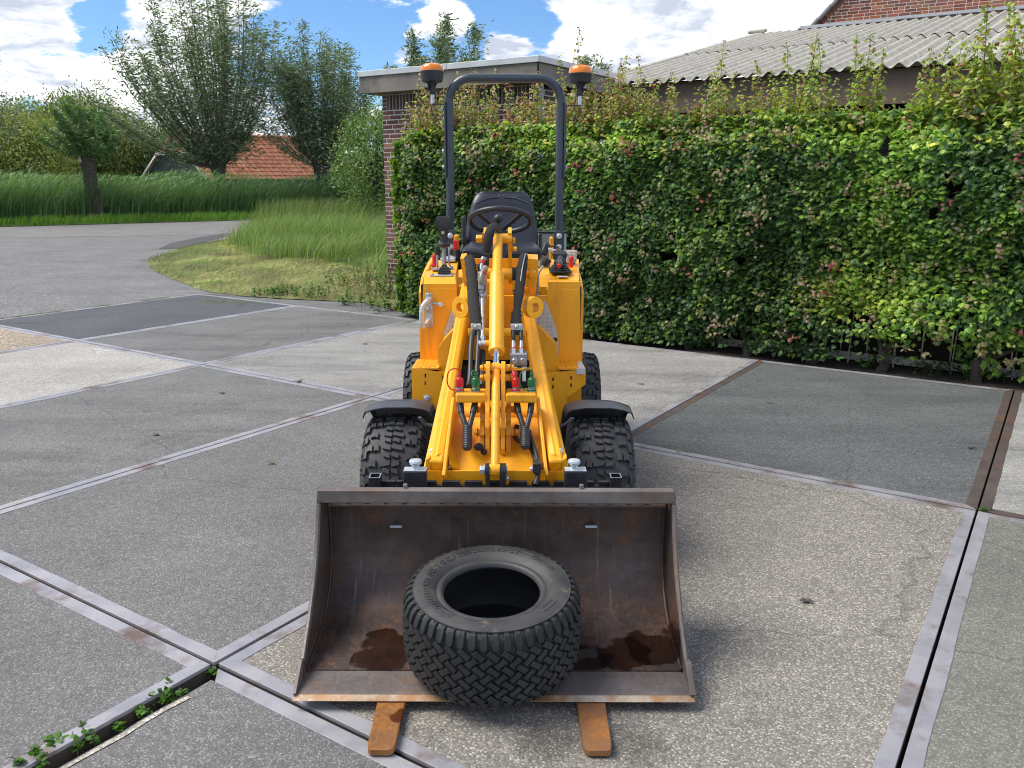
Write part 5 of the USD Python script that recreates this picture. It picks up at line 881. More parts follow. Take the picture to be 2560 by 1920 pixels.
def pick(cols, n, r=rng, w=None, jit=.18):
    c = np.array(cols, float)[r.choice(len(cols), n, p=w)]; return np.clip(c * (1 + r.normal(0, jit, (n, 1))) * (1 + r.normal(0, jit * .3, (n, 3))), .002, 1)
def scatter(poly_pts, n, r=rng):
    pg = Polygon(poly_pts); x0, y0, x1, y1 = pg.bounds; out = np.zeros((0, 2)); import shapely
    while len(out) < n:
        q = r.uniform((x0, y0), (x1, y1), (n * 2, 2)); q = q[shapely.contains_xy(pg, q[:, 0], q[:, 1])]; out = np.vstack([out, q])
    return out[:n]
G3, B3 = np.array([*GA, 0]), np.array([*GB, 0])          # along the hedge, and out of its face towards the yard
GREEN = [(.060, .122, .034), (.076, .150, .042), (.096, .178, .050), (.048, .106, .038)]
LIGHT = [(.17, .29, .045), (.21, .33, .05), (.14, .25, .042)]
YELL = [(.30, .38, .06), (.38, .43, .075), (.25, .34, .055)]
TAN = [(.42, .31, .18), (.48, .36, .22), (.36, .30, .15), (.34, .35, .12)]
RED = [(.30, .075, .06), (.26, .09, .075), (.34, .14, .10)]
# ---------------------------------------------------------------- hedge
r = np.random.default_rng(21)
UL0, UL1, ZT = .81, 6.4, 2.15
def hp(s, dep, z): return np.stack([grid(0, -1)[0] + GA[0] * s + GB[0] * -dep, grid(0, -1)[1] + GA[1] * s + GB[1] * -dep, z], -1)   # s metres along, dep behind the paving edge
S0, S1 = UL0 * SU - .05, UL1 * SU
hedge = thing('maple_hedge', 'long dense clipped green field maple hedge with tall reddish shoots on top beside the paving', 'hedge', hp(np.array([S0]), np.array([.4]), np.array([0.]))[0])
def thin(s, z):      # where the foot of the hedge is bare
    return np.exp(-(((s - 6.95) / .8) ** 2)) * np.clip((.50 - z) / .25, 0, 1) + np.exp(-(((s - 5.7) / .25) ** 2)) * np.clip((.35 - z) / .2, 0, 1) + .5 * np.exp(-(((s - 7.5) / .22) ** 2)) * np.clip((.95 - z) / .4, 0, 1)
parts_ = []
n = 92000; s = r.uniform(S0, S1, n); z = .05 + (ZT - .05) * r.uniform(0, 1, n) ** .9
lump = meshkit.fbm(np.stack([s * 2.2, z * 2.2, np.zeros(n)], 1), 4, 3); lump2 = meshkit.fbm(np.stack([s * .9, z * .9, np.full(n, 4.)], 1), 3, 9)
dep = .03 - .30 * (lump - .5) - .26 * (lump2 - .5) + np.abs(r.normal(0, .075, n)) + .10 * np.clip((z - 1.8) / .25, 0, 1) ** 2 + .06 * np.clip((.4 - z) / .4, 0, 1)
hole = (meshkit.fbm(np.stack([s * 4.5, z * 4.5, np.full(n, 8.)], 1), 3, 5) < .24) | (r.uniform(0, 1, n) < thin(s, z) * .93)
end = np.clip(1 - (s - S0) / .35, 0, 1); dep = dep + .30 * end ** 2
k = ~hole; s, z, dep, lump = s[k], z[k], dep[k], lump[k]; n = len(s)
col = pick(GREEN, n, r, jit=.22)
light = meshkit.fbm(np.stack([s * 1.1, z * 1.1, np.full(n, 2.)], 1), 3, 17); bush = np.clip(1.5 * np.exp(-(((s - 6.72) / .40) ** 2 + ((z - .66) / .24) ** 2)), 0, 1); streak_ = np.exp(-(((s - 6.85 - .1 * (z - 1.3)) / .38) ** 2)) * np.clip((z - .9) / .3, 0, 1)
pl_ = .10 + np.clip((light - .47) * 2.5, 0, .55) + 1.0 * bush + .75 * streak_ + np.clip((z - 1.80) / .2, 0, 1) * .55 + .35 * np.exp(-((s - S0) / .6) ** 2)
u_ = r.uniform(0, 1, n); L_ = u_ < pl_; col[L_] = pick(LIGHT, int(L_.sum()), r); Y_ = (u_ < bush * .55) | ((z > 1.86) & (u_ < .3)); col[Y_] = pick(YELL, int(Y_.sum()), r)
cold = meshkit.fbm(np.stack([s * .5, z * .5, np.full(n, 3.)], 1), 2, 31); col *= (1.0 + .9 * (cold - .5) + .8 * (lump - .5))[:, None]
nor = (.55 * B3[None] + np.array([0, 0, 1.]) + r.normal(0, .40, (n, 3))); dr = np.array([0, 0, -.55]) + .8 * B3[None] + r.normal(0, .50, (n, 3))
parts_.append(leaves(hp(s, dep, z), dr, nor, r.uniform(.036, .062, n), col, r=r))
# top and left end
n = 14000; s = r.uniform(S0 + .05, S1, n); dep = r.uniform(.12, .85, n); z = ZT - .05 + .12 * (meshkit.fbm(np.stack([s * 2, dep * 3, np.zeros(n)], 1), 3, 6) - .5) + r.normal(0, .03, n) - .18 * np.clip(1 - (s - S0) / .5, 0, 1) ** 2
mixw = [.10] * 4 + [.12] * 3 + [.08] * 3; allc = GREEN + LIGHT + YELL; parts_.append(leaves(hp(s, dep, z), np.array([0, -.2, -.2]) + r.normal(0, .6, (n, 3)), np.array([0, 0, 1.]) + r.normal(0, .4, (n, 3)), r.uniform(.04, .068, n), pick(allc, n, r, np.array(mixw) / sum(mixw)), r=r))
n = 9000; dep = r.uniform(.1, .85, n); z = .08 + (ZT - .2) * r.uniform(0, 1, n); s = S0 + .16 * (meshkit.fbm(np.stack([dep * 3, z * 2.2, np.zeros(n)], 1), 3, 13) - .5) + r.normal(0, .05, n) + .06; parts_.append(leaves(hp(s, dep, z), np.array([0, 0, -.8]) - .5 * G3 + r.normal(0, .5, (n, 3)), -G3 + np.array([0, 0, .4]) + r.normal(0, .4, (n, 3)), r.uniform(.04, .068, n), pick(GREEN + LIGHT, n, r), r=r))
# tips of new growth sprinkled over the face
n = 400; s = r.uniform(S0, S1, n); z = r.uniform(.2, ZT, n); lump = meshkit.fbm(np.stack([s * 2.2, z * 2.2, np.zeros(n)], 1), 4, 3); lump2 = meshkit.fbm(np.stack([s * .9, z * .9, np.full(n, 4.)], 1), 3, 9); dep = -.01 - .30 * (lump - .5) - .16 * (lump2 - .5); m_ = 8
ctr = np.repeat(hp(s, dep, z), m_, 0) + r.normal(0, .028, (n * m_, 3)); base = np.repeat(np.where(r.uniform(0, 1, (n, 1)) < .13, pick(RED, n, r), pick(TAN, n, r) * .62), m_, 0); parts_.append(leaves(ctr, np.array([0, 0, -.6]) + .4 * B3 + r.normal(0, .6, (n * m_, 3)), B3 + np.array([0, 0, .8]) + r.normal(0, .4, (n * m_, 3)), r.uniform(.026, .042, n * m_), base * (1 + r.normal(0, .15, (n * m_, 1))), r=r))
foliage('foliage', parts_, 'hedge_leaf', hedge, kind='stuff')
# shoots standing out of the top
parts_, sm = [], MB(); r = np.random.default_rng(5)
sh_s = np.r_[r.uniform(S0 + .05, S1, 270), r.uniform(7.2, S1, 80), r.uniform(S0 + .1, 4.8, 110)]; tall = {3.93: .92, 4.05: .45, 1.9 + .55: .55, 2.75: .62, 3.0: .5, 6.05: .60, 6.7: .55, 7.6: .66, 7.9: .72, 8.15: .6, 8.4: .7, 5.2: .45, 7.75: .5, 8.6: .55, 8.8: .5, 9.0: .6}
sh_s = np.r_[sh_s, r.uniform(3.5, 5.8, 60)]
items = [(x_, float(h_)) for x_, h_ in zip(r.uniform(7.5, 9.6, 34), r.uniform(.40, .82, 34))] + [(x, float(np.clip(r.gamma(2.6, .095), .05, .66))) for x in sh_s] + list(tall.items())
for x, hgt in items:
    d0 = r.uniform(.15, .7); b = hp(np.array([x]), np.array([d0]), np.array([ZT - .12]))[0]; ln = r.normal(0, .10, 2) * hgt; q = np.array([b, b + (ln[0] * .4, ln[1] * .4, (hgt + .12) * .55), b + (ln[0], ln[1], hgt + .12)]); q = spline(q, 6); sm.tube(q, np.linspace(.004, .0018, 6), 4, cap=False)
    warm = np.clip(1.0 - (x - 3.6) / 3.6, .12, .9) if x < 7.0 else .12; kp = max(int((hgt + .05) / .034), 3); t = np.linspace(.12, 1, kp); P_ = np.stack([np.interp(t, np.linspace(0, 1, 6), q[:, i]) for i in range(3)], 1)
    for j in range(kp):
        for e in range(6 if t[j] < .75 else 4):
            ang = r.uniform(0, 2 * np.pi); dd = np.array([math.cos(ang), math.sin(ang), -.35 + .5 * r.normal()]); p = P_[j] + dd * r.uniform(.012, .075) * (1.15 - .7 * t[j])
            uu = r.uniform(); c = pick(RED, 1, r) if uu < .05 + .10 * warm * t[j] else pick(TAN, 1, r) if uu < .10 + .62 * warm else pick(YELL, 1, r) if uu < .86 else pick(LIGHT, 1, r)
            parts_.append((p, dd, r.uniform(.030, .054) * (1.12 - .45 * t[j]) * (1.15 if x > 7.2 else 1), c[0]))
pp = np.array([a[0] for a in parts_]); dd = np.array([a[1] for a in parts_]); n = len(pp)
foliage('shoot_leaves', [leaves(pp, dd + np.array([0, 0, -.25]), np.array([0, 0, 1.]) + r.normal(0, .35, (n, 3)), np.array([a[2] for a in parts_]), np.array([a[3] for a in parts_]), r=r)], 'hedge_leaf', hedge, kind='stuff')
obj('shoot_stems', sm, 'twig_bark', hedge, kind='stuff', smooth=60)
r = np.random.default_rng(8)
for x in (1.5 + .85, 2.95, 3.5, 4.1, 4.7, 5.25, 5.85, 6.45, 7.02, 7.75, 8.5, 9.3):
    m = MB(); b = hp(np.array([x]), np.array([.22]), np.array([-.02]))[0]; m.tube(spline([b, b + r.normal(0, .012, 3) + (0, 0, .09), b + r.normal(0, .02, 3) + (0, 0, .2)], 8), np.linspace(.048, .036, 8) * r.uniform(.8, 1.1), 10)
    for j in range(4):
        a = r.normal(0, .22) ; e = b + (0, 0, .15); m.tube(spline([e, e + G3 * a * .5 + (0, 0, .22) - B3 * .03, e + G3 * a + r.normal(0, .03, 3) + (0, 0, .50) - B3 * .08, e + G3 * a * 1.3 + r.normal(0, .05, 3) - B3 * .16 + (0, 0, 1.3)], 14), np.linspace(.021, .007, 14), 7)
    obj('stem', m, 'bark', hedge, smooth=60)
# dark fence behind the hedge, with thin pale canes and a ground board
fence = thing('board_fence', 'dark weathered board fence almost hidden behind the foot of the hedge', 'fence', hp(np.array([4.]), np.array([.6]), np.array([0.]))[0])
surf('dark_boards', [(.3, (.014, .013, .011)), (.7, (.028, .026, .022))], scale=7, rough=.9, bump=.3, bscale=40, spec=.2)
surf('pale_cane', [(.3, (.32, .29, .24)), (.5, (.5, .47, .42)), (.6, (.12, .10, .08))], scale=30, rough=.8)
for i in range(40):
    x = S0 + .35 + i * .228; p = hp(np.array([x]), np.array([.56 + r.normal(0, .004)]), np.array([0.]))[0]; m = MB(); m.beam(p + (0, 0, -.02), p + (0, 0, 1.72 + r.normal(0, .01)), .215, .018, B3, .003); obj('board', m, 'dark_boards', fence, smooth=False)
m = MB(); m.beam(hp(np.array([4.6]), np.array([.50]), np.array([.035]))[0], hp(np.array([9.2]), np.array([.50]), np.array([.035]))[0], .02, .07, (0, 0, 1), .003); obj('ground_board', m, 'pale_cane', fence)
for x in (4.9, 5.45, 5.95, 6.5, 6.72, 7.1, 7.55, 8.0, 8.6):
    m = MB(); p = hp(np.array([x]), np.array([.36 + r.normal(0, .03)]), np.array([.0]))[0]; m.tube([p, p + (.01, 0, .3), p + (.02, 0, .62)], .0055, 6); obj('cane', m, 'pale_cane', fence, smooth=60)

# ---------------------------------------------------------------- brick garage with flat roof
def brick_mat(name, cols): 
    n = {'g': ('geometry', {}), 'o': ('attribute', {'attribute': 'tint'}), 'n': ('noise_texture', {'scale': 38, 'detail': 6, 'roughness': .7}), 'r': ('rgb_ramp', {'ramp': [(.3, c3(.72)), (.7, c3(1.22))]}), 'm': ('mix_color', {'blend_type': 'multiply', 'fac': 1.0}), 'b': ('bump', {'strength': .3, 'distance': .004}), 'p': ('principled_bsdf', {'roughness': .9, 'specular_ior_level': .25})}
    mat(name, n, [('o.color', 'm.a'), ('g.position', 'n.vector'), ('n.fac', 'r.fac'), ('r.color', 'm.b'), ('m.result', 'p.base_color'), ('n.fac', 'b.height'), ('b.normal', 'p.normal')])
brick_mat('brick', None)
surf('mortar', [(.3, (.50, .46, .40)), (.7, (.64, .60, .53))], scale=20, rough=.95, bump=.3, bscale=90)
surf('mortar_dark', [(.3, (.15, .14, .125)), (.7, (.22, .205, .185))], scale=20, rough=.95)
surf('fascia_board', [(.3, (.13, .115, .095)), (.55, (.20, .18, .15)), (.75, (.27, .25, .215))], scale=5, rough=.85, bump=.25, bscale=60, ramp2=[(.2, (.09, .08, .07)), (.8, (.13, .12, .10))], scale2=2.5)
surf('roof_trim', [(.3, (.42, .43, .43)), (.7, (.52, .53, .53))], scale=4, rough=.45, metallic=.2, bevel=.004)
surf('grey_pipe', [(.3, (.22, .25, .28)), (.7, (.29, .32, .35))], scale=6, rough=.5)
def brick_mesh(o, ex, ez, en, w, h, dpt=.006):
    """one brick face, standing dpt proud of the joint, with eased edges"""
    e = .0035; c = [(0, 0), (w, 0), (w, h), (0, h)]; i = [(e, e), (w - e, e), (w - e, h - e), (e, h - e)]
    V = [o + ex * a + ez * b - en * .004 for a, b in c] + [o + ex * a + ez * b + en * (dpt - e) for a, b in c] + [o + ex * a + ez * b + en * dpt for a, b in i]
    F = [(0, 1, 5, 4), (1, 2, 6, 5), (2, 3, 7, 6), (3, 0, 4, 7), (4, 5, 9, 8), (5, 6, 10, 9), (6, 7, 11, 10), (7, 4, 8, 11), (8, 9, 10, 11)]
    return np.array(V), np.array(F)
N3 = -B3                                              # away from the yard
RC = at(1346, 138.6, 10.6); zr = RC[2]
def px_of(p):
    d = np.array(p, float) - (0, 0, CAMH); zc = d[1] * cp - d[2] * sp; return 1280 + FPX * d[0] / zc
Ls = np.linspace(1, 6, 400); Lf = Ls[np.argmin([abs(px_of(RC - G3 * l) - 895) for l in Ls])]
garage = thing('brick_garage', 'flat roofed brown brick garage with wooden fascia behind the hedge end', 'garage', (RC[0], RC[1], 0))
_d = np.linspace(.5, 5, 300); Dp = float(_d[np.argmin([abs(px_of(RC + N3 * q_) - 1535) for q_ in _d])]) if True else 5.0; fh, th_ = .215, .072
m = MB(); q = [RC - G3 * Lf, RC, RC + N3 * Dp, RC - G3 * Lf + N3 * Dp]; m.plate([p + (0, 0, -fh - th_) for p in q], (0, 0, fh + th_ - .012)); obj('roof', m, 'fascia_board', garage, smooth=False)
for a, b, nm in ((RC - G3 * (Lf + .0), RC - G3 * (Lf * .47 + .002), 1), (RC - G3 * (Lf * .47 - .002), RC + G3 * .0, 1), (RC + N3 * .0, RC + N3 * Dp, 2)):
    out = B3 if nm == 1 else G3; m = MB(); aa, bb = a + out * .012 + (0, 0, -th_ / 2), b + out * .012 + (0, 0, -th_ / 2)
    if nm == 1 and np.allclose(b, RC): bb = bb + G3 * .02
    m.beam(aa, bb, .024, th_, (0, 0, 1), .003); obj('roof_trim', m, 'roof_trim', garage, smooth=False)
m = MB(); m.beam(RC + B3 * .010 + G3 * .004 + (0, 0, -.075), RC + B3 * .010 + G3 * .004 + (0, 0, -fh - th_ + .002), .02, .02, (0, 1, 0), .002); obj('corner_joint', m, 'dark_boards', garage)
ov = .30; WR = RC - G3 * ov * .55 - B3 * ov; wl = Lf - ov * .55 - .14; zt = zr - fh - th_ - .003
m = MB(); m.plate([p * np.array([1, 1, 0]) for p in (WR - G3 * wl, WR, WR + N3 * (Dp - .5), WR - G3 * wl + N3 * (Dp - .5))], (0, 0, zt)); obj('wall', m, 'mortar', garage, smooth=False)
r = np.random.default_rng(12); BR = [(.150, .075, .058), (.18, .090, .070), (.125, .062, .052), (.155, .085, .07), (.10, .055, .05)]; BD = [(.105, .078, .068), (.13, .095, .08), (.09, .068, .06)]
lay = []; WL = WR * np.array([1, 1, 0]) - G3 * wl; ez = np.array([0, 0, 1.])
bw, bh, jt = .207, .0485, .014; nb = int(wl / (bh + jt)); sold = .205
for i in range(nb):
    x = .08 + i * (wl - .16) / nb; lay.append((WL + G3 * x + ez * (zt - sold), G3, bh, sold - .008, pick(BD, 1, r)[0] * .9))
for k_ in range(4):
    for x0 in (0.0, wl - .075): lay.append((WL + G3 * (x0 + .002) + ez * (zt - .0515 - k_ * .0515), G3, .072, .043, pick(BD, 1, r)[0]))
row = 0; z_ = zt - sold - jt - bh; far_ = MB(); fc = []
rest = []
while z_ > .05:
    x = 0.0; off = [0, .111, .055, .166][row % 4]; first = True
    while x < wl - .01:
        w_ = (off or bw) if first else (bw if r.uniform() > .12 else .10); first = False; w_ = min(w_, wl - x); c = pick(BR, 1, r)[0]
        if w_ > .03:
            it = (WL + G3 * x + ez * z_, G3, w_ - .0, bh, c); seen = z_ > 1.72 or x < .42
            (lay if seen else rest).append(it)
        x += w_ + jt
    row += 1; z_ -= bh + jt
for o, ex, w_, h_, c in lay: v, f = brick_mesh(o, ex, ez, B3, w_, h_); obj('brick', (v, f), 'brick', garage, tint=np.tile(c, (len(v), 1)))
mb = MB(); cc = []
for o, ex, w_, h_, c in rest: v, f = brick_mesh(o, ex, ez, B3, w_, h_); mb.add(v, f); cc.append(np.tile(c, (len(v), 1)))
obj('hidden_bricks', mb, 'brick', garage, tint=np.vstack(cc), kind='stuff')
mb = MB(); cc = []; z_ = zt - bh; row = 0
while z_ > 1.4:
    x = .02 + (row % 2) * .11
    while x < Dp - .75: v, f = brick_mesh(WR * np.array([1, 1, 0]) + N3 * x + ez * z_, N3, ez, G3, bw, bh); mb.add(v, f); cc.append(np.tile(pick(BD if z_ > zt - sold else BR, 1, r)[0], (len(v), 1))); x += bw + jt
    z_ -= bh + jt; row += 1
obj('side_bricks', mb, 'brick', garage, tint=np.vstack(cc), kind='stuff')
m = MB(); p = WR * np.array([1, 1, 0]) + G3 * .06 + B3 * .06; m.tube([p + ez * (zt + .0), p + ez * 1.0], .036, 16); obj('downpipe', m, 'grey_pipe', garage, smooth=60)

# ---------------------------------------------------------------- long shed with corrugated roof
E0 = at(2200, 166, 10.3); SL = math.radians(12.5); UPS = N3 * math.cos(SL) + np.array([0, 0, math.sin(SL)])
def hit(px, py):
    d = at(px, py, 1.0) - (0, 0, CAMH); nn = np.cross(G3, UPS); t = ((E0 - (0, 0, CAMH)) @ nn) / (d @ nn); p = np.array([0, 0, CAMH]) + d * t - E0; return p @ G3, p @ UPS
sL, uR = hit(1500, 203)[0], hit(2207, 58)[1]
shed = thing('corrugated_shed', 'long low shed with weathered grey corrugated cement roof rising behind the hedge', 'shed', (E0[0], E0[1], 0))
n_ = {'g': ('geometry', {}), 'n1': ('noise_texture', {'scale': 9, 'detail': 10, 'roughness': .75}), 'r1': ('rgb_ramp', {'ramp': [(.3, (.25, .235, .195)), (.5, (.37, .35, .30)), (.7, (.50, .475, .42))]}), 'n2': ('noise_texture', {'scale': 26, 'detail': 8, 'roughness': .7}), 'mr': ('map_range', {'from_min': .56, 'from_max': .66, 'to_max': .7, 'clamp': True}), 'mx': ('mix_color', {'b': (.36, .30, .13)}),
      'n3': ('noise_texture', {'scale': 1.6, 'detail': 4}), 'm3': ('map_range', {'from_min': .4, 'from_max': .65, 'clamp': True}), 'mm': ('math', {'math_type': 'multiply'}), 'b': ('bump', {'strength': .3, 'distance': .006}), 'p': ('principled_bsdf', {'roughness': .88, 'specular_ior_level': .3})}
mat('cement_sheet', n_, [('g.position', 'n1.vector'), ('n1.fac', 'r1.fac'), ('g.position', 'n2.vector'), ('n2.fac', 'mr.value'), ('g.position', 'n3.vector'), ('n3.fac', 'm3.value'), ('mr.result', 'mm.value1'), ('m3.result', 'mm.value2'), ('mm.value', 'mx.fac'), ('r1.color', 'mx.a'), ('mx.result', 'p.base_color'), ('n2.fac', 'b.height'), ('b.normal', 'p.normal')])
surf('lead_grey', [(.3, (.17, .18, .195)), (.7, (.23, .24, .255))], scale=5, rough=.6, bump=.1, bscale=20)
surf('brown_board', [(.3, (.12, .082, .058)), (.6, (.165, .12, .085)), (.8, (.21, .16, .12))], scale=4, rough=.8, bump=.2, bscale=50)
PT, AM, nw = .186, .029, 6; shw = PT * nw; half = uR * .47; UN = nrm(np.cross(G3, UPS))
def sheet_mesh(s0, u0, u1, lift):
    ns = nw * 12; s_ = np.linspace(-PT * .25, shw + PT * .12, ns + 1); prf = AM * np.cos(2 * np.pi * s_ / PT); V = []
    for u_, l_ in ((u0, lift), (u0 + (u1 - u0) * .5, lift * .7), (u1, lift * .3)):
        for tk in (0, -.0075): V.append(E0 + G3 * (s0 + s_)[:, None] + UPS * u_ + UN * (prf + l_ + tk + .002 * (s_ / shw))[:, None])
    V = np.array(V); k = ns + 1; a = np.arange(ns); idx = lambda r0, r1: np.stack([r0 * k + a, r0 * k + a + 1, r1 * k + a + 1, r1 * k + a], 1)
    return V.reshape(-1, 3), np.vstack([idx(0, 2), idx(2, 4), idx(1, 0), idx(3, 1)[:, ::-1], idx(5, 3)[:, ::-1]])
r = np.random.default_rng(4); s0 = sL
while s0 < 5.8:
    obj('roof_sheet', sheet_mesh(s0, -.03 + r.normal(0, .008), half + .08, .004 + r.normal(0, .001)), 'cement_sheet', shed, smooth=50); obj('roof_sheet', sheet_mesh(s0, half + r.normal(0, .01), uR + .03, .020 + r.normal(0, .002)), 'cement_sheet', shed, smooth=50); s0 += shw
m = MB()
s0 = sL + .35
while s0 < 5.8:
    for u_ in (.32, half - .12 + .25, uR - .3): c = E0 + G3 * (s0 + r.normal(0, .0)) + UPS * u_ + UN * (AM + .012); m.lathe([(0, 0), (.014, 0), (.010, .010), (0, .012)], c, UN, 6)
    s0 += PT * 3
obj('roof_bolts', m, 'lead_grey', shed, kind='stuff')
s0 = sL + .75; i = 0
while s0 < 5.8:
    e = min(s0 + 1.9, 6.2); m = MB(); a, b = E0 + G3 * s0 + UPS * (uR - .06), E0 + G3 * e + UPS * (uR - .06); lift = .012 * (i % 2)
    m.hull([p + UN * (h_ + lift) + UPS * d_ for p in (a, b) for d_, h_ in ((0, AM + .004), (0, AM + .012), (.22, AM + .05), (.22, AM + .02), (.34, -.02))]); obj('ridge_flashing', m, 'lead_grey', shed, smooth=20); s0 += 1.86; i += 1
bk = E0 + UPS * uR; m = MB(); m.plate([E0 + G3 * (sL - .02) + UPS * (uR + .2) - ez * .1, E0 + G3 * 6.5 + UPS * (uR + .2) - ez * .1, E0 + G3 * 6.5 + UPS * (uR + .2) + N3 * 3.2 - ez * .9, E0 + G3 * (sL - .02) + UPS * (uR + .2) + N3 * 3.2 - ez * .9], (0, 0, .03)); obj('rear_roof', m, 'cement_sheet', shed, smooth=False)
p = E0 + G3 * sL; m = MB(); m.beam(p + UPS * -.02 + UN * .01 - G3 * .06, p + UPS * (uR + .12) + UN * .01 - G3 * .06, .16, .05, UN, .008); obj('verge_cap', m, 'cement_sheet', shed)
m = MB(); q = hit(1835, 103); c = E0 + G3 * q[0] + UPS * (uR + .05) + UN * .06; m.beam(c - G3 * .18, c + G3 * .18, .2, .07, UN, .02); obj('ridge_cap', m, 'cement_sheet', shed)
p0, p1 = E0 + G3 * (sL + .12) + N3 * .12, E0 + G3 * 6.2 + N3 * .12
m = MB(); m.beam(p0 - ez * .215, p1 - ez * .215, .04, .40, (0, 0, 1), .004); obj('eaves_board', m, 'brown_board', shed, smooth=False)
p0, p1 = p0 + N3 * .35, p1 + N3 * .35; m = MB(); m.plate([p * np.array([1, 1, 0]) for p in (p0, p1, p1 + N3 * 4.5, p0 + N3 * 4.5)], (0, 0, E0[2] + .035)); obj('wall', m, 'dark_boards', shed, smooth=False)

# ---------------------------------------------------------------- brick gable house behind the shed
H0 = at(2300, 50, 18.2); gable = thing('brick_house', 'tall red brick gable end with grey roof verge rising behind the corrugated shed', 'house', (H0[0], H0[1], 0))
def hit2(px, py):
    d = at(px, py, 1.0) - (0, 0, CAMH); t = ((H0 - (0, 0, CAMH)) @ B3) / (d @ B3); p = np.array([0, 0, CAMH]) + d * t; return (p - H0) @ G3, p[2]
(xa, za_), (xb, zb2) = hit2(2030, 85), hit2(2112, 0); tn = (zb2 - za_) / (xb - xa); xL = xa - (za_ - 2.2) / tn; xR = 6.2; ap = xL + 4.6
zz_ = lambda x: 2.2 + (x - xL) * tn
W0 = np.array([H0[0], H0[1], 0]); m = MB(); m.plate([W0 + G3 * xL, W0 + G3 * (xL + 9.2), W0 + G3 * (xL + 9.2) + ez * 2.2, W0 + G3 * ap + ez * zz_(ap), W0 + G3 * xL + ez * 2.2], N3 * .3); obj('wall', m, 'mortar', gable, smooth=False)
lay = []; row = 0; z_ = za_ - .55; r = np.random.default_rng(14); BH = [(.26, .085, .05), (.30, .105, .06), (.22, .07, .045), (.27, .12, .08), (.20, .085, .07)]
zmax = hit2(2300, -60)[1]
while z_ < zmax:
    x = (row % 2) * .11 + [0, .05, .02, .08][row % 4] * .5 + xa - 1.2
    while x < 5.2:
        w_ = bw if r.uniform() > .25 else .10
        xm = xL + (z_ + bh - 2.2) / tn + .02; xs_0 = max(x, xm)
        if x + w_ - xs_0 > .03: lay.append((W0 + G3 * xs_0 + ez * z_, x + w_ - xs_0, pick(BH, 1, r)[0]))
        x += w_ + jt
    row += 1; z_ += bh + jt
vis = [b for b in lay if px_of(b[0]) < 2640]; hid = [b for b in lay if px_of(b[0]) >= 2640]
vis.sort(key=lambda b: abs(b[0][2] - (za_ + .35))); hid = vis[300:] + hid; vis = vis[:300]
for o, w_, c in vis: v, f = brick_mesh(o, G3, ez, B3, w_, bh); obj('brick', (v, f), 'brick', gable, tint=np.tile(c, (len(v), 1)))
mb = MB(); cc = []
for o, w_, c in hid: v, f = brick_mesh(o, G3, ez, B3, w_, bh); mb.add(v, f); cc.append(np.tile(c, (len(v), 1)))
if cc: obj('more_bricks', mb, 'brick', gable, tint=np.vstack(cc), kind='stuff')
dv = nrm(G3 + ez * tn); nv = nrm(np.cross(B3, dv)); nv = nv if nv[2] > 0 else -nv; pL = W0 + G3 * xL + ez * 2.2; Lv = (ap - xL) * math.hypot(1, tn)
k_ = int(Lv / .0625); mb = MB(); cc = []
for i in range(k_): v, f = brick_mesh(pL + dv * (i * .0625) - nv * .03 + B3 * .012, nv * .105 / .105, dv, B3, .105, .0505); mb.add(v, f); cc.append(np.tile(pick(BH, 1, r)[0] * .75, (len(v), 1)))
obj('verge_bricks', mb, 'brick', gable, tint=np.vstack(cc), kind='stuff')
t0 = 0.0
while t0 < Lv:
    m = MB(); a, b = pL + dv * t0 + nv * (.10 + .0) + B3 * .05, pL + dv * (t0 + .36) + nv * .115 + B3 * .05; m.beam(a, b, .16, .05, nv, .006); obj('verge_tile', m, 'lead_grey', gable, smooth=False); t0 += .345
m = MB(); m.plate([pL + nv * .10, pL + dv * Lv + nv * .10, pL + dv * Lv + nv * .10 + N3 * 7, pL + nv * .10 + N3 * 7], nv * .05); obj('roof', m, 'lead_grey', gable, smooth=False)
# ---------------------------------------------------------------- far barn with red pantiles
surf('pantile', [(.3, (.32, .115, .06)), (.5, (.48, .185, .10)), (.7, (.60, .29, .17))], scale=3.5, rough=.8, bump=.2, bscale=30, detail=8)
surf('green_boards', [(.3, (.030, .048, .045)), (.7, (.05, .072, .066))], scale=3, rough=.7)
surf('white_trim', [(.3, (.62, .64, .64)), (.7, (.74, .75, .75))], scale=4, rough=.6)
YB = 50.; cA, cB, cC = at(515, 445, YB), at(367, 445, YB + 1.2), at(838, 445, YB + 3.2)
for p in (cA, cB, cC): p[2] = 0
gx, lx = nrm(cB - cA), nrm(cC - cA); wd, ln = np.linalg.norm(cB - cA), np.linalg.norm(cC - cA); zE, zR = at(600, 438, YB + .8)[2], at(640, 342, YB + 2)[2]
barn = thing('tiled_barn', 'low dark green boarded barn with red pantile roof and white gable trim beyond the reeds', 'barn', cA)
mid = cA + gx * wd / 2; m = MB(); m.hull([p + lx * d_ for p in (cA, cB, cB + ez * zE, mid + ez * (zR - .08), cA + ez * zE) for d_ in (0, ln)]); obj('wall', m, 'green_boards', barn, smooth=False)
zz = .3
for i in range(10):
    z_ = zE - .09 - i * .19; m = MB(); m.beam(cA + lx * .02 + ez * z_ - gx * .02, cC - lx * .02 + ez * z_ - gx * .02, .18, .03, gx, .004) if False else m.beam(cA + ez * z_ - gx * .012, cC + ez * z_ - gx * .012, .025, .175, ez, .003); obj('board', m, 'green_boards', barn, smooth=False)
rr_ = nrm((mid + ez * zR) - (cA + ez * zE)); rl = np.linalg.norm((mid + ez * zR) - (cA + ez * zE)) + .35; e0 = cA + ez * zE - rr_ * .3 - lx * .15; rn = nrm(np.cross(lx, rr_)); rn = rn if rn[2] > 0 else -rn
r = np.random.default_rng(3); nc, nr = 27, 11; tw, tl = (ln + .3) / nc, rl / nr
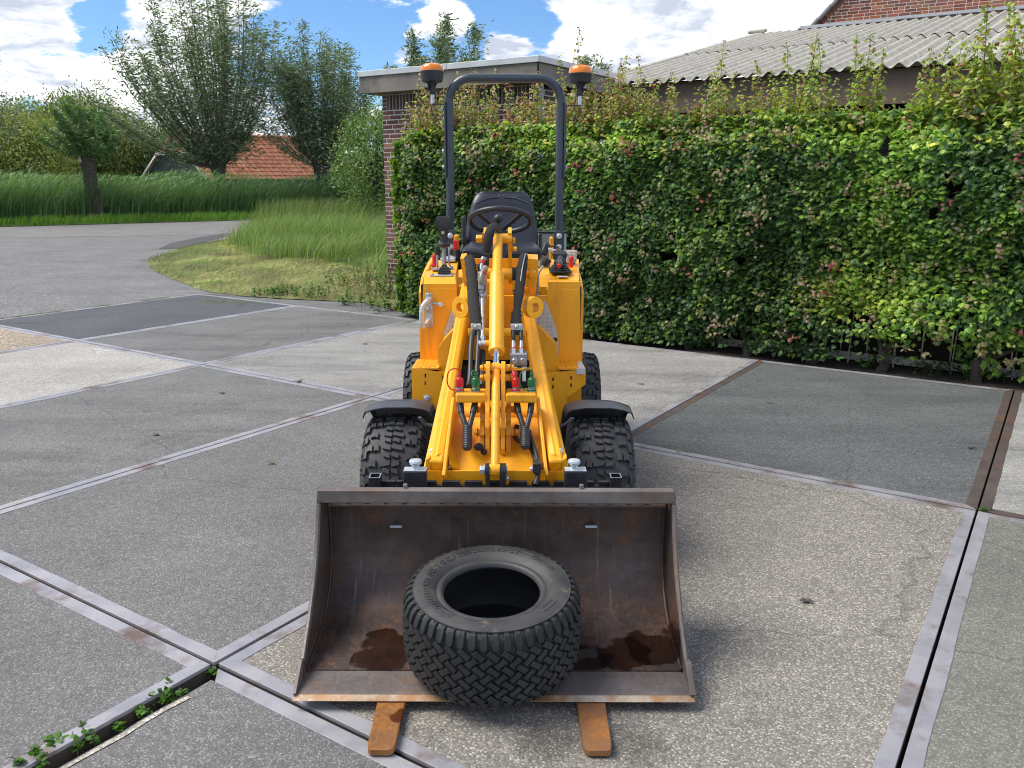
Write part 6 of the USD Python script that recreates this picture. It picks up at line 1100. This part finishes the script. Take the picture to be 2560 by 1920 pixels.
tt = np.linspace(0, 1, 6); pf = np.array([.02, .045, .05, .03, .005, .0])
for j in range(nr):
    for i in range(nc):
        o = e0 + lx * (i * tw) + rr_ * (j * tl); V = []
        for u_, l_ in ((-.02, .03), (tl * 1.02, .0)):
            for a, h_ in zip(tt, pf): V.append(o + lx * a * tw * 1.04 + rr_ * u_ + rn * (h_ + l_ + r.normal(0, .003)))
        for a, h_ in zip(tt, pf): V.append(o + lx * a * tw * 1.04 - rr_ * .02 + rn * (h_ + .008))
        a = np.arange(5); obj('tile', (np.array(V), np.vstack([np.stack([a, a + 1, a + 7, a + 6], 1), np.stack([a + 12, a + 13, a + 1, a], 1)])), 'pantile', barn, smooth=60)
m = MB(); m.plate([e0, e0 + lx * (ln + .3), e0 + lx * (ln + .3) + rr_ * rl, e0 + rr_ * rl], -rn * .05); obj('roof_deck', m, 'dark_boards', barn, smooth=False)
r2 = nrm((mid + ez * zR) - (cB + ez * zE)); m = MB(); f0 = cB + ez * zE - r2 * .3 - lx * .15; n2 = nrm(np.cross(r2, lx)); n2 = n2 if n2[2] > 0 else -n2; m.plate([f0, f0 + lx * (ln + .3), f0 + lx * (ln + .3) + r2 * (rl - .04), f0 + r2 * (rl - .04)], n2 * .05); obj('rear_roof', m, 'pantile', barn, smooth=False)
m = MB(); m.tube([e0 + rr_ * (rl - .02) + rn * .03, e0 + rr_ * (rl - .02) + lx * (ln + .3) + rn * .03], .10, 10); obj('ridge_tiles', m, 'pantile', barn, smooth=60)
for o, d in ((cA + ez * zE - rr_ * .35, rr_), (cB + ez * zE - r2 * .35, r2)): m = MB(); m.beam(o - lx * .18 + ez * .02, o + d * (rl * .62) - lx * .18 + ez * .02, .05, .2, np.cross(d, lx), .01); obj('verge_board', m, 'white_trim', barn)
zh = zE + (zR - zE) * .56; a, b = mid - gx * wd * .25 + ez * zh, mid + gx * wd * .25 + ez * zh
m = MB(); m.hull([a - lx * .2, b - lx * .2, mid + ez * zR + lx * 1.0 + ez * .06, a - lx * .2 + ez * .06, b - lx * .2 + ez * .06, mid + ez * zR + lx * 1.0]); obj('hip_roof', m, 'pantile', barn)
m = MB(); m.beam(a - lx * .22 - ez * .06, b - lx * .22 - ez * .06, .04, .14, ez, .01); obj('hip_trim', m, 'white_trim', barn)
p = mid - gx * .35 + ez * (zE - .35) - lx * .03; m = MB(); m.box(p - (.45, .02, .28), p + (.45, .02, .28), .01); wn_ = obj('window', m, 'white_trim', barn)
for i in (-1, 1): m = MB(); q = p + np.array([i * .21, -.03, 0]); m.box(q - (.16, .006, .22), q + (.16, .006, .22), .004); obj('pane', m, 'tyre_inside', wn_)

# ---------------------------------------------------------------- trees
WIND = np.array([1., .15, 0])
WIL = [(.15, .215, .11), (.19, .255, .14), (.115, .175, .085), (.34, .38, .27), (.09, .14, .07)]
def pollard(name, label, base, hh, hr, crown_h, spread, nb, nl, seed, lean=0., group=None, leaf=.15, fan=(-1, 1), trunk_lean=0., cols=WIL, density_low=.25):
    """pollarded willow: short thick trunk with a swollen head, a fan of straight shoots, narrow wind-swept leaves"""
    r = np.random.default_rng(seed); base = np.array(base, float); t = thing(name, label, 'tree', base, group=group)
    hd = base + np.array([trunk_lean, 0, hh]); k = np.linspace(0, 1, 12); q = base + (hd - base) * k[:, None] + np.stack([.04 * np.sin(k * 5 + seed), .03 * np.cos(k * 4), 0 * k], 1); rad = hr * (1 + .35 * (1 - k) ** 3 + .55 * np.clip((k - .72) / .28, 0, 1) ** 1.5)
    m = MB(); m.tube(q, rad, 18); v = np.vstack(m.v); ax = q[np.clip((np.clip((v[:, 2] - base[2]) / hh, 0, 1) * 11).astype(int), 0, 11)]; d = v - ax; d[:, 2] = 0; L = np.linalg.norm(d, axis=1, keepdims=True) + 1e-6
    v = v + d / L * hr * .5 * (meshkit.fbm(np.c_[np.arctan2(d[:, 1], d[:, 0]) * 2.2, v[:, 2] * 1.2, np.full(len(v), seed)], 3, seed) - .45)[:, None]; m.v = [v]; m.f = [np.vstack(m.f)]
    for j in range(12): a = r.uniform(0, 2 * np.pi); m.ball(hd + np.array([math.cos(a), math.sin(a), 0]) * hr * r.uniform(.7, 1.25) + (0, 0, r.uniform(-.25, .1) * hr), hr * r.uniform(.25, .5), (1, 1, r.uniform(.7, 1.2)))
    obj('trunk', m, 'bark', t, smooth=60)
    bm = MB(); P_, D_ = [], []
    for j in range(nb):
        a = r.uniform(0, 2 * np.pi); o = (r.uniform(fan[0], fan[1]), r.uniform(-.8, .8)); e = 1 - .52 * (abs(o[0]) ** 1.6); H = crown_h * e * r.uniform(.62 if crown_h > 3 else .3, 1.0); b = hd + np.array([o[0] * hr, o[1] * hr, -.05])
        tip = b + np.array([o[0] * spread + lean * H, o[1] * spread * .8, H]); mid_ = b + np.array([o[0] * spread * .62, o[1] * spread * .5, H * .45]); c = spline([b, mid_, tip], 16); c += np.cumsum(r.normal(0, .012 * crown_h / 6, (16, 3)), 0) * np.array([1, 1, .2])
        bm.tube(c, np.linspace(.042, .008, 16) * r.uniform(.7, 1.1) * (crown_h / 7.5) ** .5, 5, cap=False)
        n = int(nl / nb * (.5 + .5 * e)); tt = density_low + (1 - density_low) * r.uniform(0, 1, n) ** .75; pts = np.stack([np.interp(tt, np.linspace(0, 1, 16), c[:, i]) for i in range(3)], 1)
        side = r.normal(0, 1, (n, 3)); side[:, 2] = side[:, 2] * .4 - .05; twig = np.abs(r.normal(0, .27, n)) * (1.25 - .70 * tt) * crown_h / 7.5 * 1.4; cl = (meshkit.noise(pts * 1.4, seed) > .36) | (r.uniform(0, 1, n) < .3)
        pts = pts + side / np.linalg.norm(side, axis=1, keepdims=True) * twig[:, None] + WIND * (twig * .25)[:, None]; P_.append(pts[cl]); D_.append((side * .6 + WIND * .55 + np.array([0, 0, .15]) + r.normal(0, .3, (n, 3)))[cl])
    obj('shoots', bm, 'twig_bark', t, smooth=60)
    pts, dr = np.vstack(P_), np.vstack(D_); n = len(pts); foliage('crown', [leaves(pts, dr, r.normal(0, 1, (n, 3)) + np.array([0, -.2, .6]), r.uniform(.65, 1.2, n) * leaf, pick(cols, n, r), LANCE, LANCE_F, .15, r, 1.15)], 'willow_leaf', t, kind='stuff')
    return t
def base_at(px, Y): p = at(px, 500, Y); return (p[0], Y, 0)
pollard('pollard_willow', 'tallest pollard willow with an open wide fan of shoots against the sky', base_at(553, 40), 2.15, .24, 9.2, 4.3, 78, 46000, 31, lean=-.03, leaf=.21, fan=(-1.15, .62), density_low=.06)
pollard('pollard_willow', 'dense rounded pollard willow standing nearer the brick garage', base_at(810, 40), 2.2, .26, 6.6, 2.3, 80, 40000, 32, lean=.0, leaf=.19, fan=(-1.05, .95), density_low=.03)
pollard('pollard_willow', 'stout old pollard trunk with a short tuft of new shoots among the reeds', base_at(236, 33), 2.45, .225, 2.3, 1.25, 46, 13000, 33, lean=-.22, leaf=.19, fan=(-1.0, .9), trunk_lean=-.05, density_low=.02, cols=[(.11, .21, .065), (.14, .25, .08), (.08, .165, .055), (.19, .28, .13)])
m = MB(); p = base_at(236, 33); m.lathe([(0, 0), (.10, 0), (.11, .22), (.10, .28), (0, .28)], (p[0] - .22, 32.8, 2.2), (.1, -.1, 1), 12); stub = stage.GetPrimAtPath('/World/pollard_willow_002'); obj('cut_stub', m, 'cut_wood', stub, smooth=40)
pollard('tall_willow', 'tallest slender willow shoots above the middle of the garage roof', base_at(1118, 30), 2.0, .2, 5.9, 2.1, 26, 34000, 34, lean=.0, leaf=.17, fan=(-1.1, 1.25), density_low=.3)
pollard('tall_willow', 'slender willow shoots rising behind the left half of the garage roof', base_at(1052, 31), 2.0, .18, 5.0, 1.0, 9, 11000, 55, lean=.0, leaf=.16, fan=(-1.1, .9), density_low=.3)
pollard('small_willow', 'small wind bent willow tip above the right part of the garage roof', base_at(1415, 31), 2.0, .15, 4.5, .5, 7, 7000, 35, lean=.06, leaf=.16, fan=(-.6, .6), density_low=.3)
pollard('small_willow', 'lowest willow tips just above the garage roof beside the corrugated shed', base_at(1500, 33), 2.0, .15, 4.2, 1.0, 9, 6500, 36, lean=.06, leaf=.16, fan=(-.8, 1), density_low=.3)
pollard('small_willow', 'bare looking willow twigs at the picture edge left of the clouds', base_at(-40, 30), 2.0, .16, 4.6, 1.6, 10, 2200, 37, lean=.0, leaf=.15, fan=(-.2, .75), density_low=.4)
def crown_tree(name, label, cat, px, Y, z0, z1, hw, n, cols, seed, lf=.3, drop=0., group=None):
    """broad tree: trunk with limbs; leaf clumps through an uneven crown"""
    r = np.random.default_rng(seed); b = np.array(base_at(px, Y)); t = thing(name, label, cat, b, group=group); H = z1 - z0; c0 = b + (0, 0, (z0 + z1) / 2); m = MB(); m.tube([b, b + (0, 0, z0 + H * .2), b + (.1, 0, z0 + H * .55)], [.2, .15, .06], 9)
    for j in range(7): a = r.uniform(0, 2 * np.pi); e = c0 + np.array([math.cos(a) * hw * .6, math.sin(a) * hw * .6, r.uniform(0, .3) * H]); m.tube(spline([b + (0, 0, z0 + H * .15), (b + e) / 2 + (0, 0, H * .2), e], 8), np.linspace(.1, .03, 8), 6)
    obj('trunk', m, 'bark', t, smooth=60)
    K = max(int(n / 90), 12); d = r.normal(0, 1, (K, 3)); d /= np.linalg.norm(d, axis=1, keepdims=True); rad = r.uniform(.35, 1.0, K) ** .5; cl = c0 + d * rad[:, None] * np.array([hw, hw, H / 2]) * (.82 + .3 * meshkit.noise(d * 2 + seed, seed))[:, None]; cl[:, 2] = np.maximum(cl[:, 2], z0 + .1 * H)
    pts = np.repeat(cl, n // K, 0) + r.normal(0, 1, (K * (n // K), 3)) * np.array([.16 * hw, .16 * hw, .085 * H]); pts[:, 2] = np.maximum(pts[:, 2], .3); N = len(pts); tone = np.repeat(1 + r.normal(0, .16, (K, 1)), n // K, 0)
    foliage('crown', [leaves(pts, WIND * .4 + np.array([0, 0, -drop]) + r.normal(0, .6, (N, 3)), (pts - c0) / hw + np.array([0, 0, .6]) + r.normal(0, .5, (N, 3)), r.uniform(.7, 1.25, N) * lf, pick(cols, N, r) * tone, OVAL, OVAL_F, .2, r)], 'willow_leaf', t, kind='stuff'); return t
OLIVE = [(.18, .22, .06), (.23, .265, .075), (.14, .185, .05)]; YG = [(.27, .31, .075), (.32, .345, .09), (.20, .255, .06)]; DG = [(.06, .11, .035), (.085, .14, .045), (.11, .17, .055)]; BG = [(.13, .185, .13), (.16, .215, .15), (.11, .16, .11)]
crown_tree('dome_tree', 'round olive green drooping tree behind the old pollard trunk', 'tree', 225, 52, 1.0, 6.3, 2.9, 34000, OLIVE, 41, .17, .8)
crown_tree('yellow_bush', 'large yellow green willow bush left of the old pollard trunk', 'bush', 60, 44, .3, 4.9, 2.6, 34000, YG, 42, .13, .3); crown_tree('yellow_bush', 'yellow green bush cut off by the picture edge', 'bush', -40, 43, .3, 5.2, 2.4, 20000, YG, 43, .13, .3)
crown_tree('far_tree', 'distant blue green tree top between the yellow bush and the round tree', 'tree', 80, 85, 2, 8.6, 3.0, 7000, BG, 44, .4); crown_tree('far_tree', 'distant dark tree top at the left edge above the yellow bush', 'tree', 20, 80, 2, 8.0, 2.6, 6000, DG + BG, 45, .4)
crown_tree('dark_tree', 'dark green tree between the round tree and the barn gable', 'tree', 345, 56, .3, 5.2, 2.6, 18000, DG, 46, .18); crown_tree('dark_tree', 'low dark shrub mass behind the barn gable trim', 'tree', 430, 62, .3, 5.0, 2.8, 14000, DG, 47, .2)
crown_tree('dark_tree', 'dark conifer like tree at the right end of the barn', 'tree', 868, 52, .3, 2.6, 1.2, 4000, DG, 48, .22); crown_tree('light_tree', 'light green slender tree close to the garage corner', 'tree', 945, 27, .3, 3.9, 1.25, 15000, [(.14, .23, .06), (.19, .28, .08), (.10, .18, .05)], 49, .09, .3)
r = np.random.default_rng(60); n = 26000; q = r.uniform((-110, 95), (40, 112), (n, 2)); zz = r.uniform(0, 1, n) * (2.6 + 3.0 * meshkit.fbm(np.c_[q[:, 0] * .12, np.zeros(n), np.zeros(n)], 3, 2)); foliage('distant_wood', [leaves(np.c_[q, zz], r.normal(0, 1, (n, 3)), r.normal(0, 1, (n, 3)) + np.array([0, -.5, .8]), r.uniform(.6, 1.1, n), pick(DG + BG, n, r), OVAL, OVAL_F, .2, r)], 'willow_leaf', kind='stuff')

# ---------------------------------------------------------------- verge, reeds, grass
r = np.random.default_rng(70)
edge = np.array([(-40, 12.2), (-26, 21.7), (-17.3, 29.0), (-10.9, 34.2), (-6, 37.5), (0, 40.2), (6, 42.2)]); t_ = np.r_[0, np.cumsum(np.linalg.norm(np.diff(edge, axis=0), axis=1))]
def along(n, d0, d1, s0=8): 
    s = r.uniform(s0, t_[-1], n); p = np.stack([np.interp(s, t_, edge[:, i]) for i in (0, 1)], 1); nn = np.array([-.62, .785]); return p + nn * r.uniform(d0, d1, n)[:, None]
m = MB(); V = np.vstack([np.c_[edge, np.full(7, -.004)], np.c_[edge + np.array([-5, 6.3]), np.full(7, .12)]]); a = np.arange(6); obj('verge', (V, np.stack([a, a + 1, a + 8, a + 7], 1)), 'grassland', kind='structure')
n = 16000; p = along(n, .0, 2.2); h = r.uniform(.22, .5, n) * (1 + .4 * meshkit.fbm(np.c_[p * .5, np.zeros(n)], 2, 3)); foliage('verge_grass', [blades(np.c_[p, np.full(n, -.02)], h, WIND[:2] * r.uniform(.05, .25, (n, 1)) + r.normal(0, .05, (n, 2)), r.uniform(.014, .03, n), pick([(.10, .24, .028), (.13, .28, .035), (.08, .19, .025), (.18, .28, .05)], n, r), r)], 'grass_blade', kind='stuff')
n = 30000; p = along(n, 2.0, 6.5); hh = 1.55 + .85 * meshkit.fbm(np.c_[p * .35, np.zeros(n)], 3, 8); h = hh * r.uniform(.75, 1.15, n); foliage('reed_bed', [blades(np.c_[p, np.full(n, .0)], h, WIND[:2] * r.uniform(.2, .95, (n, 1)) + r.normal(0, .14, (n, 2)), r.uniform(.02, .045, n), pick([(.085, .18, .06), (.115, .22, .075), (.065, .14, .05), (.18, .27, .12)], n, r), r, 4, .25)], 'grass_blade', kind='stuff')
n = 30000; p = along(n, 2.0, 6.3); hh = 1.45 + .8 * meshkit.fbm(np.c_[p * .35, np.zeros(n)], 3, 8); foliage('reed_leaves', [blades(np.c_[p, hh * r.uniform(.15, .92, n) ** .7], r.uniform(.10, .38, n), WIND[:2] * r.uniform(.15, .65, (n, 1)) + r.normal(0, .14, (n, 2)), r.uniform(.025, .05, n), pick([(.13, .27, .10), (.18, .33, .125), (.10, .21, .08), (.30, .40, .20)], n, r), r, 3, .55)], 'grass_blade', kind='stuff')
A2 = lambda *q: [tuple(atz(x, y)[:2]) for x, y in q]
surf('hay_ground', [(.3, (.10, .11, .03)), (.5, (.17, .17, .05)), (.7, (.24, .22, .085))], scale=7, rough=.95, bump=.6, bscale=40, dist=.03)
isl = A2((362, 652), (385, 676), (440, 700), (520, 728), (600, 738)) + [tuple(grid(-.35, -1.12)[:2]), tuple(grid(.2, -1.25)[:2]), tuple(grid(1.1, -1.04)[:2]), tuple(grid(1.25, -2.4)[:2]), (-1.2, 20), (-2.0, 24.0), (-5.5, 24.6)] + A2((640, 590), (560, 598), (470, 615), (400, 636))
pg = Polygon(isl).buffer(.0); tri = trimesh.creation.triangulate_polygon(pg.buffer(-.0).segmentize(.8), engine='earcut'); obj('grass_bank', (np.c_[tri[0], np.full(len(tri[0]), -.004)], tri[1]), 'hay_ground', kind='structure')
HAY = [(.34, .34, .10), (.42, .39, .15), (.27, .32, .08), (.17, .27, .045), (.48, .43, .20)]
n = 30000; p = scatter(isl, n, r) + r.normal(0, .10, (n, 2)); a = 5.5 * meshkit.fbm(np.c_[p * .45, np.zeros(n)], 3, 40) - 2.2 + r.normal(0, .45, n); ln_ = r.uniform(.10, .42, n); dxy = np.stack([np.cos(a), np.sin(a)], 1) * ln_[:, None]; mound = .20 * meshkit.fbm(np.c_[p * .9, np.zeros(n)], 3, 4)
dist = np.array([pg.exterior.distance(__import__('shapely').Point(x)) for x in p]); mound *= np.clip(dist / .6, .1, 1)
foliage('mown_grass', [blades(np.c_[p, mound * r.uniform(.2, 1, n)], r.uniform(.01, .07, n), dxy, r.uniform(.006, .017, n), np.where((meshkit.fbm(np.c_[p * .7, np.ones(n)], 3, 46) > .56)[:, None], pick([(.13, .24, .04), (.18, .28, .06), (.22, .30, .08)], n, r), pick(HAY, n, r)) * np.clip((meshkit.fbm(np.c_[p * 1.8, np.zeros(n)], 3, 44) - .25) * 2.6, .28, 1.3)[:, None], r, 2, .3)], 'dry_grass', kind='stuff')
n = 12000; p = scatter(isl, n, r); k = r.uniform(0, 1, n) < .35 + .65 * (meshkit.fbm(np.c_[p * .8, np.zeros(n)], 3, 12) > .5); p = p[k]; n = len(p); foliage('short_grass', [blades(np.c_[p, np.zeros(n)], r.uniform(.04, .14, n), r.normal(0, .03, (n, 2)) + WIND[:2] * .03, r.uniform(.005, .010, n), pick([(.08, .18, .02), (.11, .21, .025), (.06, .14, .018)], n, r), r)], 'grass_blade', kind='stuff')
tall_p = A2((600, 614), (640, 632), (700, 648), (850, 656), (960, 668)) + [(-1.9, 12.6), (-1.7, 16), (-1.6, 22), (-4.5, 24)] + A2((650, 592), (600, 600))
n = 17000; p = scatter(tall_p, n, r) + r.normal(0, .22, (n, 2)); h = r.uniform(.35, 1.0, n) * np.clip(2.2 * meshkit.fbm(np.c_[p * .8, np.zeros(n)], 3, 5) - .25, .3, 1.25); foliage('tall_grass', [blades(np.c_[p, np.zeros(n)], h, WIND[:2] * r.uniform(.02, .4, (n, 1)) + r.normal(0, .24, (n, 2)), r.uniform(.008, .020, n), pick([(.13, .25, .055), (.17, .29, .075), (.10, .20, .045), (.21, .31, .09), (.32, .32, .15)], n, r), r, 4, .35)], 'grass_blade', kind='stuff')
far_p = A2((660, 592), (940, 600)) + [(-1.5, 30), (-1, 36), (-9, 33.5), (-9.0, 29)]
n = 7000; p = scatter(far_p, n, r); foliage('weed_thicket', [blades(np.c_[p, np.zeros(n)], r.uniform(.5, 1.5, n), WIND[:2] * r.uniform(.05, .4, (n, 1)) + r.normal(0, .15, (n, 2)), r.uniform(.014, .03, n), pick([(.09, .17, .03), (.12, .19, .04), (.07, .14, .025), (.22, .22, .10)], n, r), r, 4, .3)], 'grass_blade', kind='stuff')
# weeds: leafy patches along the paving edge by the hedge, in the joints and in the broken gap
def weed_patch(name, label, c, rad, n, h, cols, seed, size=(.02, .045), group=None):
    r = np.random.default_rng(seed); c = np.array(c, float); t = thing(name, label, 'weed', c, group=group); k = max(n // 14, 2); st = c[:2] + r.normal(0, 1, (k, 2)) * np.array(rad) * .5; m = MB(); P_, D_ = [], []
    for s in st:
        hh = h * r.uniform(.5, 1.1); tip = np.r_[s + r.normal(0, .3, 2) * hh, c[2] + hh]; m.tube([np.r_[s, c[2] - .02], (np.r_[s, c[2]] + tip) / 2, tip], [.0022, .0018, .001], 4, cap=False); tt = r.uniform(.15, 1, 14); P_.append(np.r_[s, c[2]] * (1 - tt[:, None]) + tip * tt[:, None]); D_.append(r.normal(0, 1, (14, 3)) * np.array([1, 1, .35]) + np.array([0, 0, .15]))
    pts, dr = np.vstack(P_), np.vstack(D_); N = len(pts); obj('stems', m, 'twig_bark', t, kind='stuff'); foliage('leaves', [leaves(pts, dr, np.array([0, 0, 1.]) + r.normal(0, .35, (N, 3)), r.uniform(*size, N), pick(cols, N, r), OVAL, OVAL_F, .25, r, 1.3)], 'hedge_leaf', t, kind='stuff'); return t
WG = [(.07, .17, .02), (.10, .22, .03), (.055, .13, .018)]
for i, (px, py, rd, nn, h, nm) in enumerate([(430, 1738, .055, 110, .06, 'leafy clover weed in the broken slab gap closest to the steel corner'), (385, 1752, .045, 80, .07, 'low weed with round leaves in the middle of the broken slab gap'), (340, 1775, .03, 42, .05, 'small weed between two larger ones in the broken slab gap'), (228, 1842, .05, 90, .07, 'bushy weed in the broken slab gap lower down'), (170, 1868, .05, 90, .07, 'broad leaved weed in the broken slab gap near the lower corner'), (85, 1900, .05, 90, .08, 'weed clump at the picture corner end of the broken slab gap'), (528, 1672, .022, 46, .03, 'tiny moss like weed where four slabs meet'), (285, 1812, .02, 28, .04, 'single sprig in the broken slab gap')]):
    weed_patch('gap_weed', nm, atz(px + 8, py + 14, -.03), (rd, rd * .5), int(nn * .8), h * .85, WG, 80 + i, (.013, .027))
weed_patch('joint_weed', 'mossy weed at the slab corner on the steel joint cross', atz(2452, 1278, -.005), (.05, .025), 90, .025, [(.06, .12, .02), (.09, .14, .03)], 95, (.008, .018))
weed_patch('joint_weed', 'thin grass sprig growing from the long steel joint behind the front wheel', atz(752, 958, -.005), (.03, .02), 30, .04, WG, 96, (.01, .02)); weed_patch('joint_weed', 'tiny yellowish sprig in the steel joint right of the front wheel', atz(1695, 1133, -.005), (.02, .015), 24, .02, YELL, 97, (.006, .014))
for i, (px, py, rd, nn, h, nm) in enumerate([(690, 738, .35, 420, .16, 'bright green weed clump at the corner of the paving by the mown grass'), (790, 745, .25, 260, .2, 'loose grassy weed patch on the cracked slab left of the hedge'), (880, 762, .2, 170, .16, 'small weed tuft on the paving edge left of the hedge'), (945, 775, .22, 240, .2, 'weed tuft against the left foot of the hedge'), (900, 720, .6, 900, .35, 'thicket of dry reddish weeds between the grass and the hedge end'), (960, 745, .4, 600, .4, 'brown tinted weed growth around the hedge corner')]):
    weed_patch('edge_weed', nm, atz(px, py, -.01), (rd, rd * .8), nn, h, WG + ([(.16, .13, .05), (.20, .13, .07)] if i > 3 else []), 110 + i, (.02, .05))
for i, (px, py, rd, nn, nm) in enumerate([(2190, 918, .16, 130, 'low green weed at the hedge foot left of the fern'), (2330, 935, .22, 220, 'leafy maple seedling at the hedge foot'), (2470, 950, .2, 200, 'weed clump at the hedge foot near the dark brown joint'), (2040, 905, .14, 90, 'sparse weed below the light green bush'), (1760, 870, .2, 160, 'weed strip at the hedge foot above the light slab'), (1600, 852, .2, 160, 'weed strip at the hedge foot right of the rear wheel')]):
    weed_patch('hedge_weed', nm, atz(px, py, -.01), (rd, .06), nn, .12, WG + GREEN, 130 + i, (.02, .045))
r = np.random.default_rng(90); n = 2600; s = r.uniform(-1.0, .55, n); p = np.array([grid(a, -1.0 - abs(b))[:2] for a, b in zip(s * 0 + -1.0 - r.uniform(.0, .02, n), r.uniform(0, 0, n))])
e = r.uniform(-1.0, .35, n); p = np.array([grid(-1.006 - abs(g_) * .012, v_)[:2] for v_, g_ in zip(e, r.normal(0, 1, n))]); k = meshkit.fbm(np.c_[p * 2.2, np.zeros(n)], 3, 3) > .42; p = p[k]; n = len(p)
foliage('edge_moss', [blades(np.c_[p, np.full(n, -.012)], r.uniform(.01, .04, n), r.normal(0, .02, (n, 2)), r.uniform(.004, .009, n), pick([(.06, .13, .02), (.10, .16, .03), (.16, .17, .05)], n, r), r, 2, .3)], 'grass_blade', kind='stuff')
# clippings and dead leaves lying about
for i, (px, py) in enumerate([(540, 752), (600, 757)]):
    n = 260; c = atz(px, py, .003); q = c[:2] + r.normal(0, 1, (n, 2)) * (.22, .16); a = r.uniform(0, 2 * np.pi, n); foliage('grass_clippings', [blades(np.c_[q, np.full(n, .002)], r.uniform(.004, .02, n), np.stack([np.cos(a), np.sin(a)], 1) * r.uniform(.04, .14, (n, 1)), r.uniform(.004, .008, n), pick([(.10, .2, .04), (.16, .22, .06)], n, r), r, 2, .3)], 'dry_grass', kind='stuff')
for i, (px, py, lb, c) in enumerate([(378, 1087, 'small dead leaf with a pale spot on the grey slab left of the loader', (.05, .04, .03)), (545, 983, 'dark curled leaf on the beige slab', (.06, .05, .035)), (1593, 960, 'brown leaf lying on the light slab right of the rear wheel', (.10, .085, .04)), (1998, 1503, 'dark twisted leaf on the pebble slab right of the bucket', (.07, .06, .06)), (2418, 1120, 'small black leaf on the dark slab near the dark brown joint', (.03, .03, .03)), (1915, 1006, 'small brown leaf on the dark slab near the hedge', (.10, .09, .05)), (665, 1157, 'olive leaf on the gravel slab left of the front wheel', (.12, .11, .04)), (905, 860, 'dark leaf on the slab behind the loader', (.05, .05, .04))]):
    p = atz(px, py, .006); v, f, t_c = leaves(np.array([p, p + (.025, .006, .002)]), np.array([[1, .25, .05], [.9, -.4, .1]]), np.array([[0, 0, 1.], [.2, -.3, 1]]), np.array([.05, .035]), np.array([c, sc(c, 1.3)]), OVAL, OVAL_F, -.4, r); t_ = obj('fallen_leaf', (v, f), 'dry_grass', tint=t_c); keys(t_, lb, 'leaf')
